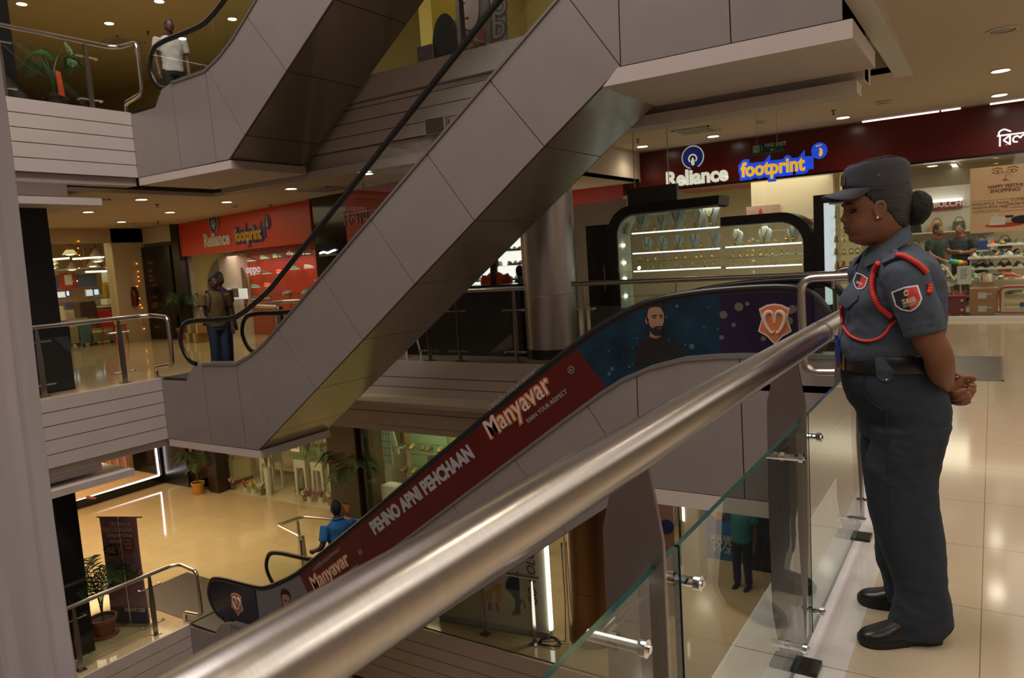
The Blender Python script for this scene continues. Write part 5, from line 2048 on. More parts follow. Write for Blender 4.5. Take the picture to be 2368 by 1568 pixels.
# poster in the window
pst = thing('poster', 'large cream festive offer poster in the shop window with a painted face', 'poster', (0.3, 14.34, 1.42))
PX0, PX1, PZ0, PZ1 = -0.315, 0.98, 1.42, 2.46
mb = MB()
mb.box((PX0, 14.345, PZ0), (PX1, 14.352, PZ1))
mb.build('sheet', mat('poster_cream', (0.62, 0.46, 0.26), 0.5, noise=0.25, nscale=1.2, color2=(0.62, 0.38, 0.22)), pst)
M_INKB = mat('ink_brown', (0.16, 0.05, 0.03), 0.6)
PY = 14.343
mb = MB()
for cx in (0.06, 0.245):
    s_ = 1 if cx < 0.1 else -1
    pts = [(-0.075, 0.0), (-0.02, 0.03), (0.045, 0.018), (0.075, -0.012), (0.0, -0.022)]
    mb.tube(smooth_path([Vector((cx + a * s_, PY, 2.36 + b)) for a, b in pts + pts[:1]], 3), 0.004, seg=5)
    mb.tube(smooth_path([Vector((cx + a * s_, PY, 2.405 + b)) for a, b in ((-0.085, -0.005), (-0.02, 0.025), (0.06, 0.005))], 3), 0.006, seg=5)
    mb.ell((cx, PY, 2.362), 0.014, 0.003, 0.014, seg=8, ring=6)
mb.tube(smooth_path([Vector((a, PY, b)) for a, b in ((0.155, 2.34), (0.165, 2.27), (0.145, 2.262))], 3), 0.003, seg=5)
mb.tube([Vector((0.205 + 0.045 * math.cos(k * 0.5), PY, 2.265 + 0.045 * math.sin(k * 0.5))) for k in range(11)], 0.0025, seg=5)
mb.build('painted_face', M_INKB, pst)
mb = MB()
mb.prism([(0.11, PY, 2.235), (0.145, PY, 2.243), (0.16, PY, 2.238), (0.175, PY, 2.243), (0.205, PY, 2.235), (0.155, PY, 2.212)], (0, -0.002, 0))
mb.build('painted_lips', mat('ink_red', (0.45, 0.03, 0.02), 0.5), pst)
for s_, z, x, sz in (('HAPPY FESTIVE', 2.115, 0.16, 0.070), ('SHOPPING!', 2.045, 0.16, 0.080)):
    text_mb(s_, sz, (x, PY, z), UX, UZ, 0.002, align='CENTER', bold=0.002).build('lettering', M_INKB, pst)
for s_, z, x, sz in (('NON-STICK TAWA', 1.86, -0.29, 0.058), ('WORTH \u20b9795 FREE', 1.80, -0.29, 0.058), ('ON PURCHASE OF ITEMS & ABOVE', 1.76, -0.28, 0.024),
                     ('3 LITRE C', 1.89, 0.23, 0.062), ('WORTH \u20b91', 1.825, 0.20, 0.062), ('ON PURCHASE OF', 1.785, 0.22, 0.024)):
    text_mb(s_, sz, (x, PY, z), UX, UZ, 0.002).build('lettering', M_INKB, pst)
mb = MB()
mb.tube([(-0.30, PY, 1.925), (0.97, PY, 1.945)], 0.002, seg=4)
mb.tube([(-0.29, PY, 1.735), (0.97, PY, 1.755)], 0.002, seg=4)
mb.tube([(0.17, PY, 1.76), (0.17, PY, 1.90)], 0.001, seg=4)
mb.build('rule_lines', mat('ink_red', (0.45, 0.03, 0.02), 0.5), pst)
mb = MB()
mb.prism([(-0.06, PY, 1.53), (0.16, PY, 1.53), (0.18, PY, 1.66), (-0.02, PY, 1.67)], (0, -0.002, 0))
mb.box((0.02, PY - 0.002, 1.67), (0.06, PY, 1.71))
mb.build('printed_pot', M_SILV, pst)
mb = MB()
mb.prism([(0.38 + 0.14 * math.cos(k * math.pi / 10), PY, 1.595 + 0.065 * math.sin(k * math.pi / 10)) for k in range(20)], (0, -0.002, 0))
mb.box((0.16, PY - 0.002, 1.64), (0.27, PY, 1.672))
mb.build('printed_pan', M_BLACK, pst)
mb = MB()
mb.prism([(0.15 + 0.26 * math.cos(k * math.pi / 10), PY + 0.001, 1.525 + 0.035 * math.sin(k * math.pi / 10)) for k in range(20)], (0, -0.001, 0))
mb.build('printed_tray', mat('ink_red', (0.45, 0.03, 0.02), 0.5), pst)

# crimson wall sign inside
t = thing('wall_sign', 'crimson BULCHEE sign over the bag shelves deep inside the shop', 'sign', on_y(2180, 475, 19.2))
a, b = on_y(2136, 487, 19.2), on_y(2225, 460, 19.2)
mb = MB()
mb.box((a.x, 19.2, a.z), (b.x, 19.3, b.z - 0.03))
mb.build('board', mat('crimson', (0.30, 0.015, 0.04), 0.4), t)
mb = MB()
mb.box((a.x, 19.17, b.z - 0.03), (b.x, 19.3, b.z + 0.02))
mb.build('light_strip', lamp_mat('strip_white2', (1.0, 0.95, 0.88), 2.0), t)
p = on_y(2158, 480, 19.19)
text_mb('BULCHEE', 0.17, p, UX, UZ, 0.004, bold=0.006).build('lettering', M_PAPER, t)
# bag shelving behind the assistants
t = thing('display_shelf', 'white wall shelving of handbags under the crimson sign', 'shelf', on_y(2180, 560, 19.3))
x0, x1 = a.x - 1.2, b.x + 0.6
mb = MB()
mb.box((x0, 19.32, 0.1), (x1, 19.36, a.z + 0.5))
mb.build('back_panel', M_WOODL, t)
for z in (0.5, 1.0, 1.45):
    mb = MB()
    mb.box((x0, 18.95, z), (x1, 19.32, z + 0.03))
    mb.build('shelf', M_WOODL, t)
rnd = random.Random(3)
BAGM = [mat('bag_black', (0.02, 0.02, 0.022), 0.4), mat('bag_blue', (0.03, 0.07, 0.25), 0.4), mat('bag_tan', (0.35, 0.20, 0.09), 0.5), mat('bag_olive', (0.10, 0.10, 0.06), 0.5), mat('bag_orange', (0.6, 0.22, 0.02), 0.5)]


def handbag(x, y, z, m, text):
    t = thing('handbag', text, 'bag', (x, y, z), group='handbags on the shop shelving')
    mb = MB()
    mb.prism([(x - 0.13, y - 0.06, z), (x + 0.13, y - 0.06, z), (x + 0.11, y - 0.06, z + 0.2), (x - 0.11, y - 0.06, z + 0.2)], (0, 0.12, 0))
    mb.build('body', m, t, bevel=0.01)
    mb = MB()
    mb.tube([(x + 0.08 * math.cos(math.pi * k / 8), y, z + 0.19 + 0.10 * math.sin(math.pi * k / 8)) for k in range(9)], 0.008, seg=6)
    mb.build('handle', BAGM[0], t)


k = 0
for z in (0.53, 1.03, 1.48):
    for i in range(7):
        x = x0 + 0.2 + 0.42 * i
        handbag(x, 19.1, z, BAGM[(k * 3 + i) % 5], 'handbag standing on the white shelving behind the shop assistants')
        k += 1

# shoes
SHOEC = [((0.02, 0.02, 0.022), (0.6, 0.6, 0.58)), ((0.75, 0.09, 0.03), (0.7, 0.68, 0.62)), ((0.25, 0.10, 0.04), (0.05, 0.03, 0.02)), ((0.28, 0.08, 0.32), (0.65, 0.6, 0.6)), ((0.03, 0.09, 0.22), (0.6, 0.6, 0.6)), ((0.45, 0.42, 0.38), (0.6, 0.6, 0.58)), ((0.05, 0.25, 0.14), (0.6, 0.6, 0.4)), ((0.5, 0.33, 0.12), (0.12, 0.06, 0.03))]
SHOEN = ['black', 'bright orange', 'brown leather', 'purple', 'navy', 'grey', 'green', 'tan']


def shoe_proto(i):
    c, sc = SHOEC[i]
    t = thing('shoe', SHOEN[i] + ' shoe', 'shoe', (0, 0, 0))
    xs = [0, 0.01, 0.03, 0.07, 0.12, 0.17, 0.21, 0.245, 0.265, 0.275]
    wd = [0.012, 0.026, 0.034, 0.036, 0.036, 0.042, 0.045, 0.038, 0.024, 0.008]
    hi = [0.07, 0.088, 0.092, 0.088, 0.085, 0.072, 0.055, 0.045, 0.036, 0.026]
    up, so = MB(), MB()
    up.rings([[(x, -w_ * math.cos(math.pi * k / 8), 0.018 + (h - 0.018) * math.sin(math.pi * k / 8) ** 0.8) for k in range(9)] for x, w_, h in zip(xs, wd, hi)])
    so.rings([[(x - 0.002 + 0.004 * (j / 9), -w_ * 1.1, 0), (x, -w_ * 1.12, 0.022), (x, w_ * 1.12, 0.022), (x, w_ * 1.1, 0)] for j, (x, w_) in enumerate(zip(xs, wd))])
    up.build('upper', mat('shoe_' + SHOEN[i].replace(' ', '_'), c, 0.45), t, smooth=1.0)
    so.build('sole', mat('sole_' + SHOEN[i].replace(' ', '_'), sc, 0.6), t)
    return t


SHP = [shoe_proto(i) for i in range(8)]
SHU = [False] * 8


def place_shoe(i, loc, rz, text, group):
    if not SHU[i]:
        SHU[i] = True
        o = SHP[i]
        o.location = loc
        o.rotation_euler = (0, 0, rz)
        o['label'] = text
        o['group'] = group
        return o
    return copy_tree(SHP[i], loc, text, group, rz)


def shelf_table(x0, x1, y0, y1, levels, text):
    t = thing('display_table', text, 'table', ((x0 + x1) / 2, (y0 + y1) / 2, 0))
    for z in levels:
        mb = MB()
        mb.box((x0, y0, z - 0.03), (x1, y1, z))
        mb.build('shelf', M_WOODL, t)
    for x in (x0 + 0.03, x1 - 0.06):
        for y in (y0 + 0.03, y1 - 0.06):
            mb = MB()
            mb.box((x, y, 0), (x + 0.03, y + 0.03, levels[-1] - 0.03))
            mb.build('leg', M_STEEL, t)
    return t


rnd = random.Random(11)
for ti, (x0, x1, y0, lv, nm) in enumerate(((-0.65, 0.55, 15.1, (0.35, 0.62), 'low white table behind the poster window'), (0.75, 1.9, 15.3, (0.4, 0.66), 'low white table at the right photo edge'),
                                      (-0.4, 1.2, 16.6, (0.75, 0.95), 'white table in the second row'), (-1.6, -0.7, 15.6, (0.5, 0.8), 'white table before the shop assistants'), (-0.1, 1.9, 18.0, (0.95, 1.15), 'white table farthest inside the shop'))):
    shelf_table(x0, x1, y0, y0 + 0.75, lv, nm)
    for li, z in enumerate(lv):
        for r_ in range(3 if li else 2):
            n = int((x1 - x0 - 0.1) / 0.14)
            for k in range(n):
                i = rnd.choice([0, 0, 0, 2, 4, 5, 5, 1, 3, 6, 7, 0])
                rz = -math.pi / 2 + rnd.uniform(-0.2, 0.2)
                place_shoe(i, (x0 + 0.1 + 0.14 * k, y0 + 0.28 + 0.23 * r_, z), rz, SHOEN[i] + ' shoe on the ' + nm, 'shoes on the shop tables')
# feature shoes in the window
place_shoe(1, on_y(2338, 640, 14.95) + Vector((-0.10, 0, -0.02)), -0.35, 'vivid orange running shoe at the right edge, over a white display pod', 'feature shoes')
place_shoe(3, on_y(2345, 672, 14.9) + Vector((-0.14, 0, -0.02)), -0.45, 'purple running shoe below the orange one at the right edge', 'feature shoes')
t = thing('display_pod', 'cream rounded box with red rim holding a dark trainer, at right edge', 'display', on_y(2345, 735, 14.75))
c = on_y(2350, 695, 14.75)
mb = MB()
rr = round_path([(c.x - 0.22, 14.6, 0.09), (c.x - 0.22, 14.6, 0.52), (c.x + 0.55, 14.6, 0.52), (c.x + 0.55, 14.6, 0.09), (c.x - 0.22, 14.6, 0.09)], 0.09)
n_ = len(rr) - 1
inner = [Vector((c.x + 0.165 + (p.x - c.x - 0.165) * 0.86, 14.6, 0.305 + (p.z - 0.305) * 0.72)) for p in rr]
vs, fs = [], []
for p, q in zip(rr[:-1], inner[:-1]):
    vs += [p, q, q + Vector((0, 0.35, 0)), p + Vector((0, 0.35, 0))]
for k in range(n_):
    for j in range(4):
        fs.append((k * 4 + j, k * 4 + (j + 1) % 4, ((k + 1) % n_) * 4 + (j + 1) % 4, ((k + 1) % n_) * 4 + j))
mb.add(vs, fs)
mb.build('shell', mat('pod_cream', (0.62, 0.55, 0.42), 0.4), t, smooth=0.8)
mb = MB()
mb.tube(rr[:-1], 0.018, seg=8, closed=True)
mb.build('rim', mat('pod_red', (0.5, 0.03, 0.03), 0.4), t, smooth=2)
mb = MB()
mb.box((c.x - 0.3, 14.55, 0.0), (c.x + 0.6, 15.0, 0.085))
mb.build('plinth', mat('pod_pink', (0.55, 0.33, 0.28), 0.4), t, bevel=0.01)
place_shoe(4, (c.x + 0.05, 14.72, 0.16), -0.2, 'dark trainer with white stripes inside the cream display pod', 'feature shoes')
# cartons, pan, pot, notice
CART = [('carton', 'crimson gift carton, lower of the stack at the guard\'s back', (2189, 705), 0.56, 0.17, 'box_crimson', (0.22, 0.012, 0.035)), ('carton', 'crimson gift carton, upper of the stack at the guard\'s back', (2189, 684), 0.56, 0.15, 'box_crimson', (0.22, 0.012, 0.035)),
        ('carton', 'orange-brown cookware carton on the shop floor, lower one', (2275, 712), 0.40, 0.22, 'box_brown', (0.42, 0.19, 0.10)), ('carton', 'orange-brown cookware carton on the shop floor, upper one', (2275, 680), 0.40, 0.22, 'box_brown', (0.42, 0.19, 0.10))]
zz = {}
for nm, tx, (px, py), w_, h_, mn, mc in CART:
    x = on_y(px, py, 14.8).x
    z = zz.get(px, 0.06)
    zz[px] = z + h_ + 0.002
    t = thing(nm, tx, 'box', (x, 14.8, z), group='cartons in the shop window')
    mb = MB()
    mb.box((x - w_ / 2, 14.65, z), (x + w_ / 2, 15.0, z + h_))
    mb.build('box', mat(mn, mc, 0.45), t, bevel=0.004)
    mb = MB()
    if 'crimson' in tx:
        for k in range(2):
            mb.lathe([(0.02, 0), (0.0001, 0.002)], c=(x - w_ / 2 + 0.05 + 0.46 * k, 14.65, z + h_ / 2), axis=(0, -1, 0), seg=12)
    else:
        mb.box((x - 0.08, 14.645, z + 0.05), (x + 0.04, 14.65, z + 0.15))
        mb.box((x + 0.04, 14.645, z + 0.11), (x + 0.12, 14.65, z + 0.13))
    mb.build('printed_picture', M_SILV, t)
t = thing('notice', 'small white notice sheet on the inside of the shop glass', 'notice', on_y(2228, 660, 14.5))
a, b = on_y(2213, 658, 14.5), on_y(2247, 614, 14.5)
mb = MB()
mb.box((a.x, 14.5, a.z), (b.x, 14.504, b.z))
mb.build('sheet', M_PAPER, t)
mb = MB()
for k in range(6):
    z = b.z - 0.06 - 0.03 * k
    mb.box((a.x + 0.05, 14.497, z), (b.x - 0.06 - 0.01 * (k % 3), 14.5, z + 0.008))
mb.build('text_lines', M_GAP, t)
t = thing('frying_pan', 'dark frying pan with gold rim tilted in the window behind the guard', 'pan', on_y(2190, 655, 14.7))
c = on_y(2192, 655, 14.7)
ax = Vector((0, -0.5, 0.85)).normalized()
mb = MB()
mb.lathe([(0.10, 0), (0.145, 0.03), (0.15, 0.035), (0.135, 0.03), (0.01, 0.012)], c=c, axis=ax, seg=28)
mb.build('pan_body', mat('pan_grey', (0.05, 0.045, 0.04), 0.4), t, smooth=0.8)
mb = MB()
A_ = ax.orthogonal().normalized()
B_ = ax.cross(A_)
mb.tube([c + ax * 0.035 + A_ * 0.15 * math.cos(k * math.pi / 12) + B_ * 0.15 * math.sin(k * math.pi / 12) for k in range(24)], 0.006, seg=6, closed=True)
mb.build('rim', M_BRASS, t)
mb = MB()
mb.lathe([(0.03, 0.013), (0.0001, 0.016)], c=c, axis=ax, seg=14)
mb.build('red_spot', mat('pod_red', (0.5, 0.03, 0.03), 0.4), t)
mb = MB()
mb.tube([c + Vector((0.10, -0.1, 0.05)), c + Vector((-0.02, 0.0, 0.24)), c + Vector((-0.10, 0.05, 0.32))], 0.02, seg=8)
mb.build('handle', M_PAPER, t)
t = thing('pressure_cooker', 'shiny steel cooking pot on the low shelf below the poster', 'pot', on_y(2281, 650, 15.0))
c = on_y(2281, 652, 15.0)
mb = MB()
mb.lathe([(0.10, 0), (0.11, 0.02), (0.11, 0.14), (0.115, 0.15), (0.04, 0.17), (0.0001, 0.172)], c=c, seg=24)
mb.build('pot_body', M_CHROME, t, smooth=0.6)
mb = MB()
mb.tube([c + Vector((0.11, 0, 0.12)), c + Vector((0.24, -0.02, 0.13))], 0.014, seg=8)
mb.lathe([(0.012, 0.17), (0.018, 0.2), (0.0001, 0.205)], c=c, seg=12)
mb.build('handle', M_BLACK, t)
# standing panels and pictures inside the left part of the shop
t = thing('wall_picture', 'pink promotional picture with a red shoe, behind the lower jewellery case', 'picture', on_y(1760, 490, 16.55))
a, b = on_y(1727, 520, 16.55), on_y(1802, 472, 16.55)
mb = MB()
mb.box((a.x, 16.54, a.z), (b.x, 16.59, b.z))
mb.build('panel', mat('picture_pink', (0.55, 0.36, 0.33), 0.4, noise=0.3, nscale=3), t)
mb = MB()
c = on_y(1757, 493, 16.53)
mb.prism([c + Vector((a_, 0, b_)) for a_, b_ in ((0, 0.10), (0.03, 0.09), (0.05, -0.02), (0.16, -0.10), (0.14, -0.12), (0.02, -0.06), (-0.02, -0.02))], (0, -0.004, 0))
mb.build('printed_shoe', mat('ink_red', (0.45, 0.03, 0.02), 0.5), t)

# fire exit sign
ex = thing('exit_sign', 'small green FIRE EXIT sign hanging from the ceiling by two wires', 'sign', (-2.92, 12.0, 2.84))
mb = MB()
mb.box((-3.155, 11.985, 2.855), (-2.685, 12.005, 2.995))
mb.build('board', mat('exit_green', (0.008, 0.055, 0.035), 0.35), ex)
mb = MB()
for x in (-3.07, -2.77):
    mb.tube([(x, 11.995, 2.995), (x, 11.995, 3.45)], 0.003, seg=6)
mb.build('wires', M_STEELD, ex)
mb = MB()
mb.box((-3.135, 11.982, 2.875), (-3.03, 11.985, 2.98))
mb.build('pictogram_ground', mat('exit_cream', (0.55, 0.60, 0.42), 0.4), ex)
mb = MB()
for ln in (((-3.10, 2.89), (-3.085, 2.92), (-3.075, 2.945)), ((-3.085, 2.92), (-3.06, 2.905), (-3.05, 2.885)), ((-3.10, 2.935), (-3.075, 2.945), (-3.055, 2.93)), ((-3.073, 2.962), (-3.070, 2.965)), ((-3.125, 2.88), (-3.125, 2.975), (-3.042, 2.975), (-3.042, 2.88))):
    mb.tube([(a_, 11.981, b_) for a_, b_ in ln], 0.004, seg=5)
mb.build('running_figure', M_BLACK, ex)
text_mb('FIRE EXIT', 0.078, (-2.955, 11.983, 2.935), UX, UZ, 0.002).build('lettering', mat('exit_cream', (0.55, 0.60, 0.42), 0.4), ex)
mb = MB()
for ln in (((-2.87, 2.89), (-2.80, 2.89)), ((-2.84, 2.91), (-2.87, 2.89), (-2.84, 2.87)), ((-3.01, 2.97), (-2.985, 2.955), (-3.0, 2.93)), ((-3.01, 2.93), (-2.985, 2.915), (-3.0, 2.89))):
    mb.tube([(a_, 11.982, b_) for a_, b_ in ln], 0.004, seg=5)
mb.build('arrow', mat('exit_cream', (0.55, 0.60, 0.42), 0.4), ex)

# ================================================================== jewellery display cases
M_CASEW = mat('case_white', (0.62, 0.60, 0.55), 0.35)
M_LED = lamp_mat('led_strip', (0.80, 0.95, 1.0), 3.2)
M_GOLD = mat('gold', (0.80, 0.48, 0.10), 0.22, metal=1.0)
M_AMBER = mat('amber_stand', (0.55, 0.25, 0.03), 0.3)
M_VELV = mat('cream_bust', (0.62, 0.60, 0.55), 0.6)
GREENGL = glass_mat('green_glass', tint=(0.80, 0.95, 0.88))
KY = 10.5


def case(text, outline, inner, depth=0.5):
    t = thing('jewellery_case', text, 'display case', (sum(p[0] for p in outline) / len(outline), KY + depth / 2, 0))
    n = len(outline)
    mb = MB()
    vs, fs = [], []
    for p, q in zip(outline, inner):
        vs += [(p[0], KY, p[1]), (q[0], KY, q[1]), (q[0], KY + depth, q[1]), (p[0], KY + depth, p[1])]
    for k in range(n - 1):
        for j in range(4):
            fs.append((k * 4 + j, k * 4 + (j + 1) % 4, (k + 1) * 4 + (j + 1) % 4, (k + 1) * 4 + j))
    fs += [(0, 1, 2, 3), tuple((n - 1) * 4 + j for j in (3, 2, 1, 0))]
    mb.add(vs, fs)
    mb.build('frame', M_BLACK, t, smooth=0.6)
    mb = MB()
    inn2 = [(q[0] + (c_[0] - q[0]) * 0.03, q[1] + (c_[1] - q[1]) * 0.03) for q, c_ in zip(inner, [(sum(p[0] for p in inner) / n, 1.2)] * n)]
    vs, fs = [], []
    for p, q in zip(inner, inn2):
        vs += [(p[0], KY + 0.03, p[1]), (q[0], KY + 0.03, q[1]), (q[0], KY + depth, q[1]), (p[0], KY + depth, p[1])]
    for k in range(n - 1):
        for j in range(4):
            fs.append((k * 4 + j, k * 4 + (j + 1) % 4, (k + 1) * 4 + (j + 1) % 4, (k + 1) * 4 + j))
    mb.add(vs, fs)
    mb.build('white_lining', M_CASEW, t)
    return t


def arc(cx, cz, r, a0, a1, n=8):
    return [(cx + r * math.cos(math.radians(a0 + (a1 - a0) * k / n)), cz + r * math.sin(math.radians(a0 + (a1 - a0) * k / n))) for k in range(n + 1)]


oA = [(-4.97, 0.0)] + arc(-4.55, 1.75, 0.42, 180, 90) + [(-3.225, 2.19)]
iA = [(-4.80, 0.0)] + arc(-4.52, 1.74, 0.30, 180, 90) + [(-3.24, 2.06)]
cA = case('tall black-framed jewellery case with rounded left shoulder, busts on its shelves', oA, iA)
oB = [(-3.22, 1.88)] + arc(-2.42, 1.45, 0.43, 90, 0) + [(-1.99, 0.0)]
iB = [(-3.22, 1.76)] + arc(-2.44, 1.44, 0.32, 90, 0) + [(-2.13, 0.0)]
cB = case('lower black-framed jewellery case with rounded right shoulder', oB, iB)
oC = [(-1.985, 0.0), (-1.985, 2.06), (-0.9, 2.06), (-0.9, 0.0)]
iC = [(-1.86, 0.0), (-1.86, 1.95), (-1.02, 1.95), (-1.02, 0.0)]
cC = case('black-framed case of hanging gold jewellery just left of the guard\'s face', oC, iC)
for t, x0, x1, zs_, led in ((cA, -4.76, -3.24, (0.80, 1.0, 1.18, 1.32, 1.45, 1.75), (1.18, 1.45, 1.75)), (cB, -3.22, -2.14, (0.80, 1.17, 1.30, 1.46), (0.86, 1.17, 1.46)), (cC, -1.85, -1.02, (0.9, 1.08, 1.27, 1.43, 1.59, 1.75), ())):
    for z in zs_:
        mb = MB()
        mb.box((x0, KY + 0.05, z - 0.008), (x1, KY + 0.46, z))
        mb.build('glass_shelf', GREENGL, t)
    for z in led:
        mb = MB()
        mb.box((x0 + 0.18 if t is cA else x0 + 0.05, KY + 0.035, z - 0.012), (x1 - 0.01, KY + 0.048, z + 0.004))
        mb.build('led_strip', M_LED, t)
    mb = MB()
    mb.box((x0, KY + 0.012, 0.30), (x1, KY + 0.02, zs_[-1] + 0.3))
    mb.build('front_glass', M_GLASS, t)
    mb = MB()
    mb.box((x0 - 0.03, KY + 0.01, 0), (x1 + 0.03, KY + 0.5, 0.62))
    mb.build('plinth', M_BLACK, t)
mb = MB()
mb.box((-1.86, KY + 0.02, 0.6), (-1.80, KY + 0.48, 1.95))
mb.build('side_light_panel', lamp_mat('panel_cool', (0.82, 0.88, 1.0), 0.6), cC)
for i, (px, py) in enumerate(((1432, 568), (1436, 608), (1437, 645), (1441, 685))):
    p = on_y(px, py, KY + 0.2)
    mb = MB()
    mb.ell((-4.785, KY + 0.2, p.z), 0.012, 0.025, 0.025)
    mb.build('spot_lamp', lamp_mat('spot_on', (1.0, 1.0, 0.85), 8.0), cA)
p = on_y(1478, 620, KY + 0.3)
mb = MB()
mb.ell(p, 0.025)
mb.build('spot_lamp', lamp_mat('spot_on_yellow', (1.0, 1.0, 0.55), 14.0), cA)
area_lamp('case_light', (-3.9, 10.75, 2.03), 1.2, 3.5, (0.95, 1.0, 0.85), sy=0.3)
area_lamp('case_light', (-2.7, 10.75, 1.72), 0.8, 2.2, (0.95, 1.0, 0.85), sy=0.3)
area_lamp('case_light', (-1.45, 10.72, 1.93), 0.7, 3.0, (0.92, 0.96, 1.0), sy=0.3)


def bust(loc, s, text, grp):
    t = thing('jewellery_bust', text, 'bust', loc, group=grp)
    x, y, z = loc
    prof = [(-0.030, 0.0), (-0.045, 0.02), (-0.055, 0.06), (-0.085, 0.14), (-0.10, 0.20), (-0.075, 0.245), (-0.035, 0.26), (-0.03, 0.29), (0.03, 0.29), (0.035, 0.26), (0.075, 0.245), (0.10, 0.20), (0.085, 0.14), (0.055, 0.06), (0.045, 0.02), (0.030, 0.0)]
    mb = MB()
    fr = [Vector((x + a * s, y - 0.02 * s - 0.045 * s * math.exp(-(a / 0.07) ** 2), z + b * s)) for a, b in prof]
    bk = [Vector((x + a * s, y + 0.03 * s, z + b * s)) for a, b in prof]
    n = len(prof)
    mb.add(fr + bk, [tuple(range(n - 1, -1, -1)), tuple(range(n, 2 * n))] + [(k, (k + 1) % n, n + (k + 1) % n, n + k) for k in range(n)])
    mb.build('torso', M_VELV, t, smooth=0.7)
    mb = MB()
    ch = [(-0.04, 0.265), (-0.045, 0.22), (-0.03, 0.16), (0.0, 0.12), (0.03, 0.16), (0.045, 0.22), (0.04, 0.265)]
    mb.tube(smooth_path([Vector((x + a * s, y - 0.07 * s, z + b * s)) for a, b in ch], 3), 0.008 * s, seg=6)
    mb.build('necklace', M_GOLD, t)
    mb = MB()
    mb.prism([(x - 0.014 * s, y - 0.075 * s, z + 0.02 * s), (x + 0.014 * s, y - 0.075 * s, z + 0.02 * s), (x + 0.02 * s, y - 0.08 * s, z + 0.13 * s), (x - 0.02 * s, y - 0.08 * s, z + 0.13 * s)], (0, 0.012 * s, 0))
    mb.build('pendant', M_AMBER, t)
    return t


def bx_(px, py, yy=KY + 0.25):
    return on_y(px, py, yy)


TOPB = [(1447, 540, .8), (1487, 533, 1.25), (1532, 531, 1.0), (1568, 526, 1.4), (1616, 522, 1.15), (1646, 518, 1.45)]
ORD = ['leftmost', 'second from left', 'third from left', 'fourth from left', 'fifth from left', 'rightmost']
for i, (px, py, s) in enumerate(TOPB):
    x = bx_(px, py).x
    bust((x, KY + 0.25, 1.752), s * 0.86, 'pale necklace bust on the top lit shelf of the tall jewellery case, ' + ORD[i], 'necklace busts in the tall case')
for i, (px, py, s) in enumerate(((1499, 585, .9), (1533, 580, .9), (1570, 577, .9), (1606, 572, .95), (1652, 566, 1.05))):
    x = bx_(px, py).x
    bust((x, KY + 0.25, 1.452), s * 0.86, 'pale necklace bust on the second lit shelf of the tall jewellery case, ' + (ORD[:4] + ['rightmost'])[i], 'necklace busts in the tall case')
for i, (px, py, s) in enumerate(((1705, 570, 1.0), (1770, 560, 1.05), (1835, 553, .95))):
    x = bx_(px, py).x
    bust((x, KY + 0.25, 1.462), s * 0.84, 'pale necklace bust on the top shelf of the lower jewellery case, ' + ['left one', 'middle one', 'right one'][i], 'necklace busts in the lower case')


# little ornaments: three kinds, copied
def orn(kind):
    t = thing(['gold_earring', 'gold_bangle', 'ring_stand'][kind], 'gold ornament', 'jewellery', (0, 0, 0))
    mb = MB()
    if kind == 0:
        mb.lathe([(0.002, 0.07), (0.006, 0.05), (0.003, 0.045), (0.018, 0.015), (0.020, 0.008), (0.004, 0.0)], seg=10)
        mb.build('drop', M_GOLD, t, smooth=0.8)
        mb = MB()
        mb.lathe([(0.008, 0.07), (0.011, 0.078), (0.0002, 0.084)], seg=10)
        mb.build('stud', M_GOLD, t)
    elif kind == 1:
        mb.tube([(0.024 * math.cos(k * math.pi / 8), 0, 0.03 + 0.024 * math.sin(k * math.pi / 8)) for k in range(16)], 0.006, seg=6, closed=True)
        mb.build('ring', M_GOLD, t, smooth=2)
        mb = MB()
        mb.box((-0.012, -0.008, 0), (0.012, 0.008, 0.008))
        mb.build('foot', M_BLACK, t)
    else:
        mb.lathe([(0.022, 0), (0.026, 0.01), (0.020, 0.05), (0.014, 0.075), (0.004, 0.085)], seg=10)
        mb.build('cone', M_AMBER, t, smooth=0.8)
        mb = MB()
        mb.tube([(0.019 * math.cos(k * math.pi / 6), 0.019 * math.sin(k * math.pi / 6), 0.055) for k in range(12)], 0.004, seg=5, closed=True)
        mb.build('gold_band', M_GOLD, t)
    return t


ORN = [orn(k) for k in range(3)]
ORU = [False] * 3
KN = ['gold drop earring', 'gold bangle', 'amber cone with gold ring']


def ornament(k, loc, text, grp, s=1.0):
    if not ORU[k]:
        ORU[k] = True
        o = ORN[k]
        o.location = loc
        o['label'] = text
        o['group'] = grp
    else:
        o = copy_tree(ORN[k], loc, text, grp)
    o.scale = (s, s, s)
    return o


rnd = random.Random(21)
for nm, x0, x1, rows in (('tall jewellery case', -4.6, -3.3, ((1.75, 2, 9), (1.45, 2, 9), (1.32, 0, 9), (1.18, 0, 11), (1.0, 1, 8))), ('lower jewellery case', -3.15, -2.2, ((1.46, 1, 8), (1.30, 0, 10), (1.17, 1, 10), (0.80, 0, 6)))):
    for z, k, n in rows:
        for i in range(n):
            x = x0 + (x1 - x0) * (i + rnd.uniform(0.2, 0.8)) / n
            kk = k if rnd.random() < 0.8 else rnd.randrange(3)
            ornament(kk, (x, KY + rnd.uniform(0.10, 0.20), z + 0.001), KN[kk] + ' on the glass shelf of the ' + nm, 'ornaments in the ' + nm, rnd.uniform(0.9, 1.25))
for z in (1.75, 1.59, 1.43, 1.27, 1.08):
    for i in range(9):
        kk = rnd.choice((0, 0, 1, 1, 2)) if z > 1.1 else 2
        ornament(kk, (-1.74 + 0.088 * i, KY + rnd.uniform(0.10, 0.22), z + 0.001), KN[kk] + ' in the case beside the guard\'s face', 'ornaments in the case beside the guard', rnd.uniform(1.0, 1.35))
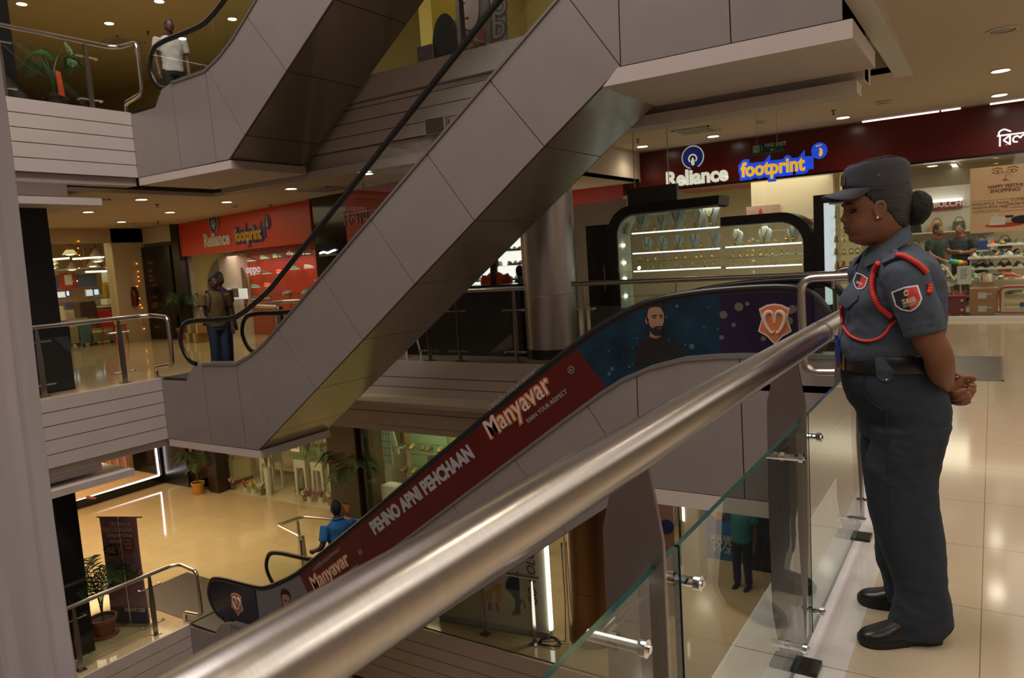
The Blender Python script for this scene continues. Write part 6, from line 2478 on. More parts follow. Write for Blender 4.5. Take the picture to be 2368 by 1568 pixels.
# black boxes beside and above the cases
t = thing('cabinet', 'plain black cabinet between the steel pillar and the jewellery case', 'cabinet', (-5.15, 10.7, 0))
mb = MB()
mb.box((-5.36, KY + 0.05, 0), (-4.99, KY + 0.55, 1.92))
mb.build('body', M_BLACK, t, bevel=0.005)
mb = MB()
mb.box((-5.08, KY + 0.045, 0.9), (-5.065, KY + 0.05, 1.3))
mb.build('handle', M_STEELD, t)
t = thing('sign_box', 'black box panel hanging over the tall jewellery case below the red band', 'panel', (-4.8, 12.0, 2.2))
mb = MB()
mb.box((-5.22, 11.9, 2.2), (-4.35, 12.0, 2.54))
mb.build('panel', M_BLACK, t)
mb = MB()
for x in (-5.1, -4.5):
    mb.tube([(x, 11.95, 2.54), (x, 11.95, 3.45)], 0.008, seg=6)
mb.build('hangers', M_STEELD, t)

# ================================================================== pillar, counter, stool, lit shoe shelf behind the escalator
pil = thing('pillar', 'round steel-clad pillar behind the escalators on the guard\'s storey', 'pillar', (-5.70, 9.62, 0))
pc = Vector((-5.52, 9.62, 0))
mb = MB()
mb.lathe([(0.40, 0.14), (0.40, 0.92), (0.396, 0.925), (0.396, 0.93), (0.40, 0.935), (0.40, 3.7)], c=pc, seg=48)
mb.build('cladding', mat('steel_cladding', (0.50, 0.44, 0.42), 0.34, metal=0.85, noise=0.05, nscale=3), pil, smooth=0.5)
mb = MB()
mb.lathe([(0.415, 0.0), (0.415, 0.14)], c=pc, seg=48)
mb.build('base_ring', M_BLACK, pil, smooth=0.5)
mb = MB()
for a in (math.radians(-125), math.radians(-140)):
    d = Vector((math.cos(a), math.sin(a), 0))
    mb.obox(pc + d * 0.400 + Vector((0, 0, 1.9)), d * 0.002, Vector((-d.y, d.x, 0)) * 0.003, (0, 0, 1.76))
mb.build('joint_lines', M_GAP, pil)
ct = thing('counter', 'dark service counter behind the railing, left of the steel pillar', 'counter', (-7.0, 9.7, 0))
mb = MB()
mb.box((-8.6, 9.45, 0), (-5.95, 9.85, 1.07))
mb.build('body', mat('counter_dark', (0.022, 0.018, 0.017), 0.3), ct)
mb = MB()
mb.box((-8.6, 9.38, 1.07), (-5.93, 9.9, 1.11))
mb.build('top', M_BLACKG, ct)
st = thing('stool', 'white plastic stool standing left of the dark counter, half behind the escalator', 'stool', (-8.15, 9.2, 0))
sc_ = Vector((-8.12, 9.25, 0))
mb = MB()
mb.box(sc_ + Vector((-0.15, -0.15, 0.44)), sc_ + Vector((0.15, 0.15, 0.47)))
mb.build('seat', mat('stool_white', (0.60, 0.58, 0.48), 0.4), st, bevel=0.01)
for sx in (-1, 1):
    for sy in (-1, 1):
        mb = MB()
        mb.tube([sc_ + Vector((sx * 0.12, sy * 0.12, 0.45)), sc_ + Vector((sx * 0.18, sy * 0.18, 0.0))], [0.022, 0.016], seg=8)
        mb.build('leg', mat('stool_white', (0.60, 0.58, 0.48), 0.4), st)
sh = thing('display_shelf', 'brightly lit white shoe shelf seen between escalator and steel pillar', 'shelf', (-7.5, 12.4, 0))
a, b = on_y(1090, 640, 12.5), on_y(1222, 520, 12.5)
mb = MB()
mb.box((a.x - 0.5, 12.52, 0.2), (b.x, 12.56, 2.6))
mb.build('back_panel', lamp_mat('backlit_white', (1.0, 1.0, 0.90), 0.9), sh)
for py in (648, 613, 580, 546):
    z = on_y(1190, py, 12.3).z
    mb = MB()
    mb.box((a.x - 0.5, 12.15, z - 0.012), (b.x, 12.52, z))
    mb.build('glass_shelf', GREENGL, sh)
    for k in range(9):
        i = [2, 7, 0, 5, 2, 0, 7, 3, 2][k]
        place_shoe(i, (b.x - 0.12 - 0.17 * k, 12.42, z), -1.4 + 0.3 * (k % 3), SHOEN[i] + ' shoe on the brightly lit shelf beside the steel pillar', 'shoes on the lit shelf by the pillar')
# ================================================================== left lobby of the guard's storey
M_GREY = mat('wall_grey_green', (0.20, 0.19, 0.14), 0.6)
M_DOORB = mat('black_door', (0.010, 0.009, 0.009), 0.25)
M_REDL = mat('bright_red_panel', (0.60, 0.045, 0.022), 0.4)
mb = MB()
mb.box((XL - 1.45, 4.9, -0.0), (XL - 0.55, 5.50, 2.85))
mb.box((XL - 1.48, 4.88, 0.0), (XL - 0.50, 5.56, 1.0))
struct('pillar', mb, M_BLACK)
mb = MB()
mb.box((XL - 1.6, 4.5, 4.0), (XL - 0.50, 5.32, 7.0))
struct('pillar', mb, M_BLACK)
mb = MB()
mb.box((XL - 1.6, 4.3, -4.0), (XL - 0.62, 5.42, -1.0))
struct('pillar', mb, M_BLACKG)
# electronics shop
EX = -18.4
mb = MB()
mb.box((-24.6, 4, 0), (-24.5, 14, 2.9))
mb.box((-24.6, 13.9, 0), (-18.4, 14.0, 2.9))
mb.box((EX - 0.35, 10.35, 0), (EX, 11.2, 2.85))
mb.box((EX - 0.1, 4, 2.50), (EX, 11.2, 2.85))
struct('wall_shop', mb, mat('shop_wall_cream', (0.60, 0.48, 0.30), 0.6))
mb = MB()
mb.box((-18.4, 11.2, 0), (-16.6, 11.3, 2.85))
struct('wall_lobby', mb, M_GREY)
mb = MB()
a = on_y(320, 570, 11.19)
b = on_y(406, 530, 11.19)
mb.box((-18.3, 11.12, 2.45), (b.x, 11.22, 2.84))
struct('trim_13', mb, M_PLASTER)
a, b = on_y(334, 790, 11.15), on_y(394, 566, 11.15)
mb = MB()
mb.box((a.x, 11.1, 0), (b.x, 11.19, b.z))
o = struct('door_1', mb, M_DOORB)
mb = MB()
mb.box((b.x - 0.12, 11.06, 1.0), (b.x - 0.09, 11.1, 1.2))
mb.build('door_handle', M_STEEL, o)
a, b = on_y(405, 780, 11.1), on_y(424, 530, 11.1)
mb = MB()
mb.box((-16.95, 11.02, 0), (-16.66, 11.2, 2.84))
struct('trim_14', mb, M_BLACK)
for i, (y0, y1) in enumerate(((4.2, 6.3), (6.33, 8.4), (8.43, 10.3))):
    mb = MB()
    mb.box((EX - 0.05, y0, 0.02), (EX - 0.04, y1, 2.5))
    struct('window_%d' % (5 + i), mb, M_GLASS)
area_lamp('electronics_light', (-21.4, 8.4, 2.45), 3.5, 95, (1.0, 0.74, 0.36), sy=4.5)


def flat_panel(name, text, cat, px0, py0, px1, py1, X, m, thick=0.03, frame=None, group=None):
    """upright panel in a plane x = X seen between two sight corners"""
    a, b = on_x(px0, py0, X), on_x(px1, py1, X)
    t = thing(name, text, cat, (X, min(a.y, b.y), min(a.z, b.z)), group=group)
    mb = MB()
    mb.box((X - thick, a.y, a.z), (X, b.y, b.z))
    mb.build('panel', m, t)
    mb = MB()
    y0, y1, z0, z1 = min(a.y, b.y), max(a.y, b.y), min(a.z, b.z), max(a.z, b.z)
    for c, d in (((y0, z0), (y1, z0)), ((y1, z0), (y1, z1)), ((y1, z1), (y0, z1)), ((y0, z1), (y0, z0))):
        mb.tube([(X + 0.005, c[0], c[1]), (X + 0.005, d[0], d[1])], 0.012, seg=4)
    mb.build('edge_frame', frame or m, t)
    return t, (y0, y1, z0, z1)


M_SCREEN = lamp_mat('screen', (0.62, 0.78, 1.0), 0.9)
t, r_ = flat_panel('banner', 'blue banner with a red burst over the television wall', 'banner', 112, 668, 222, 634, -23.6, mat('banner_blue', (0.03, 0.14, 0.24), 0.5))
mb = MB()
ym, zm = r_[0] + (r_[1] - r_[0]) * 0.40, (r_[2] + r_[3]) / 2
mb.prism([(-23.58, ym + a * 0.5, zm + b * 0.5) for a, b in ((-0.5, 0.5), (0.4, 0.55), (0.5, -0.2), (0.1, -0.55), (-0.6, -0.4))], (0.01, 0, 0))
mb.build('red_burst', mat('banner_red', (0.40, 0.05, 0.03), 0.5), t)
mb = MB()
mb.prism([(-23.56, ym + a * 0.22, zm + b * 0.3 + 0.05) for a, b in ((-0.5, 0.5), (0.5, 0.5), (0.5, -0.5), (-0.5, -0.5))], (0.01, 0, 0))
mb.build('white_label', M_PAPER, t)
for i, (x0, y0, x1, y1, s) in enumerate(((113, 692, 124, 674, 'leftmost'), (127, 690, 152, 673, 'second from left'), (152, 685, 160, 672, 'narrow, third from left'), (199, 686, 216, 668, 'pale, fourth from left'), (216, 683, 228, 668, 'blue, rightmost'))):
    t, r_ = flat_panel('television', 'lit television on the back wall of the electronics shop, ' + s, 'television', x0, y0, x1, y1, -23.4, M_SCREEN if i in (0, 2, 4) else lamp_mat('screen_pale', (0.8, 0.85, 0.9), 0.6), frame=M_BLACK, group='televisions')
t, r_ = flat_panel('poster', 'yellow and white poster inside the electronics shop', 'poster', 241, 687, 274, 652, -22.8, mat('poster_yellow', (0.60, 0.36, 0.05), 0.5))
mb = MB()
mb.box((-22.81, r_[0], r_[3]), (-22.79, r_[1], r_[3] + 0.36))
mb.build('white_top', M_PAPER, t)
mb = MB()
for k in range(5):
    mb.box((-22.79, r_[0] + 0.08, r_[3] - 0.12 - 0.07 * k), (-22.785, r_[1] - 0.12 - 0.1 * (k % 2), r_[3] - 0.10 - 0.07 * k))
mb.build('text_lines', M_GAP, t)
# pendant lamps and light strips
PL = thing('pendant_lamp', 'lamp', 'pendant lamp', (0, 0, 0))
mb = MB()
mb.lathe([(0.03, 0.22), (0.05, 0.18), (0.17, 0.02), (0.18, 0.0)], seg=18, cap=False)
mb.build('shade', mat('lamp_shade_grey', (0.45, 0.40, 0.32), 0.4), PL, smooth=0.8)
mb = MB()
mb.ell((0, 0, 0.02), 0.12, 0.12, 0.035)
mb.build('bulb', lamp_mat('pendant_glow', (1.0, 0.88, 0.55), 5.0), PL, smooth=2)
mb = MB()
mb.tube([(0, 0, 0.2), (0, 0, 0.55)], 0.006, seg=5)
mb.build('cord', M_BLACK, PL)
first = True
for i, (px, py, X) in enumerate(((162, 589, -20.5), (223, 594, -20.5), (286, 584, -20), (226, 605, -21.5), (119, 611, -21.5), (120, 621, -22), (267, 608, -21.5), (215, 616, -22.2), (252, 619, -22.5), (167, 624, -22.8))):
    p = on_x(px, py, X)
    s = 'pendant lamp in the electronics shop, ' + ['nearest on the left', 'nearest in the middle', 'beside the pale pillar', 'below the middle one', 'left edge, upper', 'left edge, lower', 'small, right of middle', 'small, under the light strip', 'small, near the yellow poster', 'smallest, over the blue banner'][i]
    if first:
        PL.location = p
        PL['label'] = s
        PL['group'] = 'pendant lamps in the electronics shop'
        first = False
    else:
        copy_tree(PL, p, s, 'pendant lamps in the electronics shop')
for i, (x0, y0, x1, y1) in enumerate(((103, 602, 160, 597), (168, 599, 240, 594), (262, 596, 290, 594), (198, 629, 247, 627), (265, 626, 293, 624))):
    a, b = on_x(x0, y0, -21.2), on_x(x1, y1, -21.2)
    t = thing('tube_light', 'warm light strip under the electronics shop ceiling, ' + ['left end', 'centre', 'by the pillar', 'lower, left half', 'lower, right half'][i], 'ceiling light', a, group='light strips')
    mb = MB()
    mb.tube([a, b], 0.022, seg=6)
    mb.build('tube', lamp_mat('strip_warm', (1.0, 0.86, 0.5), 3.0), t)
    mb = MB()
    for q in (a, b):
        mb.tube([q, Vector((q.x, q.y, 2.85))], 0.006, seg=5)
    mb.build('hangers', M_STEELD, t)


# counters, appliances, crates
def block(name, text, cat, px0, py0, px1, py1, X, m, depth=0.5, top=None, group=None):
    a, b = on_x(px0, py0, X), on_x(px1, py1, X)
    z0, z1 = min(a.z, b.z), max(a.z, b.z)
    t = thing(name, text, cat, (X, (a.y + b.y) / 2, z0), group=group)
    mb = MB()
    mb.box((X - depth, a.y, z0), (X, b.y, z1))
    mb.build('body', m, t, bevel=0.01)
    mb = MB()
    mb.box((X - depth + 0.02, min(a.y, b.y) + 0.02, z1), (X - 0.02, max(a.y, b.y) - 0.02, z1 + 0.03))
    mb.build('lid', top or m, t)
    return t


M_APPW = mat('appliance_white', (0.66, 0.62, 0.52), 0.4)
for i, a in enumerate(((104, 745, 128, 712, -22.5, M_APPW, 'white kitchen appliance on the left shelf of the electronics shop', 'appliance'), (132, 742, 150, 710, -22.4, M_APPW, 'white mixer on the shelf beside the left edge', 'appliance'), (152, 716, 175, 700, -22.3, mat('box_blue', (0.05, 0.10, 0.2), 0.5), 'small blue box on the shelf', 'box'),
                       (188, 735, 222, 698, -21.6, mat('fridge_black', (0.02, 0.02, 0.02), 0.3), 'dark square appliance in the middle of the shop', 'appliance'), (248, 705, 262, 692, -22, M_APPW, 'left white toaster on the dark shelf', 'toaster'), (263, 704, 278, 691, -22, M_APPW, 'right white toaster on the dark shelf', 'toaster'),
                       (280, 690, 298, 670, -21, M_APPW, 'white printer on top of the shelf at the pillar', 'printer'), (272, 668, 297, 655, -21, mat('box_blue2', (0.03, 0.09, 0.16), 0.5), 'blue carton over the printer', 'box'))):
    block('appliance' if a[7] == 'appliance' else a[7], a[6], a[7], *a[:4], a[4], a[5], 0.35)
block('shelf_unit', 'dark shelf unit with cookware in the electronics shop', 'shelf', 222, 760, 282, 707, -21.9, mat('shelf_dark', (0.05, 0.045, 0.035), 0.5), 0.4, M_APPW)
block('shelf_unit', 'pale shelf unit below the white mixers, beside the black column', 'shelf', 100, 800, 172, 720, -22.9, M_APPW, 0.4)
block('shelf_unit', 'narrow grey shelf unit against the pale pillar', 'shelf', 283, 800, 302, 684, -19.6, mat('shelf_grey', (0.35, 0.33, 0.26), 0.5), 0.3)
for i, a in enumerate(((138, 800, 160, 745, mat('crate_brown', (0.08, 0.05, 0.03), 0.6), 'dark brown tall bin in front of the electronics shop'), (154, 797, 183, 757, mat('crate_cream', (0.42, 0.35, 0.20), 0.6), 'cream crate right of the brown bin'), (184, 797, 212, 752, mat('crate_blue', (0.10, 0.22, 0.26), 0.5), 'blue and white carton among the crates'), (212, 793, 262, 767, mat('crate_olive', (0.30, 0.27, 0.16), 0.6), 'wide olive crate with dark wheels'))):
    t = block('crate', a[5], 'crate', *a[:4], -18.9, a[4], 0.5, group='crates by the electronics shop')
    c, d = on_x(a[0], a[1], -18.9), on_x(a[2], a[3], -18.9)
    zb = c.z
    for y in (c.y + 0.08, d.y - 0.08):
        mb = MB()
        mb.lathe([(0.05, -0.015), (0.05, 0.015)], c=(-18.86, y, zb - 0.04), axis=(1, 0, 0), seg=12)
        mb.build('wheel', M_RUBBER, t)


def red_chair(p, rz, text):
    t = thing('chair', text, 'chair', p, rz, 'red plastic chairs')
    m = mat('red_plastic', (0.45, 0.02, 0.03), 0.35)
    mb = MB()
    mb.box((-0.2, -0.2, 0.43), (0.2, 0.2, 0.46))
    mb.build('seat', m, t, bevel=0.01, local=True)
    mb = MB()
    mb.prism([(-0.2, -0.2, 0.46), (-0.2, 0.2, 0.46), (-0.27, 0.18, 0.88), (-0.27, -0.18, 0.88)], (0.025, 0, 0))
    mb.build('backrest', m, t, bevel=0.008, local=True)
    for sx in (-1, 1):
        for sy in (-1, 1):
            mb = MB()
            mb.tube([(sx * 0.17, sy * 0.17, 0.44), (sx * 0.21, sy * 0.2, 0)], 0.016, seg=6)
            mb.build('leg', m, t, local=True)


red_chair(on_z(268, 795, 0), 1.9, 'red plastic chair on the left by the shop pillar')
red_chair(on_z(303, 786, 0) + Vector((-0.1, 0, 0)), 1.5, 'red plastic chair on the right, against the pale shop pillar')
# fire extinguisher, fairy lights
p = on_x(311, 688, EX + 0.06)
t = thing('fire_extinguisher', 'dark red fire extinguisher on the pale pillar beside the black door', 'fire extinguisher', p)
mb = MB()
mb.lathe([(0.07, -0.22), (0.08, -0.2), (0.08, 0.14), (0.05, 0.2), (0.025, 0.22)], c=p, seg=18)
mb.build('cylinder', mat('extinguisher_red', (0.16, 0.012, 0.012), 0.3), t, smooth=0.7)
mb = MB()
mb.box(p + Vector((-0.015, -0.05, 0.22)), p + Vector((0.015, 0.06, 0.27)))
mb.tube([p + Vector((0, 0.05, 0.25)), p + Vector((0.03, 0.10, 0.1)), p + Vector((0.02, 0.09, -0.1))], 0.012, seg=6)
mb.build('valve_hose', M_BLACK, t)
t = thing('fairy_lights', 'string of tiny orange fairy lights down the electronics shop front', 'lights', on_x(320, 600, EX + 0.03))
rnd = random.Random(8)
FL = [on_x(px, py, EX + 0.03) for px, py in ((316, 610), (319, 628), (320, 640), (321, 650), (317, 662), (322, 690), (324, 705), (328, 712), (330, 735), (333, 760))] + [on_x(px, py, EX + 0.03) for px, py in ((181, 558), (180, 574), (183, 590), (187, 600), (182, 620), (178, 650))]
mb = MB()
mb.tube(FL[:10], 0.004, seg=4)
mb.tube(FL[10:], 0.004, seg=4)
mb.build('wire', M_GAP, t)
for q in FL:
    mb = MB()
    mb.ell(q + Vector((0.01, 0, 0)), 0.014, seg=8, ring=5)
    mb.build('bulb', lamp_mat('fairy_orange', (1.0, 0.28, 0.02), 4.0), t)

# ---- second shopfront, facing the escalators
WA, WB = Vector((-16.7, 11.1, 0)), Vector((-10.83, 10.0, 0))
WX = (WB - WA).normalized()
WN = WX.cross(UZ)          # towards the atrium


def wpt(u, z, d=0.0):
    return WA + WX * u + UZ * z + WN * d


def wsight(px, py, d=0.0):
    q = on_plane(px, py, WA + WN * d, WN)
    return (q - WA).dot(WX), q.z


def wbox(mb, u0, u1, z0, z1, d0, d1, mi=0):
    mb.obox(wpt((u0 + u1) / 2, (z0 + z1) / 2, (d0 + d1) / 2), WX * ((u1 - u0) / 2), WN * ((d1 - d0) / 2), UZ * ((z1 - z0) / 2), mi)


zb = 2.04
sg = thing('shop_sign', 'orange-red shop band with white and yellow words in the left lobby', 'sign', wpt(2.9, zb))
mb = MB()
wbox(mb, 0.02, 5.95, zb, 2.83, -0.12, 0.03)
mb.build('band', M_REDL, sg)
u0, z0 = wsight(475, 571, 0.03)
u1, _ = wsight(630, 540, 0.03)
shop_logo(sg, wpt(u0, z0, 0.032), WX, UZ, (u1 - u0) / 3.35, M_SILV, M_BLUEM, M_YELM, M_BLUEM, M_BLUEM)
sg2 = thing('shop_sign', 'second orange-red band with white Devanagari letters, half behind the escalator', 'sign', wpt(8, zb))
mb = MB()
wbox(mb, 7.12, 9.2, 1.85, 2.83, -0.12, 0.05)
mb.build('band', M_REDL, sg2)
u0, z0 = wsight(793, 522, 0.06)
DEVA = [[(0.0, 0.82), (5.0, 0.82)], [(0.3, 0.82), (0.3, 0.0)], [(0.3, 0.82), (0.2, 1.05), (0.55, 1.2), (0.9, 1.0), (0.9, 0.82)], [(0.62, 0.82), (0.62, 0.62)], [(0.62, 0.75), (0.95, 0.62), (0.85, 0.42), (0.62, 0.42)], [(0.7, 0.42), (1.0, 0.0)],
        [(1.3, 0.2), (1.2, 0.45), (1.45, 0.55), (1.6, 0.35), (1.75, 0.5), (1.95, 0.5)], [(1.95, 0.82), (1.95, 0.0)], [(2.35, 0.82), (2.35, 0.0)], [(2.7, 0.7), (2.75, 0.3), (3.0, 0.25), (3.15, 0.35)], [(3.15, 0.82), (3.15, 0.0)], [(3.0, 1.05), (3.02, 1.06)],
        [(3.6, 0.7), (3.85, 0.55), (3.55, 0.4), (3.95, 0.0)], [(4.2, 0.82), (4.2, 0.0)]]
mb = MB()
strokes(mb, wpt(u0, z0, 0.05), WX, UZ, 0.235, DEVA, 0.055)
mb.build('lettering', M_SILV, sg2)
mb = MB()
wbox(mb, 5.97, 7.1, 0.0, 2.84, -0.2, 0.0)
wbox(mb, 7.12, 9.2, 0.0, 1.85, -0.2, -0.1)
struct('wall_lobby', mb, mat('dark_glass_panel', (0.016, 0.016, 0.017), 0.1))
mb = MB()
wbox(mb, 0.0, 5.97, 2.83, 2.86, -0.5, 0.1)
struct('trim_15', mb, M_CEIL)
# window display room behind
mb = MB()
wbox(mb, -0.3, 6.1, 0.0, 2.1, -1.30, -1.2)
struct('wall_shop', mb, mat('window_red', (0.46, 0.022, 0.016), 0.45))
mb = MB()
u_, _z = wsight(470, 700, -0.4)
wbox(mb, 0.02, 0.95, 0.0, 2.02, -1.2, -0.9)
struct('wall_shop', mb, M_PLASTER)
mb = MB()
wbox(mb, 0.0, 2.95, 0.03, zb, -0.035, -0.025)
struct('window_8', mb, M_GLASS)
mb = MB()
wbox(mb, 2.97, 5.95, 0.03, zb, -0.035, -0.025)
struct('window_9', mb, M_GLASS)
area_lamp('window_light', wpt(3.0, 1.98, -0.6), 5.0, 42, (1.0, 0.72, 0.55), sy=0.7, rot=(0, 0, math.atan2(WX.y, WX.x)))
for i, px in enumerate((485, 560, 640, 700)):
    u_, z_ = wsight(px, 585, -0.5)
# the arched brown cut-out with a picture
t = thing('display_arch', 'tall brown arched display board behind the lobby shop glass', 'display', wpt(2.2, 0, -1.0))
u0, z0 = wsight(490, 760, -1.0)
u1, z1 = wsight(562, 588, -1.0)
um, hw = (u0 + u1) / 2, (u1 - u0) / 2
mb = MB()
zc = 0.5 + 0.72
mb.prism([wpt(um + hw * math.cos(a), zc + (0.78 if math.sin(a) > 0 else 0.9) * math.sin(a), -1.0) for a in [2 * math.pi * k / 40 for k in range(40)]], WN * -0.05)
mb.build('board', mat('arch_brown', (0.10, 0.055, 0.03), 0.5, noise=0.5, nscale=4), t)
text_mb('ProPlanet', 0.13, wpt(um + 0.05, zc + 0.42, -0.99), WX, UZ, 0.004).build('lettering', M_SILV, t)
mb = MB()
wbox(mb, um - 0.25, um + 0.15, zc - 0.2, zc + 0.25, -0.995, -0.985)
mb.build('printed_photo', mat('photo_brown', (0.25, 0.12, 0.08), 0.5, noise=0.5, nscale=6), t)
t = thing('picture_panel', 'pale picture board with dark furniture shapes low in the lobby window', 'picture', wpt(3, 0.4, -0.8))
u0, z0 = wsight(516, 692, -0.8)
u1, z1 = wsight(570, 667, -0.8)
mb = MB()
wbox(mb, u0, u1, z0, z1, -0.82, -0.80)
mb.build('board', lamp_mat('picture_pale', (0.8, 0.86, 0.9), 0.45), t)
mb = MB()
wbox(mb, u0 + 0.08, u0 + 0.35, z0 + 0.06, z0 + 0.22, -0.80, -0.795)
wbox(mb, u0 + 0.5, u0 + 0.85, z0 + 0.04, z0 + 0.26, -0.80, -0.795)
mb.build('printed_shapes', M_GAP, t)
# shoes on wall pegs
for i, (px, py, k) in enumerate(((573, 602, 0), (603, 596, 6), (632, 593, 6), (664, 587, 5), (697, 586, 0), (582, 632, 0), (608, 631, 0), (640, 629, 1), (672, 621, 6), (704, 618, 5), (582, 663, 6), (612, 660, 1), (583, 690, 0), (607, 688, 0))):
    u_, z_ = wsight(px, py, -1.0)
    p = wpt(u_, z_ - 0.03, -1.0)
    place_shoe(k, p, math.atan2(WX.y, WX.x) + 0.3, SHOEN[k] + ' shoe on a peg in the lobby window, ' + ('upper row' if i < 5 else 'middle row' if i < 10 else 'lower row') + ' ' + str(['first', 'second', 'third', 'fourth', 'fifth'][i if i < 5 else i - 5 if i < 10 else i - 10]), 'shoes in the lobby window')
for i, (px, py) in enumerate(((640, 605), (650, 640))):
    pass
t = thing('glass_table', 'clear glass display tables crowding the right half of the lobby window', 'table', wpt(4.6, 0, -0.6))
for (u0, u1, z_) in ((3.3, 5.7, 1.02), (3.5, 5.6, 0.62)):
    mb = MB()
    wbox(mb, u0, u1, z_, z_ + 0.02, -0.95, -0.35)
    mb.build('glass_top', GREENGL, t)
for u_ in (3.4, 4.2, 5.0, 5.6):
    mb = MB()
    mb.tube([wpt(u_, 0, -0.4), wpt(u_, 1.02, -0.4)], 0.015, seg=6)
    mb.build('leg', M_STEEL, t)
rnd = random.Random(5)
for k in range(14):
    u_ = 3.5 + 0.15 * k
    place_shoe([0, 4, 5, 2, 0, 6, 4][k % 7], wpt(u_, 1.021 if k % 2 else 0.641, -0.6 - 0.1 * (k % 3)), -1.2, SHOEN[[0, 4, 5, 2, 0, 6, 4][k % 7]] + ' shoe on the clear glass tables of the lobby window', 'shoes on the glass tables')
for i, (px, py, s) in enumerate(((598, 632, 'oppo'), (668, 598, 'Charlotte\'s'))):
    u_, z_ = wsight(px - 28, py, -0.02)
    tt = thing('glass_lettering', 'pale word on the lobby window glass, ' + ('left of the black handrail' if i == 0 else 'crossing the black handrail'), 'lettering', wpt(u_, z_, -0.02))
    text_mb(s, 0.26, wpt(u_, z_, -0.015), WX, UZ, 0.004, shear=0.0 if i == 0 else 0.3, wide=1.15).build('lettering', lamp_mat('sign_pale', (0.8, 0.85, 1.0), 0.35) if i == 0 else mat('ink_slate', (0.10, 0.07, 0.09), 0.5), tt)
t = thing('light_fitting', 'wavy white neon line on the dark panel between the two red bands', 'lamp', wpt(6.5, 1.9, 0.02))
mb = MB()
P = [wsight(x, y, 0.02) for x, y in ((740, 586), (748, 583), (757, 585), (766, 581), (775, 578))]
mb.tube(smooth_path([wpt(a, b, 0.02) for a, b in P], 4), 0.016, seg=6)
mb.build('tube', lamp_mat('neon_white', (0.9, 1.0, 1.0), 4.0), t)
mb = MB()
a, b = P[0]
wbox(mb, a - 0.05, P[-1][0] + 0.05, b - 0.06, b - 0.03, 0.0, 0.02)
mb.build('bracket', M_STEELD, t)
# yellow cartons and rail by the wall
for i, (px, py) in enumerate(((446, 775), (462, 772), (450, 758), (468, 757))):
    u_, z_ = wsight(px, py, 0.25)
    t = thing('carton', 'small yellow carton at the foot of the red shop window, ' + ['front left', 'front right', 'upper left', 'upper right'][i], 'box', wpt(u_, 0.0 if i < 2 else 0.22, 0.25), group='yellow cartons')
    mb = MB()
    wbox(mb, u_ - 0.15, u_ + 0.15, 0.0 if i < 2 else 0.222, 0.22 if i < 2 else 0.44, 0.12, 0.38)
    mb.build('box', mat('carton_yellow', (0.32, 0.20, 0.05), 0.6), t, bevel=0.006)
    mb = MB()
    wbox(mb, u_ - 0.02, u_ + 0.02, 0.0 if i < 2 else 0.222, 0.22 if i < 2 else 0.442, 0.378, 0.384)
    mb.build('tape', M_PAPER, t)

# ================================================================== lowest storey, left lobby
Z0 = -4.0
mb = MB()
mb.box((-19.6, 3.5, Z0), (-19.0, 11.36, Z0 + 0.22))
struct('baseboard_left', mb, M_BLACKG)
mb = MB()
mb.box((-20.6, 3.5, Z0), (-20.5, 11.4, -1))
struct('wall_left', mb, mat('window_peach', (0.62, 0.34, 0.22), 0.6))
mb = MB()
mb.box((-20.5, 3.5, Z0 + 0.20), (-19.05, 11.3, Z0 + 0.23))
struct('floor', mb, mat('window_floor', (0.75, 0.52, 0.32), 0.4))
mb = MB()
mb.box((-19.06, 3.5, Z0 + 0.22), (-19.05, 11.3, -1.0))
struct('window_10', mb, M_GLASS)
mb = MB()
mb.box((-19.6, 11.30, Z0), (-18.98, 11.45, -1.0))
struct('trim_16', mb, M_BLACKG)
area_lamp('window_light', (-19.8, 7.5, -1.15), 6.5, 120, (1.0, 0.62, 0.34), sy=1.0, rot=(0, 0, math.pi / 2))
t = thing('neon_frame', 'thin glowing white line framing the peach lit window', 'lamp', on_x(360, 1110, -19.0))
P = [on_x(x, y, -19.03) for x, y in ((100, 1185), (180, 1158), (368, 1099), (360, 1036), (355, 1000))]
mb = MB()
mb.tube([P[0], P[1], P[2]], 0.018, seg=6)
mb.build('lower_tube', lamp_mat('neon_pinkwhite', (1.0, 0.92, 0.95), 6.0), t)
mb = MB()
mb.tube([P[2], P[3], P[4]], 0.018, seg=6)
mb.build('upright_tube', lamp_mat('neon_pinkwhite', (1.0, 0.92, 0.95), 6.0), t)
# curtains and a folding panel in the peach window
for i, (y0, y1, z0_, z1_, c, s) in enumerate(((4.8, 6.6, -2.6, -1.1, (0.70, 0.32, 0.12), 'short orange ruffled curtain at the left of the peach window'), (9.75, 11.2, -3.7, -1.05, (0.62, 0.30, 0.22), 'pink striped curtain beside the glowing line'), (6.6, 7.9, -3.7, -1.05, (0.60, 0.32, 0.24), 'pink curtain behind the orange ruffle'))):
    t = thing('curtain', s, 'curtain', (-20.2, y0, z0_))
    n = int((y1 - y0) / 0.03)
    fr = [(-20.3 + 0.06 * math.sin(k * 0.9), y0 + (y1 - y0) * k / n) for k in range(n + 1)]
    mb = MB()
    vs = [(x, y, z0_) for x, y in fr] + [(x, y, z1_) for x, y in fr]
    mb.add(vs, [(k, k + 1, n + 2 + k, n + 1 + k) for k in range(n)])
    mb.build('cloth', mat('curtain_%d' % i, c, 0.8), t, smooth=2, fix=False)
    mb = MB()
    mb.tube([(-20.3, y0, z1_), (-20.3, y1, z1_)], 0.02, seg=6)
    mb.build('rod', M_STEEL, t)
t = thing('backdrop_screen', 'pale rectangular backdrop panel in the peach window', 'panel', (-20.2, 8.7, Z0 + 0.3))
mb = MB()
mb.box((-20.15, 7.95, Z0 + 0.24), (-20.1, 9.7, -1.3))
mb.build('panel', mat('panel_cream', (0.66, 0.46, 0.28), 0.6), t)
mb = MB()
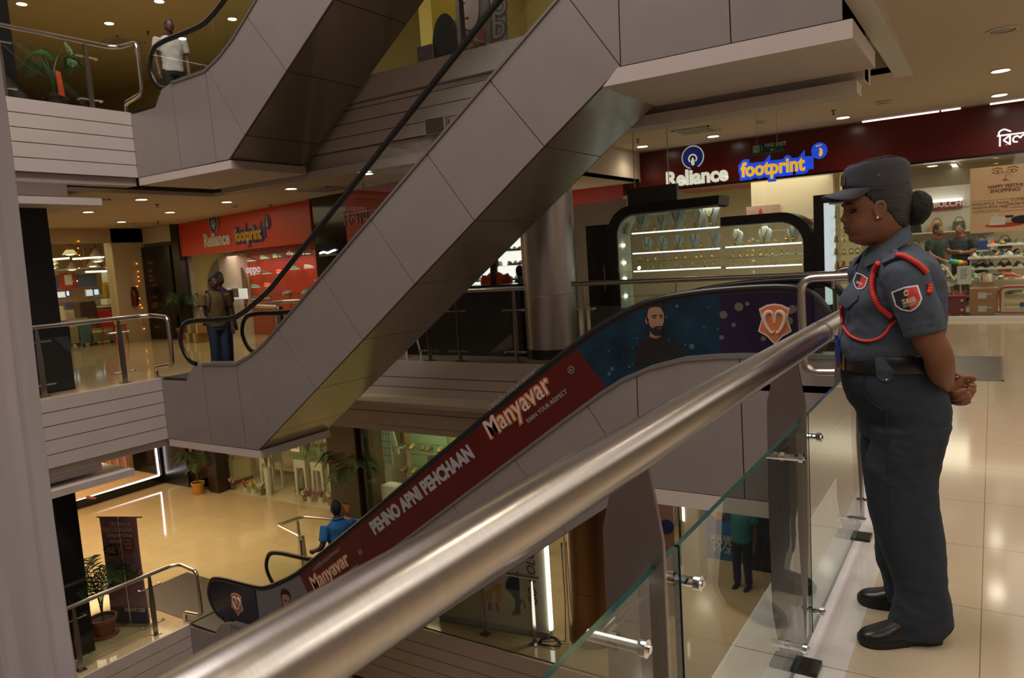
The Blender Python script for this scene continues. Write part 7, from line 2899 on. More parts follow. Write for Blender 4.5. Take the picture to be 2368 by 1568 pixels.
mb.tube([(-20.0, 6.9, Z0 + 0.23), (-20.05, 7.0, Z0 + 0.95), (-20.0, 7.1, Z0 + 0.23)], 0.012, seg=6)
mb.build('easel_legs', M_BRASS, t)
place_shoe(2, on_z(200, 1155, Z0 + 0.231), 0.4, 'pair-less sandal lying at the left of the peach window floor', 'feature shoes')

# black door recess beside the window
a, b = on_y(385, 1118, 11.3), on_y(437, 1030, 11.3)
mb = MB()
mb.box((-18.98, 11.36, Z0), (on_y(438, 1100, 11.4).x, 11.45, -1.0))
o = struct('door_2', mb, M_DOORB)
mb = MB()
mb.box((-17.6, 11.30, Z0 + 1.0), (-17.57, 11.36, Z0 + 1.2))
mb.build('door_handle', M_STEEL, o)
mb = MB()
mb.box((-18.0, 11.40, Z0), (-16.85, 12.6, Z0 + 0.08))
struct('baseboard_back', mb, M_BLACKG)
mb = MB()
mb.box((-18.2, 12.6, Z0), (-16.8, 12.7, -1))
struct('wall_lobby', mb, mat('recess_tan', (0.36, 0.25, 0.17), 0.6))
mb = MB()
mb.box((-16.95, 11.32, Z0), (-16.58, 11.7, -1))
struct('trim_17', mb, mat('post_dark_brown', (0.03, 0.016, 0.012), 0.3))

# white jewellery shop
SY = 11.55
mb = MB()
mb.box((-17, SY + 0.02, Z0), (-12.4, 17.0, Z0 + 0.006))
struct('floor', mb, mat('shop_floor_pale', (0.72, 0.62, 0.42), 0.2))
mb = MB()
mb.box((-17.0, 16.9, Z0), (-12.0, 17.0, -0.9))
mb.box((-17.0, SY, Z0), (-16.9, 17, -0.9))
struct('wall_shop', mb, mat('shop_wall_white', (0.72, 0.62, 0.40), 0.6))
mb = MB()
q = on_y(665, 1090, 13.9)
mb.box((-14.6, 13.9, Z0), (-12.6, 14.0, -1.0))
struct('wall_shop', mb, mat('brown_partition', (0.19, 0.145, 0.09), 0.4))
for i, (x0, x1) in enumerate(((-16.55, -14.75), (-13.95, -12.42))):
    mb = MB()
    mb.box((x0, SY, Z0 + 0.02), (x1, SY + 0.012, -1.0))
    struct('window_%d' % (11 + i), mb, M_GLASS)
o = None
mb = MB()
mb.prism([(-14.0, SY, Z0 + 0.02), (-13.75, SY + 0.75, Z0 + 0.02), (-13.75, SY + 0.75, -1.5), (-14.0, SY, -1.5)], (0.012, -0.004, 0))
o = struct('door_3', mb, M_GLASS)
mb = MB()
mb.box((-13.93, SY + 0.2, Z0 + 0.02), (-13.88, SY + 0.32, Z0 + 0.10))
mb.build('door_patch', M_STEEL, o)
area_lamp('shop_light', (-14.6, 13.0, -1.05), 4.2, 150, (1.0, 0.84, 0.48), sy=2.5)
# sofa
sf = thing('sofa', 'cream leather sofa inside the white jewellery shop', 'sofa', (-15.9, 13.0, Z0))
M_SOFA = mat('cream_leather', (0.70, 0.60, 0.40), 0.35, bump=0.1, bscale=20)
sx0, sx1, sy = -16.6, -14.75, 12.75
mb = MB()
mb.box((sx0, sy, Z0 + 0.28), (sx1, sy + 0.75, Z0 + 0.46))
mb.build('seat', M_SOFA, sf, bevel=0.04, smooth=1.0)
for k in range(2):
    mb = MB()
    xa = sx0 + k * (sx1 - sx0) / 2
    mb.prism([(xa + 0.01, sy + 0.62, Z0 + 0.44), (xa + 0.01, sy + 0.85, Z0 + 0.44), (xa + 0.01, sy + 0.98, Z0 + 1.0), (xa + 0.01, sy + 0.80, Z0 + 1.02)], ((sx1 - sx0) / 2 - 0.02, 0, 0))
    mb.build('back_cushion', M_SOFA, sf, bevel=0.04, smooth=1.0)
mb = MB()
mb.box((sx1 - 0.02, sy + 0.05, Z0 + 0.28), (sx1 + 0.14, sy + 0.9, Z0 + 0.68))
mb.build('armrest', M_SOFA, sf, bevel=0.05, smooth=1.0)
for x in (sx0 + 0.1, sx1 - 0.1):
    for y in (sy + 0.05, sy + 0.7):
        mb = MB()
        mb.tube([(x, y, Z0 + 0.28), (x, y, Z0)], 0.02, seg=8)
        mb.build('leg', M_STEEL, sf)


def plinth_case(x, y, text):
    t = thing('display_stand', text, 'display case', (x, y, Z0), group='white display stands')
    mb = MB()
    mb.box((x - 0.2, y - 0.2, Z0 + 0.72), (x + 0.2, y + 0.2, Z0 + 0.92))
    mb.build('table_top', M_CASEW, t)
    for sx in (-1, 1):
        for sy_ in (-1, 1):
            mb = MB()
            mb.prism([(x + sx * 0.2, y + sy_ * 0.2, Z0 + 0.72), (x + sx * 0.12, y + sy_ * 0.2, Z0 + 0.72), (x + sx * 0.16, y + sy_ * 0.2, Z0), (x + sx * 0.2, y + sy_ * 0.2, Z0)], (0, -sy_ * 0.05, 0))
            mb.build('leg', M_CASEW, t)
    mb = MB()
    for (a_, b_) in (((-1, -1), (1, -1)), ((1, -1), (1, 1)), ((1, 1), (-1, 1)), ((-1, 1), (-1, -1))):
        mb.prism([(x + a_[0] * 0.19, y + a_[1] * 0.19, Z0 + 0.92), (x + b_[0] * 0.19, y + b_[1] * 0.19, Z0 + 0.92), (x + b_[0] * 0.19, y + b_[1] * 0.19, Z0 + 1.30), (x + a_[0] * 0.19, y + a_[1] * 0.19, Z0 + 1.30)], (0.004, 0.004, 0))
    mb.build('glass_box', GREENGL, t)
    mb = MB()
    for sx in (-1, 1):
        for sy_ in (-1, 1):
            mb.tube([(x + sx * 0.19, y + sy_ * 0.19, Z0 + 0.92), (x + sx * 0.19, y + sy_ * 0.19, Z0 + 1.30)], 0.006, seg=5)
    mb.box((x - 0.195, y - 0.195, Z0 + 1.30), (x + 0.195, y + 0.195, Z0 + 1.312))
    mb.build('green_edges', mat('green_edge', (0.10, 0.14, 0.07), 0.2), t)


for i, (px, py) in enumerate(((607, 1140), (688, 1152), (727, 1160), (768, 1168))):
    p = on_z(px, py, Z0)
    s = ['behind the purple flowers', 'left of three by the glass front', 'middle of three by the glass front', 'right of three, beside the dark column'][i]
    plinth_case(p.x, p.y + 0.35, 'white four-legged display stand with glass box, ' + s)
    for z, sc_, q in ((Z0 + 0.922, 0.9, 'inside the glass box'), (Z0 + 1.314, 0.9, 'on top of the glass box')):
        bust((p.x, p.y + 0.35, z), sc_, 'cream necklace bust ' + q + ' ' + s.replace('by the glass front', 'stands'), 'busts in the white shop')
ct = thing('counter', 'long white sales counter with glass top in the white shop', 'counter', (-13.3, 13.3, Z0))
mb = MB()
mb.prism([(-14.3, 12.75, Z0), (-12.3, 13.15, Z0), (-12.3, 13.75, Z0), (-14.3, 13.35, Z0)], (0, 0, 0.95))
mb.build('body', M_CASEW, ct)
mb = MB()
mb.prism([(-14.3, 12.75, Z0 + 0.95), (-12.3, 13.15, Z0 + 0.95), (-12.3, 13.75, Z0 + 0.95), (-14.3, 13.35, Z0 + 0.95)], (0, 0, 0.14))
mb.build('glass_top', GREENGL, ct)
mb = MB()
for k in range(7):
    x = -14.1 + 0.26 * k
    mb.box((x, 12.9 + 0.05 * k, Z0 + 0.952), (x + 0.18, 13.15 + 0.05 * k, Z0 + 0.975))
mb.build('jewel_trays', mat('tray_gold', (0.5, 0.33, 0.12), 0.5), ct)
bs = thing('bar_stool', 'pale round bar stool in front of the white sales counter', 'stool', (-12.9, 12.75, Z0))
mb = MB()
mb.lathe([(0.17, 0.66), (0.19, 0.68), (0.19, 0.74), (0.15, 0.76)], c=(-12.9, 12.72, Z0), seg=20)
mb.build('seat', M_CASEW, bs, smooth=0.7)
for a in range(4):
    mb = MB()
    d = Vector((math.cos(a * 1.57 + 0.6), math.sin(a * 1.57 + 0.6), 0))
    mb.tube([Vector((-12.9, 12.72, Z0 + 0.66)) + d * 0.13, Vector((-12.9, 12.72, Z0)) + d * 0.19], 0.012, seg=6)
    mb.build('leg', M_STEEL, bs)
t = thing('offer_sign', 'small white 20% OFF notice hanging in the white shop window', 'sign', on_y(681, 1035, SY - 0.02))
a, b = on_y(672, 1043, SY - 0.02), on_y(691, 1027, SY - 0.02)
mb = MB()
mb.box((a.x, SY - 0.02, a.z), (b.x, SY - 0.01, b.z + 0.05))
mb.build('card', M_PAPER, t)
text_mb('20% OFF', 0.085, (a.x + 0.02, SY - 0.021, a.z + 0.07), UX, UZ, 0.002, bold=0.002, wide=0.85).build('lettering', mat('ink_red', (0.45, 0.03, 0.02), 0.5), t)
t = thing('door_emblem', 'round white emblem on the brown partition of the white shop', 'emblem', on_y(633, 1046, 13.88))
c = on_y(633, 1046, 13.88)
mb = MB()
for k in range(4):
    w_ = [0.10, 0.15, 0.15, 0.10][k]
    mb.box((c.x - w_, 13.885, c.z - 0.15 + 0.08 * k), (c.x + w_, 13.89, c.z - 0.10 + 0.08 * k))
mb.build('white_bars', M_PAPER, t)
mb = MB()
mb.tube([(c.x + 0.19 * math.cos(k * math.pi / 12), 13.886, c.z + 0.19 * math.sin(k * math.pi / 12)) for k in range(24)], 0.008, seg=5, closed=True)
mb.build('ring', M_PAPER, t)
# dark column and shoe shop
mb = MB()
a = on_y(780, 1170, 11.5)
b = on_y(846, 1185, 11.5)
mb.box((a.x, 11.35, Z0), (b.x, 12.2, -0.9))
struct('pillar', mb, mat('column_dark_brown', (0.03, 0.022, 0.016), 0.25))
mb = MB()
mb.box((b.x + 0.02, 11.45, Z0), (b.x + 0.16, 11.75, -0.9))
struct('trim_18', mb, M_BLACKG)
x0 = b.x + 0.2
mb = MB()
for k in range(12):
    z = Z0 + 0.3 + 0.27 * k
    mb.box((x0, 12.9, z), (x0 + 1.1, 12.93, z + 0.255))
struct('wall_shop', mb, mat('green_boards', (0.34, 0.48, 0.30), 0.6))
mb = MB()
mb.box((x0, 12.96, Z0), (x0 + 6, 13.0, -0.9))
struct('wall_shop', mb, mat('shoe_shop_wall', (0.40, 0.33, 0.16), 0.6))
area_lamp('shop_light', (x0 + 1.6, 12.2, -1.05), 3.0, 60, (1.0, 0.90, 0.55), sy=0.8)
t = thing('hanging_shirt', 'turquoise checked shirt hanging on the green boards of the shoe shop', 'shirt', on_y(880, 1030, 12.8))
c = on_y(888, 1022, 12.8)
mb = MB()
mb.prism([c + Vector((a_, 0, b_)) for a_, b_ in ((-0.22, -0.55), (0.22, -0.55), (0.22, 0.05), (0.36, -0.3), (0.44, -0.26), (0.3, 0.28), (0.1, 0.36), (-0.1, 0.36), (-0.3, 0.28), (-0.44, -0.26), (-0.36, -0.3), (-0.22, 0.05))], (0, 0.05, 0))
mb.build('cloth', mat('shirt_pale', (0.60, 0.66, 0.60), 0.8), t)
mb = MB()
for k in range(5):
    mb.box((c.x - 0.19 + 0.085 * k, 12.795, c.z - 0.54), (c.x - 0.165 + 0.085 * k, 12.8, c.z + 0.3))
    mb.box((c.x - 0.21, 12.795, c.z - 0.5 + 0.17 * k), (c.x + 0.21, 12.8, c.z - 0.47 + 0.17 * k))
mb.build('check_lines', mat('check_turquoise', (0.05, 0.40, 0.48), 0.8), t)
ss = thing('display_shelf', 'glass shelves of brown shoes and boots in the lower shoe shop', 'shelf', (x0 + 1.5, 12.4, Z0))
for k, z in enumerate((Z0 + 0.9, Z0 + 1.45, Z0 + 2.0, Z0 + 2.55)):
    mb = MB()
    mb.box((x0 + 0.15, 12.15, z - 0.014), (x0 + 3.6, 12.55, z))
    mb.build('glass_shelf', GREENGL, ss)
    for j in range(13):
        i = [2, 7, 2, 0, 7, 2, 2, 7, 5, 2, 7, 0, 2][(j + k * 3) % 13]
        place_shoe(i, (x0 + 0.3 + 0.26 * j, 12.42, z), -1.5 + 0.25 * (j % 3), SHOEN[i] + ' shoe on the glass shelves of the lower shoe shop', 'shoes in the lower shoe shop')
mb = MB()
for x in (x0 + 0.2, x0 + 1.9, x0 + 3.55):
    mb.tube([(x, 12.5, Z0), (x, 12.5, Z0 + 2.7)], 0.015, seg=6)
mb.build('uprights', M_STEEL, ss)
t = thing('cube_stand', 'white block stand low in the lower shoe shop window', 'stand', on_y(905, 1140, 11.9))
c = on_y(908, 1135, 11.95)
mb = MB()
mb.box((c.x - 0.2, 11.8, Z0), (c.x + 0.2, 12.1, c.z + 0.15))
mb.build('block', mat('stand_white', (0.62, 0.62, 0.66), 0.4), t, bevel=0.006)
mb = MB()
mb.box((c.x - 0.14, 11.84, c.z + 0.15), (c.x + 0.14, 12.06, c.z + 0.17))
mb.build('top_pad', M_PAPER, t)
mb = MB()
mb.box((x0 - 0.02, 11.52, Z0 + 0.02), (x0 + 5, 11.532, -1.0))
struct('window_13', mb, M_GLASS)
# wide dark door mats at the escalator feet
for z, s in ((Z0, 'lowest storey'), (0.0, 'guard\'s storey')):
    pass
t = thing('door_mat', 'grey rectangular metal mat on the floor near the guard\'s hands', 'mat', (-0.15, 9.4, 0))
mb = MB()
mb.box((-0.75, 8.62, 0.0), (0.08, 10.2, 0.006))
mb.build('plate', mat('mat_grey', (0.13, 0.115, 0.11), 0.35, metal=0.4), t)
mb = MB()
for a, b in (((-0.75, 8.60, 0), (0.10, 8.62, 0.008)), ((0.08, 8.6, 0), (0.10, 10.22, 0.008)), ((-0.75, 10.2, 0), (0.1, 10.22, 0.008))):
    mb.box(a, b)
mb.build('edging', M_STEELD, t)
t = thing('door_mat', 'dark plate on the lowest floor at the foot of the advertising escalator', 'mat', (-11.6, 7.2, Z0))
mb = MB()
mb.box((-12.7, 6.65, Z0), (-10.8, 7.85, Z0 + 0.008))
mb.build('plate', mat('mat_dark', (0.07, 0.055, 0.045), 0.4, metal=0.4), t)
mb = MB()
mb.box((-12.74, 6.65, Z0), (-12.7, 7.85, Z0 + 0.012))
mb.build('edging', M_STEELD, t)
# ================================================================== other people
def cloth(name, c, **k):
    return mat(name, c, 0.85, noise=0.12, nscale=14, bump=0.15, bscale=180, **k)


SKIN2 = mat('skin_dark', (0.12, 0.055, 0.034), 0.5)
SKIN3 = mat('skin_tan', (0.24, 0.12, 0.075), 0.5)


def person(text, loc, rz, h, top, legs_m, skin=SKIN2, armL=None, armR=None, lean=0.0, head=0.0, legL=None, legR=None, sleeve=0.45, female=False, long_hair=False, collar=None, sit=0.0, group=None, vox=0.013):
    """figure of height h at loc facing +x before turning by rz; arms and legs are joint lists in units of height"""
    t = thing('person', text, 'person', loc, rz, group)
    k = h

    def V(p):
        x, y, z = p
        return Vector(((x + lean * max(0, z - 0.5 + sit)) * k, y * k, (z - sit) * k))
    sw = 0.118 if not female else 0.105
    armL = armL or [(0, sw, 0.81), (-0.01, sw + 0.03, 0.63), (0.03, sw + 0.025, 0.47)]
    armR = armR or [(0, -sw, 0.81), (-0.01, -sw - 0.03, 0.63), (0.03, -sw - 0.025, 0.47)]
    legL = legL or [(0, 0.052, 0.5), (0.01, 0.055, 0.28), (-0.01, 0.06, 0.045)]
    legR = legR or [(0, -0.052, 0.5), (0.01, -0.055, 0.28), (-0.01, -0.06, 0.045)]

    def path(mb, pts, rad, seg=12, n=5):
        P = smooth_path([V(p) for p in pts], n)
        m = len(pts)
        R = [interp([(i, rad[i] * k) for i in range(m)], j / n) for j in range(len(P))]
        mb.tube(P, R, seg=seg)
    b = MB()
    hc = Vector((0.012 + head, 0, 0.935))
    b.ell(V(hc), 0.056 * k, 0.045 * k, 0.066 * k, seg=18, ring=12)
    b.ell(V(hc + Vector((0.022, 0, -0.025))), 0.036 * k, 0.036 * k, 0.042 * k)
    b.ell(V(hc + Vector((0.062, 0, -0.012))), 0.010 * k, 0.009 * k, 0.014 * k)
    for s in (-1, 1):
        b.ell(V(hc + Vector((-0.004, s * 0.046, -0.008))), 0.009 * k, 0.006 * k, 0.018 * k)
    path(b, [(0.0, 0, 0.80), (0.006 + head * 0.6, 0, 0.90)], [0.036, 0.031])
    b.rings([[V((x + a * math.cos(2 * math.pi * j / 20), wd * math.sin(2 * math.pi * j / 20), z)) for j in range(20)] for z, x, a, wd in ((0.49, 0, 0.06, 0.085), (0.58, 0, 0.058, 0.075), (0.68, 0.005, 0.062, 0.088), (0.76, 0.003, 0.06, 0.10), (0.81, 0, 0.045, 0.095), (0.835, 0, 0.03, 0.05))])
    for A in (armL, armR):
        path(b, A, [0.034, 0.026, 0.019] if len(A) == 3 else [0.034] * len(A))
        d = (V(A[-1]) - V(A[-2])).normalized()
        sd = d.orthogonal().normalized()
        hw = V(A[-1])
        b.tube([hw - d * 0.01 * k, hw + d * 0.035 * k, hw + d * 0.06 * k], [0.016 * k, 0.022 * k, 0.014 * k], seg=10)
        for f in range(4):
            o_ = sd * (0.010 * (f - 1.5)) * k
            b.tube([hw + d * 0.045 * k + o_, hw + d * (0.08 + 0.006 * (f in (1, 2))) * k + o_ * 1.1], 0.0062 * k, seg=6)
        b.tube([hw + d * 0.015 * k + sd * 0.016 * k, hw + d * 0.05 * k + sd * 0.030 * k], 0.007 * k, seg=6)
    for L in (legL, legR):
        path(b, L, [0.05, 0.034, 0.022] if len(L) == 3 else [0.05] + [0.036] * (len(L) - 2) + [0.022])
    b = remesh(b, vox * h / 1.65, 2, 0.4)
    b.build('body', skin, t, smooth=3.2, fix=False, local=True)
    # hair
    hm = MB()
    hm.ell(V(hc + Vector((-0.010, 0, 0.016))), 0.058 * k, 0.050 * k, 0.062 * k, seg=18, ring=12)
    hm.ell(V(hc + Vector((-0.022, 0, -0.012))), 0.044 * k, 0.046 * k, 0.048 * k, seg=16, ring=10)
    if long_hair:
        P = [V(hc + Vector((-0.045, 0, 0))), V(hc + Vector((-0.075, 0.01, -0.12))), V(hc + Vector((-0.082, 0.015, -0.26)))]
        hm.tube(P, [0.042 * k, 0.034 * k, 0.018 * k], seg=10)
    hm = remesh(hm, 0.011 * h / 1.65, 2)
    # cut the face free
    hm.build('hair', M_HAIR, t, smooth=3.2, fix=False, local=True)
    # upper garment
    s = MB()
    z0 = 0.475 if not female else 0.43
    s.rings([[V((x + a * math.cos(2 * math.pi * j / 24), wd * math.sin(2 * math.pi * j / 24), z)) for j in range(24)] for z, x, a, wd in ((z0, 0, 0.082, 0.108), (0.55, 0.002, 0.078, 0.100), (0.65, 0.004, 0.078, 0.104), (0.74, 0.004, 0.076, 0.116), (0.79, 0.0, 0.068, 0.116), (0.825, 0, 0.05, 0.08), (0.845, 0.002, 0.038, 0.045))])
    for A in (armL, armR):
        if sleeve > 0:
            P = smooth_path([V(p) for p in A], 8)
            m = max(3, int(len(P) * sleeve))
            R = [interp([(0, 0.046 * k), (len(P) * 0.45, 0.041 * k), (len(P), 0.027 * k)], j) for j in range(m)]
            s.tube(P[:m], R, seg=14)
    s = remesh(s, 0.015 * h / 1.65, 3)
    wob(s, 0.006, 9, 3.0 + h * 7)
    s.build('shirt', top, t, smooth=3.2, fix=False, local=True)
    if collar:
        c = MB()
        c.tube([V((0.004 + 0.042 * math.cos(2 * math.pi * j / 18), 0.047 * math.sin(2 * math.pi * j / 18), 0.848 - 0.010 * math.cos(2 * math.pi * j / 18))) for j in range(18)], 0.010 * k, seg=7, closed=True)
        c.build('collar', collar, t, smooth=2, local=True)
    # trousers
    p = MB()
    if sit == 0:
        p.rings([[V((x + a * math.cos(2 * math.pi * j / 22), wd * math.sin(2 * math.pi * j / 22), z)) for j in range(22)] for z, x, a, wd in ((0.44, 0, 0.072, 0.098), (0.50, 0, 0.075, 0.103), (0.56, 0, 0.068, 0.094))])
    for L in (legL, legR):
        path(p, L, [0.058, 0.044, 0.038] if len(L) == 3 else [0.06] + [0.048] * (len(L) - 2) + [0.04])
    p = remesh(p, 0.015 * h / 1.65, 2)
    p.build('trousers', legs_m, t, smooth=3.2, fix=False, local=True)
    # shoes
    for L in (legL, legR):
        q = MB()
        a = V(L[-1])
        base = a.z - 0.045 * k
        q.rings([[(a.x + x * k, a.y + wd * k * math.cos(math.pi * j / 8), base + (0.0 if j in (0, 8) else hh * k * math.sin(math.pi * j / 8))) for j in range(9)] for x, wd, hh in ((-0.035, 0.012, 0.04), (-0.028, 0.024, 0.055), (0.01, 0.026, 0.056), (0.05, 0.028, 0.040), (0.09, 0.028, 0.03), (0.112, 0.012, 0.02))])
        q.build('shoe', M_LEATHER, t, smooth=1.0, local=True)
    return t


def facing(p, q):
    return math.atan2(q[1] - p[1], q[0] - p[0])


NAVYJ = cloth('denim_blue', (0.035, 0.055, 0.11))
BLK = cloth('cloth_black', (0.014, 0.014, 0.016))
# two riders at the foot of the escalator, seen from behind
p1 = Vector((-9.98, 7.10, 0.02))
r1 = person('person in mustard shirt and jeans with dark backpack, hand on the black escalator rail', p1, -0.25, 1.50, cloth('mustard_shirt', (0.14, 0.085, 0.022)), NAVYJ,
            armR=[(0, -0.118, 0.81), (0.05, -0.16, 0.66), (0.19, -0.20, 0.60)], lean=0.03)
bp = MB()
bp.ell((-0.20, 0.0, 0.93), 0.11, 0.16, 0.24, seg=20, ring=14)
bp.box((-0.28, -0.12, 0.74), (-0.12, 0.12, 1.0))
bp = remesh(bp, 0.014, 3)
bag = bp.build('backpack', cloth('backpack_navy', (0.012, 0.016, 0.032)), r1, smooth=3.2, fix=False, local=True)
for s in (-1, 1):
    q = MB()
    q.tube(smooth_path([(-0.12, s * 0.09, 1.16), (-0.02, s * 0.10, 1.275), (0.10, s * 0.10, 1.18), (0.07, s * 0.13, 0.98), (-0.10, s * 0.13, 0.86)], 4), 0.018, seg=6, flat=(1, 0.4))
    q.build('strap', cloth('backpack_navy', (0.012, 0.016, 0.032)), r1, smooth=2, local=True)
bag['category_note'] = 'worn'
del bag['category_note']
person('person in purple checked shirt, half hidden behind the rider with the backpack', (-10.30, 7.42, 0.02), 0.1, 1.55, mat('purple_check', (0.10, 0.06, 0.16), 0.8, noise=0.6, nscale=40, color2=(0.02, 0.02, 0.05)), NAVYJ, lean=0.02)
# man in blue on the advertising escalator
person('man in bright blue polo shirt riding the advertising escalator, looking down', (-7.86, 7.22, -3.92 + 0.50), 2.75, 1.62, cloth('polo_blue', (0.03, 0.17, 0.42)), BLK, head=0.02, collar=cloth('polo_blue', (0.03, 0.17, 0.42)), armL=[(0, 0.118, 0.81), (-0.02, 0.17, 0.65), (0.10, 0.20, 0.58)])
# top storey man
p = on_z(322, 262, 4.0)
person('man in white and black polo on the top storey, seen in profile', (p.x - 0.15, p.y + 0.75, 4.0), -0.35, 1.55, mat('polo_white', (0.55, 0.52, 0.46), 0.8), BLK, collar=BLK, head=0.012)
# woman in orange and child at the counter
p = on_y(1145, 640, 10.25)
person('woman in orange top with long black hair, sitting behind the dark counter', (p.x, 10.25, 0.0), 2.0, 1.52, cloth('orange_top', (0.62, 0.09, 0.01)), BLK, female=True, long_hair=True, sleeve=0.8, armR=[(0, -0.105, 0.81), (0.03, -0.15, 0.72), (0.14, -0.14, 0.735)], armL=[(0, 0.105, 0.81), (0.03, 0.13, 0.68), (0.12, 0.08, 0.66)])
p = on_y(1200, 650, 10.35)
person('child with dark hair in a blue shirt behind the dark counter, touching the pillar', (p.x, 10.4, 0.0), 2.6, 1.36, cloth('child_blue', (0.05, 0.07, 0.14)), BLK)
# assistants in the shop
p = on_y(2165, 600, 16.9)
a1 = person('shop assistant in black polo with red trim holding a rainbow duster', (p.x, 16.9, 0), -0.6, 1.62, cloth('polo_black', (0.02, 0.035, 0.035)), BLK, skin=SKIN3, collar=mat('trim_red', (0.5, 0.02, 0.03), 0.7), head=0.015,
            armR=[(0, -0.118, 0.81), (0.03, -0.15, 0.66), (0.14, -0.10, 0.58)], armL=[(0, 0.118, 0.81), (0.05, 0.14, 0.68), (0.20, 0.10, 0.66)])
p = on_y(2222, 600, 17.4)
person('second shop assistant in black polo with red trim, arms folded, behind the duster', (p.x, 17.4, 0), -2.0, 1.62, cloth('polo_black', (0.02, 0.035, 0.035)), BLK, skin=SKIN3, collar=mat('trim_red', (0.5, 0.02, 0.03), 0.7), head=0.02,
       armR=[(0, -0.118, 0.81), (0.02, -0.16, 0.66), (0.12, 0.02, 0.665)], armL=[(0, 0.118, 0.81), (0.02, 0.16, 0.66), (0.12, -0.02, 0.645)])
t = thing('duster', 'rainbow fluffy duster held by the shop assistant', 'duster', on_y(2205, 605, 16.75))
a, b, c = on_y(2182, 603, 16.7), on_y(2196, 604, 16.7), on_y(2238, 609, 16.7)
mb = MB()
mb.tube([a, b], 0.012, seg=8)
mb.build('handle', M_PAPER, t)
for k, (cn, cc) in enumerate((('blue', (0.05, 0.35, 0.65)), ('green', (0.15, 0.55, 0.12)), ('yellow', (0.75, 0.65, 0.05)), ('pink', (0.75, 0.12, 0.15)))):
    mb = MB()
    u, v = b.lerp(c, k / 4), b.lerp(c, (k + 1) / 4)
    mb.tube([u, u.lerp(v, 0.5), v], [0.045, 0.05 - 0.003 * k, 0.042 - 0.006 * k], seg=12)
    part_label(mb.build('fluff', mat('fluff_' + cn, cc, 0.9), t, smooth=0.9), cn + ' section of the fluff')
# phone man on the lowest storey
p = on_z(1748, 1352, -4.0)
pm = person('man in teal shirt holding a phone to his ear below the glass railing', (-3.35, 11.5, -4.0), -1.7, 1.6, cloth('teal_shirt', (0.02, 0.22, 0.24)), BLK, armR=[(0, -0.118, 0.81), (0.06, -0.16, 0.70), (0.05, -0.085, 0.89)], head=0.01)
t = thing('mobile_phone', 'black phone held to the ear of the man in teal', 'phone', (0, 0, 0))
q = Matrix.Translation((-3.35, 11.5, -4.0)) @ Matrix.Rotation(-1.7, 4, 'Z') @ Vector((0.07, -0.10, 1.50))
t.location = q
mb = MB()
mb.obox(q, (0.004, 0.008, 0), (0.03, -0.012, 0.01), (0.0, 0, 0.065))
mb.build('case', M_BLACK, t)
mb = MB()
mb.obox(q + Vector((0.005, 0.009, 0)), (0.001, 0.002, 0), (0.026, -0.01, 0.008), (0, 0, 0.055))
mb.build('glass', M_BLACKG, t)
# walking figure added below in place of a reflection in the railing glass
person('walker in pale shirt and brown trousers, standing in for a reflection in the glass', (-4.55, 10.6, -4.0), 2.6, 1.62, cloth('pale_shirt', (0.46, 0.48, 0.55)), cloth('brown_trousers', (0.20, 0.13, 0.08)), skin=SKIN3, legL=[(0, 0.05, 0.5), (0.06, 0.05, 0.28), (0.03, 0.05, 0.045)], legR=[(0, -0.05, 0.5), (-0.01, -0.05, 0.28), (-0.09, -0.05, 0.055)])
# seated visitor on the white shop sofa
person('seated visitor in yellow top and grey trousers at the end of the cream sofa', (-14.72, 12.72, Z0), -1.45, 1.5, cloth('yellow_top', (0.55, 0.42, 0.06)), cloth('grey_trousers', (0.22, 0.24, 0.22)), skin=SKIN3, sit=0.215, female=True,
       legL=[(0, 0.05, 0.52), (0.24, 0.06, 0.515), (0.26, 0.05, 0.26)], legR=[(0, -0.05, 0.52), (0.24, -0.05, 0.515), (0.22, -0.05, 0.26)])

# ================================================================== plants
M_LEAF = mat('palm_leaf', (0.035, 0.085, 0.018), 0.45, noise=0.4, nscale=9)
M_LEAF2 = mat('broad_leaf', (0.02, 0.11, 0.025), 0.35, noise=0.3, nscale=6)
M_TERRA = mat('terracotta', (0.30, 0.085, 0.035), 0.6)
M_SOIL = mat('soil', (0.03, 0.02, 0.012), 0.9)


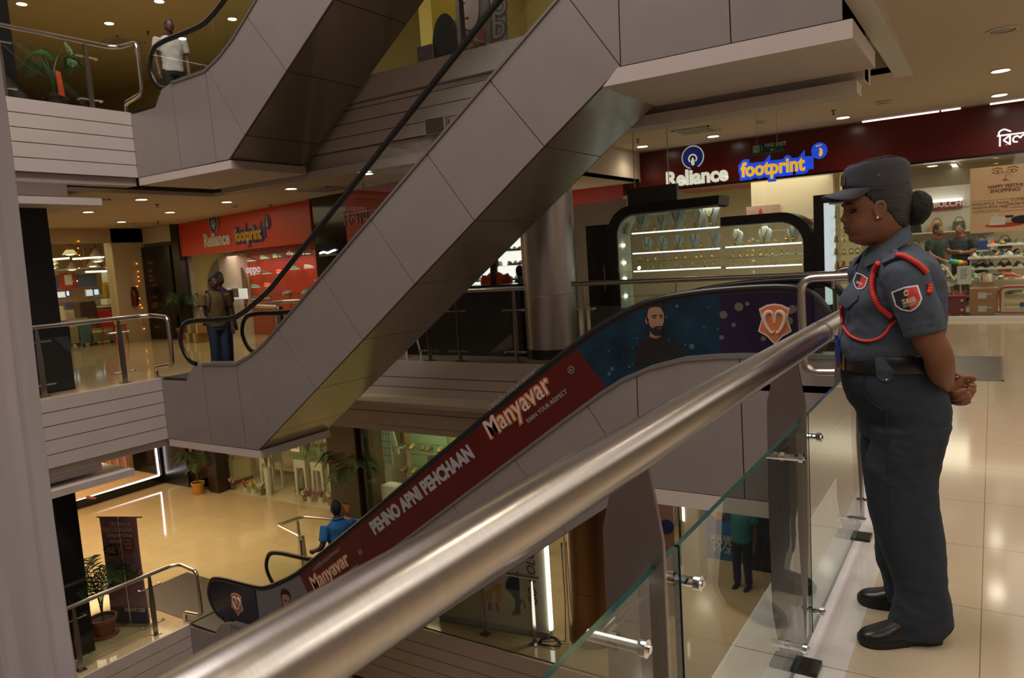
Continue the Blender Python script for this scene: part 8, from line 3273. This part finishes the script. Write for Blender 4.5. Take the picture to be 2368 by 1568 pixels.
def palm(loc, s, text, pot=M_TERRA, seed=1, n=9, broad=False, rp=0.15):
    t = thing('potted_palm', text, 'plant', loc)
    rnd = random.Random(seed)
    L = Vector(loc)
    mb = MB()
    mb.lathe([(rp * 0.75, 0.03), (rp, 0.24), (rp * 1.13, 0.245), (rp * 1.13, 0.30), (rp * 1.02, 0.30), (rp * 0.95, 0.27)], c=L, seg=24, cap=False)
    p_ = mb.build('pot', pot, t, smooth=0.6)
    mb = MB()
    mb.lathe([(rp * 0.97, 0.26), (0.001, 0.27)], c=L, seg=18)
    mb.build('soil', M_SOIL, p_)
    mb = MB()
    mb.lathe([(rp * 1.0, 0.0), (rp * 1.1, 0.012), (rp * 1.1, 0.035), (rp * 0.9, 0.03)], c=L, seg=24)
    mb.build('saucer', pot, t, smooth=0.6)
    for k in range(n):
        az = 2 * math.pi * k / n + rnd.uniform(-0.3, 0.3)
        d = Vector((math.cos(az), math.sin(az), 0))
        hgt, rch = s * rnd.uniform(0.65, 1.0), s * rnd.uniform(0.35, 0.62)
        P = smooth_path([L + Vector((0, 0, 0.26)), L + d * rch * 0.12 + Vector((0, 0, 0.26 + hgt * 0.55)), L + d * rch * 0.55 + Vector((0, 0, 0.26 + hgt * 0.98)), L + d * rch + Vector((0, 0, 0.26 + hgt * 0.82))], 7)
        mb = MB()
        mb.tube(P, [0.008 * (1 - 0.7 * i / len(P)) for i in range(len(P))], seg=5)
        for i in range(6 if not broad else len(P) - 4, len(P)):
            q = P[i]
            tg = (P[min(i + 1, len(P) - 1)] - P[i - 1]).normalized()
            for sgn in (-1, 1):
                sd = tg.cross(Vector((0, 0, 1))).normalized() * sgn
                ln = s * (0.24 if not broad else 0.30) * (1.0 - 0.5 * abs((i / len(P)) - 0.65))
                tip = q + sd * ln * 0.8 + tg * ln * 0.55 + Vector((0, 0, -ln * 0.35))
                w_ = tg * (0.012 if not broad else 0.07) * s
                mid = q.lerp(tip, 0.45) + Vector((0, 0, ln * 0.08))
                mb.add([q - w_ * 0.4, q + w_ * 0.4, mid + w_, tip, mid - w_], [(0, 1, 2, 3, 4)])
        mb.build('frond', M_LEAF if not broad else M_LEAF2, t, fix=False)
    return t


palm(on_z(460, 1141, Z0), 0.95, 'small palm in a yellow pot beside the black door on the lowest floor', mat('pot_yellow', (0.50, 0.24, 0.03), 0.5), 3)
palm(on_z(813, 1192, Z0), 1.25, 'palm in a terracotta pot in front of the dark column by the shoe shop', M_TERRA, 5, 11)
palm(on_z(246, 1470, Z0) + Vector((-0.05, 0, 0)), 1.15, 'palm in a terracotta pot at the lower left beside the massage banner', M_TERRA, 9, 9, rp=0.19)
palm(on_z(427, 785, 0.0), 0.95, 'palm in a terracotta pot beside the red lobby shop, left of the riders', M_TERRA, 12, 9)
t = palm(Vector((-11.6, 5.95, 4.0)), 0.85, 'broad-leaved plant with orange ribbon on the top storey beside the black column', mat('pot_dark', (0.04, 0.015, 0.012), 0.5), 15, 7, True)
mb = MB()
q = Vector((-11.45, 5.9, 4.0))
mb.prism([q + Vector((0.0, 0.02, 0.62)), q + Vector((0.02, 0.08, 0.60)), q + Vector((0.03, 0.10, 0.25)), q + Vector((0.02, 0.02, 0.27))], (0.01, 0, 0))
mb.build('ribbon', mat('ribbon_orange', (0.65, 0.08, 0.01), 0.6), t)

# flowers along the white shop front
FLC = {'purple': (0.32, 0.10, 0.28), 'yellow': (0.62, 0.42, 0.04), 'red': (0.45, 0.02, 0.03), 'pink': (0.62, 0.30, 0.25), 'white': (0.65, 0.62, 0.50)}


def flowers(loc, text, cols, hgt, spread, vase=None, vh=0.3, vr=0.09, seed=1, n=26):
    t = thing('flower_pot' if vh < 0.35 else 'flower_vase', text, 'flowers', loc, group='flowers in the white shop window')
    rnd = random.Random(seed)
    L = Vector(loc)
    mb = MB()
    mb.lathe([(vr * 0.8, 0), (vr * 0.85, vh * 0.5), (vr, vh), (vr * 0.9, vh)], c=L, seg=16)
    mb.build('vase', vase or M_CASEW, t, smooth=0.8)
    mb = MB()
    for k in range(12):
        a, r_ = rnd.uniform(0, 6.28), rnd.uniform(0.3, 1) * spread
        mb.tube([L + Vector((0, 0, vh)), L + Vector((math.cos(a) * r_ * 0.4, math.sin(a) * r_ * 0.4, vh + hgt * 0.6)), L + Vector((math.cos(a) * r_, math.sin(a) * r_, vh + hgt * rnd.uniform(0.6, 1.0)))], [0.006, 0.012, 0.003], seg=5)
    mb.build('stems', M_LEAF, t)
    for cn in cols:
        mb = MB()
        for k in range(n // len(cols)):
            a, r_ = rnd.uniform(0, 6.28), rnd.uniform(0.1, 1) * spread
            mb.ell(L + Vector((math.cos(a) * r_, math.sin(a) * r_, vh + hgt * rnd.uniform(0.35, 1.05))), rnd.uniform(0.02, 0.04), seg=8, ring=5)
        part_label(mb.build('blossoms', mat('blossom_' + cn, FLC[cn], 0.7), t, smooth=2), cn + ' blossoms')


flowers(on_z(498, 1138, Z0) + Vector((0.1, 0.35, 0)), 'white vase of mixed bright flowers behind the glass at the left end', ('pink', 'yellow', 'red'), 0.5, 0.17, vh=0.62, seed=2)
flowers(on_z(612, 1150, Z0) + Vector((0.0, 0.15, 0)), 'tall white vase of purple and white flowers by the glass door', ('purple', 'white', 'pink'), 0.55, 0.2, vh=0.72, seed=3)
for i, (px, py, c, s, v) in enumerate(((506, 1132, ('red',), 'red flowers low behind the glass front, leftmost', None), (528, 1136, ('pink',), 'brown basket of dry flowers beside the red ones', mat('basket_brown', (0.16, 0.09, 0.05), 0.8)), (558, 1143, ('yellow', 'red'), 'row of orange and yellow flowers in small white pots', None), (576, 1146, ('yellow',), 'yellow flowers in a small white pot', None), (596, 1149, ('white',), 'pale leafy plant in a pot next to the tall vase', mat('pot_terra_small', (0.2, 0.08, 0.04), 0.7)),
                                       (695, 1163, ('pink', 'white'), 'cone pots with dry flowers under the display stands', mat('cone_brown', (0.18, 0.10, 0.06), 0.7)), (706, 1166, ('purple',), 'purple flowers below the second display stand', None), (733, 1168, ('purple',), 'dark purple plant in a white bucket under the middle stand', None), (752, 1172, ('white',), 'leafy green pot at the foot of the right stand', mat('pot_terra_small', (0.2, 0.08, 0.04), 0.7)), (772, 1176, ('yellow',), 'small green pot nearest the dark column', mat('pot_dark2', (0.05, 0.04, 0.03), 0.7)))):
    flowers(on_z(px, py, Z0) + Vector((0, 0.16, 0)), s, c, 0.16, 0.11, v, 0.13, 0.08, 20 + i, 18)

# ================================================================== pull-up banner seen from the back, hanging cloth
bn = thing('pull_up_banner', 'tall mauve pull-up banner with mirrored massage-chair advertising at the lower left', 'banner', (-11.6, 6.15, Z0))
BA, BB = Vector((-12.02, 6.02, Z0)), Vector((-11.32, 6.30, Z0))
BX = (BB - BA).normalized()
BN = BX.cross(UZ)
BH = 1.80
M_BANNER = mat('banner_mauve', (0.42, 0.20, 0.22), 0.7, noise=0.3, nscale=2.2, color2=(0.30, 0.17, 0.25))
mb = MB()
nz = 12
vs, fs = [], []
for i in range(nz + 1):
    z = 0.05 + (BH - 0.05) * i / nz
    for j in range(9):
        u = 0.70 * j / 8
        inn = 0.02 * math.sin(math.pi * i / nz)
        vs.append(BA + BX * (inn + u * (1 - 2 * inn / 0.7)) + UZ * z + BN * (0.012 * math.sin(u * 6 + i * 0.35)))
for i in range(nz):
    for j in range(8):
        fs.append((i * 9 + j, i * 9 + j + 1, (i + 1) * 9 + j + 1, (i + 1) * 9 + j))
mb.add(vs, fs)
sheet = mb.build('sheet', M_BANNER, bn, smooth=2, fix=False)
mb = MB()
mb.tube([BA - BX * 0.03 + UZ * BH, BB + BX * 0.03 + UZ * BH], 0.012, seg=8)
mb.build('top_bar', M_BLACK, bn)
mb = MB()
mb.obox((BA + BB) / 2 + UZ * 0.03, BX * 0.38, BN * 0.08, UZ * 0.03)
mb.build('base_case', M_STEELD, bn)
mb = MB()
mb.tube([(BA + BB) / 2 + BN * 0.03 + UZ * 0.05, (BA + BB) / 2 + BN * 0.03 + UZ * BH], 0.008, seg=6)
mb.build('support_pole', M_STEEL, bn)
M_BINK = mat('banner_ink_pale', (0.62, 0.45, 0.38), 0.7)
M_BINKD = mat('banner_ink_navy', (0.035, 0.035, 0.08), 0.7)
bz = BN * 0.022
mb = MB()
for (u, z, ru, rz_) in ((0.20, 1.26, 0.17, 0.095),):
    mb.prism([BA + BX * (u + ru * math.cos(k * math.pi / 14)) + UZ * (z + rz_ * math.sin(k * math.pi / 14)) + bz for k in range(28)], BN * 0.002)
for z0_, z1_ in ((0.06, 0.30),):
    mb.prism([BA + BX * 0.02 + UZ * z0_ + bz, BA + BX * 0.68 + UZ * z0_ + bz, BA + BX * 0.68 + UZ * z1_ + bz, BA + BX * 0.02 + UZ * z1_ + bz], BN * 0.001)
mb.build('navy_shapes', M_BINKD, sheet)
mb = MB()
mb.prism([BA + BX * (0.50 + 0.10 * math.cos(k * math.pi / 12)) + UZ * (1.36 + 0.13 * math.sin(k * math.pi / 12)) + bz for k in range(24)], BN * 0.002)
mb.build('red_oval', mat('banner_ink_red', (0.26, 0.06, 0.06), 0.7), sheet)
mb = MB()
for pts in ([(0.08, 1.1), (0.35, 1.12), (0.30, 0.9), (0.12, 0.95)], [(0.5, 1.2), (0.62, 1.25), (0.64, 0.98), (0.42, 0.75), (0.2, 0.72), (0.4, 0.85), (0.5, 1.0)], [(0.3, 0.8), (0.4, 0.95), (0.45, 0.8)]):
    mb.prism([BA + BX * a + UZ * b + bz for a, b in pts], BN * 0.002)
mb.build('chair_picture', mat('banner_ink_picture', (0.26, 0.19, 0.19), 0.7, noise=0.5, nscale=8), sheet)
for s_, sz, u, z in (('AUTOMATED', 0.085, 0.66 - 0.07, 1.66), ('MASSAGE CHAIR', 0.105, 0.60, 1.565), ('& FOOT MASSAGE', 0.075, 0.58, 1.48), ('RELAX FOR', 0.06, 0.40, 1.385), ('EEZY FITNESS', 0.085, 0.66, 0.235)):
    text_mb(s_, sz, BA + BX * u + UZ * z + bz * 1.15, -BX, UZ, 0.002, bold=0.004, wide=0.72).build('lettering', M_BINK, sheet)
text_mb('\u20b9 50/-', 0.15, BA + BX * 0.355 + UZ * 1.21 + bz * 1.2, -BX, UZ, 0.002, bold=0.006, wide=0.85).build('lettering', mat('banner_ink_yellow', (0.40, 0.27, 0.07), 0.7), sheet)
for k, s_ in enumerate(('ENJOY A', 'POWER', 'RELAX')):
    text_mb(s_, 0.05, BA + BX * 0.56 + UZ * (1.41 - 0.06 * k) + bz * 1.2, -BX, UZ, 0.002, wide=0.8).build('lettering', M_BINK, sheet)

dr = thing('hanging_cloth', 'pale lilac pleated cloth hanging down the left edge of the photo', 'cloth', (-2.6, 1.0, -4.0))
mb = MB()
pl, pr = on_y(-60, 760, 1.02), on_y(84, 920, 1.02)
cx, R = pl.x - 0.05, 0
c0 = on_y(84, 920, 1.0)
rx = 0.52
ring = []
n = 150
for k in range(n):
    a = 2 * math.pi * k / n
    rr = rx + 0.012 * math.sin(k * 0.9) + 0.008 * math.sin(k * 2.3 + 1) + 0.006 * math.sin(k * 4.1)
    ring.append((rr * math.cos(a), rr * math.sin(a)))
DC = c0 + Vector((-0.44, -0.37, 0))
zt, zb_ = 4.6, -4.6
rows = 24
mb.rings([[(DC.x + x * (1 + 0.02 * math.sin(i * 0.8)), DC.y + y * (1 + 0.02 * math.sin(i * 0.8)), zb_ + (zt - zb_) * i / rows) for x, y in ring] for i in range(rows + 1)])
mb.build('pleated_cloth', mat('lilac_cloth', (0.62, 0.56, 0.64), 0.75, noise=0.25, nscale=3, stretch=(3, 3, 0.25)), dr, smooth=1.2)
mb = MB()
mb.tube([(DC.x + 0.54 * math.cos(k * math.pi / 20), DC.y + 0.54 * math.sin(k * math.pi / 20), zt) for k in range(40)], 0.02, seg=6, closed=True)
mb.build('top_hoop', M_STEEL, dr)
mb = MB()
for k in range(3):
    mb.tube([(DC.x + 0.54 * math.cos(k * 2.09), DC.y + 0.54 * math.sin(k * 2.09), zt), (DC.x, DC.y, 12.9)], 0.004, seg=4)
mb.build('wires', M_STEELD, dr)

# ================================================================== lowest storey below the advertising escalator
bp_ = mat('bronze_cladding', (0.30, 0.155, 0.065), 0.32, metal=0.8, noise=0.08, nscale=3)
t = thing('pillar', 'round bronze-clad pillar under the advertising escalator', 'pillar', (-5.0, 9.0, Z0))
pc2 = on_z(1342, 1500, Z0) + Vector((0.02, 0.38, 0))
mb = MB()
mb.lathe([(0.36, 0.0), (0.36, 0.78), (0.356, 0.785), (0.36, 0.79), (0.36, 3.4)], c=pc2, seg=40)
mb.build('cladding', bp_, t, smooth=0.5)
mb = MB()
for a in (math.radians(-120), math.radians(-132)):
    d = Vector((math.cos(a), math.sin(a), 0))
    mb.obox(pc2 + d * 0.360 + UZ * 1.7, d * 0.002, Vector((-d.y, d.x, 0)) * 0.003, UZ * 1.7)
mb.build('joint_lines', M_GAP, t)
gc = thing('advert_board', 'white GO COLORS! board with printed legs in yellow and blue trousers', 'poster', (-6.2, 8.75, Z0))
ga, gb = on_z(1050, 1440, Z0), on_z(1272, 1478, Z0)
gx = (gb - ga).normalized()
ga = ga - gx * 0.25
gn = gx.cross(UZ)
gl_ = (gb - ga).length
mb = MB()
mb.obox((ga + gb) / 2 + UZ * 1.35 - gn * 0.05, gx * (gl_ / 2), gn * 0.05, UZ * 1.25)
mb.build('board', mat('board_white', (0.62, 0.56, 0.46), 0.4), gc)
mb = MB()
mb.obox((ga + gb) / 2 + UZ * 0.05 - gn * 0.04, gx * (gl_ / 2), gn * 0.06, UZ * 0.05)
mb.build('skirting', mat('skirting_grey', (0.30, 0.30, 0.30), 0.5), gc)
mb = MB()
mb.obox(gb + gx * 0.03 + UZ * 1.2, gx * 0.02, gn * 0.03, UZ * 1.05)
mb.build('edge_light', lamp_mat('edge_tube', (0.95, 1.0, 0.8), 4.0), gc)


def gpt(px, py, lift=0.004):
    return on_plane(px, py, ga, gn) + gn * lift


def gpoly(nm, pts, m, lift=0.004):
    mb = MB()
    mb.prism([gpt(x, y, lift) for x, y in pts], gn * 0.001)
    return mb.build(nm, m, gc)


gpoly('printed_trousers', [(1128, 1365), (1152, 1350), (1160, 1352), (1158, 1390), (1150, 1392), (1146, 1368), (1136, 1372), (1138, 1388), (1127, 1390), (1120, 1372)], mat('print_yellow', (0.60, 0.33, 0.02), 0.5))
gpoly('printed_feet', [(1129, 1392), (1136, 1392), (1139, 1412), (1130, 1412)], mat('print_skin2', (0.30, 0.15, 0.09), 0.5))
gpoly('printed_feet', [(1146, 1393), (1152, 1393), (1156, 1415), (1148, 1412)], mat('print_skin2', (0.30, 0.15, 0.09), 0.5))
gpoly('printed_trousers', [(1170, 1345), (1184, 1325), (1199, 1322), (1201, 1345), (1204, 1422), (1190, 1414), (1192, 1388), (1182, 1372), (1169, 1362)], mat('print_denim', (0.02, 0.05, 0.16), 0.5), 0.005)
gpoly('printed_trousers', [(1196, 1384), (1208, 1386), (1206, 1398), (1196, 1400)], mat('print_denim', (0.02, 0.05, 0.16), 0.5), 0.006)
gpoly('printed_feet', [(1184, 1415), (1190, 1412), (1201, 1423), (1184, 1423)], mat('print_skin2', (0.30, 0.15, 0.09), 0.5), 0.006)
gpoly('printed_feet', [(1209, 1388), (1214, 1390), (1217, 1408), (1212, 1408)], mat('print_skin2', (0.30, 0.15, 0.09), 0.5), 0.006)
q = gpt(1243, 1403, 0.006)
text_mb('GO COLORS!', 0.19, q, UZ, -gx, 0.003, shear=0.25, wide=0.95).build('lettering', M_GAP, gc)
sb = thing('kiosk_panel', 'pink-tinted SBI bank machine panel beside the bronze pillar', 'panel', (-4.8, 9.8, Z0))
sa_, sb_ = Vector((-5.05, 9.75, Z0)), Vector((-3.95, 10.15, Z0))
kx = (sb_ - sa_).normalized()
kn = kx.cross(UZ)
mb = MB()
mb.obox((sa_ + sb_) / 2 + UZ * 1.3 - kn * 0.06, kx * ((sb_ - sa_).length / 2), kn * 0.06, UZ * 1.3)
mb.build('panel', mat('panel_pink', (0.46, 0.30, 0.26), 0.25), sb, bevel=0.01)


def kpt(px, py, lift=0.003):
    return on_plane(px, py, sa_, kn) + kn * lift


text_mb('SBI', 0.23, kpt(1405, 1214), kx, UZ, 0.003, wide=0.9).build('lettering', M_BLACK, sb)
text_mb('Mobile Banking', 0.11, kpt(1430, 1229), kx, UZ, 0.003).build('lettering', M_BLACK, sb)
mb = MB()
c = kpt(1541, 1218)
mb.prism([c + kx * 0.11 * math.cos(k * math.pi / 14) + UZ * 0.11 * math.sin(k * math.pi / 14) for k in range(28)], kn * 0.004)
mb.build('blue_disc', mat('ink_bank_blue', (0.02, 0.06, 0.25), 0.4), sb)
wp = thing('display_machine', 'tall white rounded machine with lit screen beside the blue poster', 'machine', (-4.2, 11.2, Z0))
ma, mb2 = on_y(1580, 1330, 11.3), on_y(1606, 1160, 11.3)
mb = MB()
mb.box((ma.x, 11.3, Z0), (mb2.x + 0.06, 11.7, mb2.z + 0.08))
mb.build('case', mat('machine_white', (0.62, 0.58, 0.48), 0.3), wp, bevel=0.05)
mb = MB()
mb.box((ma.x + 0.03, 11.29, mb2.z - 0.35), (ma.x + 0.06, 11.30, mb2.z - 0.1))
mb.build('light_strip', lamp_mat('edge_tube', (0.95, 1.0, 0.8), 4.0), wp)
mb = MB()
mb.tube(round_path([(ma.x - 0.02, 11.28, Z0 + 0.3), (ma.x - 0.02, 11.28, mb2.z + 0.1), (mb2.x + 0.05, 11.28, mb2.z + 0.1)], 0.15), 0.02, seg=8)
mb.build('dark_edge', M_BLACK, wp)
sk = thing('poster', 'blue shoe-brand poster with a pink balloon shape, seen through the glass railing', 'poster', (-4, 12.3, Z0))
a, b = on_y(1612, 1300, 12.4), on_y(1733, 1140, 12.4)
mb = MB()
mb.box((a.x, 12.4, a.z), (b.x, 12.44, b.z + 0.6))
mb.build('sheet', mat('poster_blue', (0.015, 0.14, 0.42), 0.4), sk)
c = on_y(1668, 1150, 12.39)
mb = MB()
mb.prism([c + UX * 0.30 * math.cos(k * math.pi / 14) + UZ * 0.42 * math.sin(k * math.pi / 14) for k in range(28)], (0, -0.003, 0))
mb.build('printed_magenta', mat('print_magenta', (0.32, 0.015, 0.14), 0.5), sk)
mb = MB()
mb.prism([c + UX * (0.23 * math.cos(k * math.pi / 14) - 0.05) + UZ * (0.40 * math.sin(k * math.pi / 14) - 0.02) + Vector((0, -0.003, 0)) for k in range(28)], (0, -0.003, 0))
mb.build('printed_balloon', mat('print_peach', (0.62, 0.34, 0.27), 0.5), sk)
for s_, sz, px, py, sh_ in (('SKECHERS', 0.10, 1643, 1243, 0), ('GO FLEX', 0.14, 1643, 1255, 0), ('Walk', 0.24, 1642, 1274, 0.35)):
    text_mb(s_, sz, on_y(px, py, 12.392), UX, UZ, 0.003, shear=sh_, bold=0.002 if not sh_ else 0).build('lettering', M_SILV, sk)
mb = MB()
a, b = on_y(1735, 1340, 12.2), on_y(1826, 1150, 12.2)
mb.box((a.x, 12.2, Z0), (b.x + 0.25, 12.9, -0.6))
struct('pillar', mb, mat('column_navy', (0.016, 0.016, 0.024), 0.3))
mb = MB()
mb.box((-8, 13.6, Z0), (-1, 13.7, -0.6))
struct('wall_back', mb, mat('wall_tan2', (0.36, 0.30, 0.22), 0.6))
t = thing('cable', 'coil of black cable on the floor at the foot of the bronze pillar', 'cable', on_z(1272, 1487, Z0))
q = on_z(1272, 1488, Z0) + UZ * 0.012
mb = MB()
P = []
for k in range(40):
    a = k * 0.42
    P.append(q + Vector(((0.15 + 0.02 * math.sin(k)) * math.cos(a), (0.12 + 0.015 * math.cos(k * 1.3)) * math.sin(a), 0.0006 * k)))
P += [q + Vector((0.2, 0.1, 0.02)), q + Vector((0.22, 0.12, 0.6)), q + Vector((0.2, 0.14, 1.4))]
mb.tube(P, 0.008, seg=6)
mb.build('coil', M_RUBBER, t, smooth=2)
mb = MB()
mb.tube([P[-1], P[-1] + Vector((0, 0, 0.06))], 0.014, seg=8)
mb.build('plug', M_BLACK, t)
t = thing('flower_pot', 'orange pot on the basement floor at the bottom edge of the photo', 'plant', on_z(855, 1562, -8.2))
mb = MB()
q = on_z(857, 1568, -7.4)
q.z = -8.2
mb.lathe([(0.18, 0), (0.28, 0.7), (0.32, 0.72), (0.32, 0.82), (0.28, 0.82)], c=q, seg=20)
mb.build('pot', mat('pot_orange', (0.42, 0.12, 0.03), 0.6), t, smooth=0.6)
mb = MB()
mb.lathe([(0.28, 0.78), (0.001, 0.79)], c=q, seg=16)
mb.build('soil', M_SOIL, t)

# ================================================================== top storey behind the glass
mb = MB()
mb.box((-30, 12.5, 4.0), (-11.0, 12.6, 5.15))
struct('wall_back', mb, mat('wall_dark_brown', (0.02, 0.013, 0.010), 0.5))
mb = MB()
mb.box((-30, 12.7, 4.0), (-8.2, 12.8, 7.0))
struct('wall_back', mb, mat('wall_olive', (0.45, 0.38, 0.18), 0.7))
a, b = on_y(560, 70, 11.5), on_y(600, 8, 11.5)
mb = MB()
mb.box((a.x, 11.5, 4.0), (a.x + 1.6, 12.4, 6.6))
struct('pillar', mb, mat('column_grey', (0.09, 0.09, 0.085), 0.4))
far_railing('glass edge rail of the uppermost storey behind the escalators', 4.15, [(-9.6, 8.15, 1.0), (-3.0, 8.15, 1.0)], [(-9.4, 8.15), (-7.6, 8.15), (-5.75, 8.15), (-3.6, 8.15)], inward=(0, 1, 0), bolts=False)
mb = MB()
mb.box((-9, 12.5, 4.15), (-6.7, 12.6, 7.0))
mb.box((-7.6, 9.6, 4.15), (-7.35, 12.5, 7.0))
struct('wall_shop', mb, mat('wall_yellow', (0.55, 0.40, 0.08), 0.6))
area_lamp('shop_light', (-6.4, 10.6, 6.8), 2.0, 16, (1.0, 0.78, 0.28), sy=1.5)
po = thing('poster', 'tall fashion poster of a woman\'s face with red flowers on the uppermost storey', 'poster', (-5.1, 9.0, 4.2))
a, b = on_y(1062, 150, 9.0), on_y(1130, 0, 9.0)
mb = MB()
mb.box((a.x, 9.0, 4.17), (b.x, 9.04, b.z + 0.9))
mb.build('sheet', mat('poster_dark', (0.075, 0.055, 0.05), 0.5, noise=0.7, nscale=5, color2=(0.20, 0.16, 0.14)), po)
c = on_y(1085, 18, 8.99)
mb = MB()
mb.prism([c + UX * 0.17 * math.cos(k * math.pi / 12) + UZ * 0.30 * math.sin(k * math.pi / 12) for k in range(24)], (0, -0.003, 0))
mb.build('printed_face', mat('print_face', (0.36, 0.26, 0.22), 0.5), po)
mb = MB()
mb.prism([c + Vector((-0.05 + 0.04 * math.cos(k * math.pi / 8), -0.004, -0.13 + 0.018 * math.sin(k * math.pi / 8))) for k in range(16)], (0, -0.002, 0))
mb.prism([c + Vector((-0.09 + 0.04 * math.cos(k * math.pi / 8), -0.004, 0.08 + 0.012 * math.sin(k * math.pi / 8))) for k in range(16)], (0, -0.002, 0))
mb.build('printed_features', mat('ink_dark_red', (0.12, 0.02, 0.02), 0.5), po)
mb = MB()
rnd = random.Random(2)
for k in range(14):
    q = c + Vector((rnd.uniform(-0.15, 0.2), -0.005 - 0.0002 * k, rnd.uniform(-0.75, -0.35)))
    r_ = rnd.uniform(0.03, 0.07)
    mb.prism([q + UX * r_ * math.cos(j * math.pi / 5) + UZ * r_ * math.sin(j * math.pi / 5) for j in range(10)], (0, -0.002, 0))
mb.build('printed_flowers', mat('print_red', (0.24, 0.02, 0.02), 0.5), po)
p2 = thing('poster', 'narrow pale poster with upright red-outlined letters beside the fashion poster', 'poster', (-4.6, 9.0, 4.2))
a, b = on_y(1135, 130, 9.02), on_y(1166, 0, 9.02)
mb = MB()
mb.box((a.x, 9.02, 4.17), (b.x, 9.06, b.z + 0.9))
mb.build('sheet', mat('poster_pale', (0.24, 0.23, 0.22), 0.5), p2)
for ch, py in (('O', 22), ('I', 52), ('D', 74)):
    q = on_y(1139, py + 16, 9.015)
    text_mb(ch, 0.30, q, UX, UZ, 0.003, bold=0.03).build('lettering', mat('ink_dark_red', (0.12, 0.02, 0.02), 0.5), p2)
    text_mb(ch, 0.30, q + Vector((0, -0.004, 0)), UX, UZ, 0.003, bold=0.006).build('lettering', mat('poster_pale', (0.24, 0.23, 0.22), 0.5), p2)
t = thing('mannequin_shape', 'large dark rounded silhouette panel left of the fashion poster', 'panel', (-5.7, 9.3, 4.15))
a, b = on_y(1002, 130, 9.4), on_y(1056, 30, 9.4)
mb = MB()
hw = (b.x - a.x) / 2
cx_ = (a.x + b.x) / 2
mb.prism([(cx_ - hw, 9.4, 4.15), (cx_ + hw, 9.4, 4.15), (cx_ + hw, 9.4, b.z - 0.4)] + [(cx_ + hw * math.cos(math.pi * k / 12), 9.4, b.z - 0.4 + 0.45 * math.sin(math.pi * k / 12)) for k in range(13)] + [(cx_ - hw, 9.4, b.z - 0.4)], (0, 0.08, 0))
mb.build('panel', M_BLACK, t)
mb = MB()
mb.box((cx_ - hw - 0.05, 9.35, 4.15), (cx_ + hw + 0.05, 9.55, 4.2))
mb.build('foot', M_BLACK, t)
t = thing('poster', 'dark low poster at the foot of the yellow wall on the top storey', 'poster', on_y(985, 130, 9.2))
a, b = on_y(966, 142, 9.2), on_y(1002, 100, 9.2)
mb = MB()
mb.box((a.x, 9.2, 4.17), (b.x, 9.24, b.z))
mb.build('sheet', mat('poster_maroon', (0.05, 0.02, 0.03), 0.5, noise=0.6, nscale=8), t)
mb = MB()
for q in ((a.x, a.x + 0.02), (b.x - 0.02, b.x)):
    mb.box((q[0], 9.19, 4.17), (q[1], 9.2, b.z))
mb.build('edges', M_STEELD, t)
mb = MB()
mb.lathe([(0.5, 4.15), (0.5, 7.0)], c=(-3.3, 9.9, 0), seg=36)
struct('pillar', mb, mat('column_olive', (0.20, 0.19, 0.15), 0.4, metal=0.5), smooth=0.5)
for px, py, s in ((1003, 14, 'upper'), (1000, 86, 'lower')):
    q = on_y(px, py, 10.6)
    t = thing('hanging_lamp', 'warm lamp seen behind the top storey glass, %s one' % s, 'lamp', q)
    mb = MB()
    mb.ell(q, 0.07, 0.07, 0.03, seg=14, ring=8)
    mb.build('bulb', lamp_mat('pendant_glow', (1.0, 0.88, 0.55), 5.0), t, smooth=2)
    mb = MB()
    mb.tube([q, (q.x, q.y, 7.0)], 0.006, seg=5)
    mb.build('cord', M_BLACK, t)
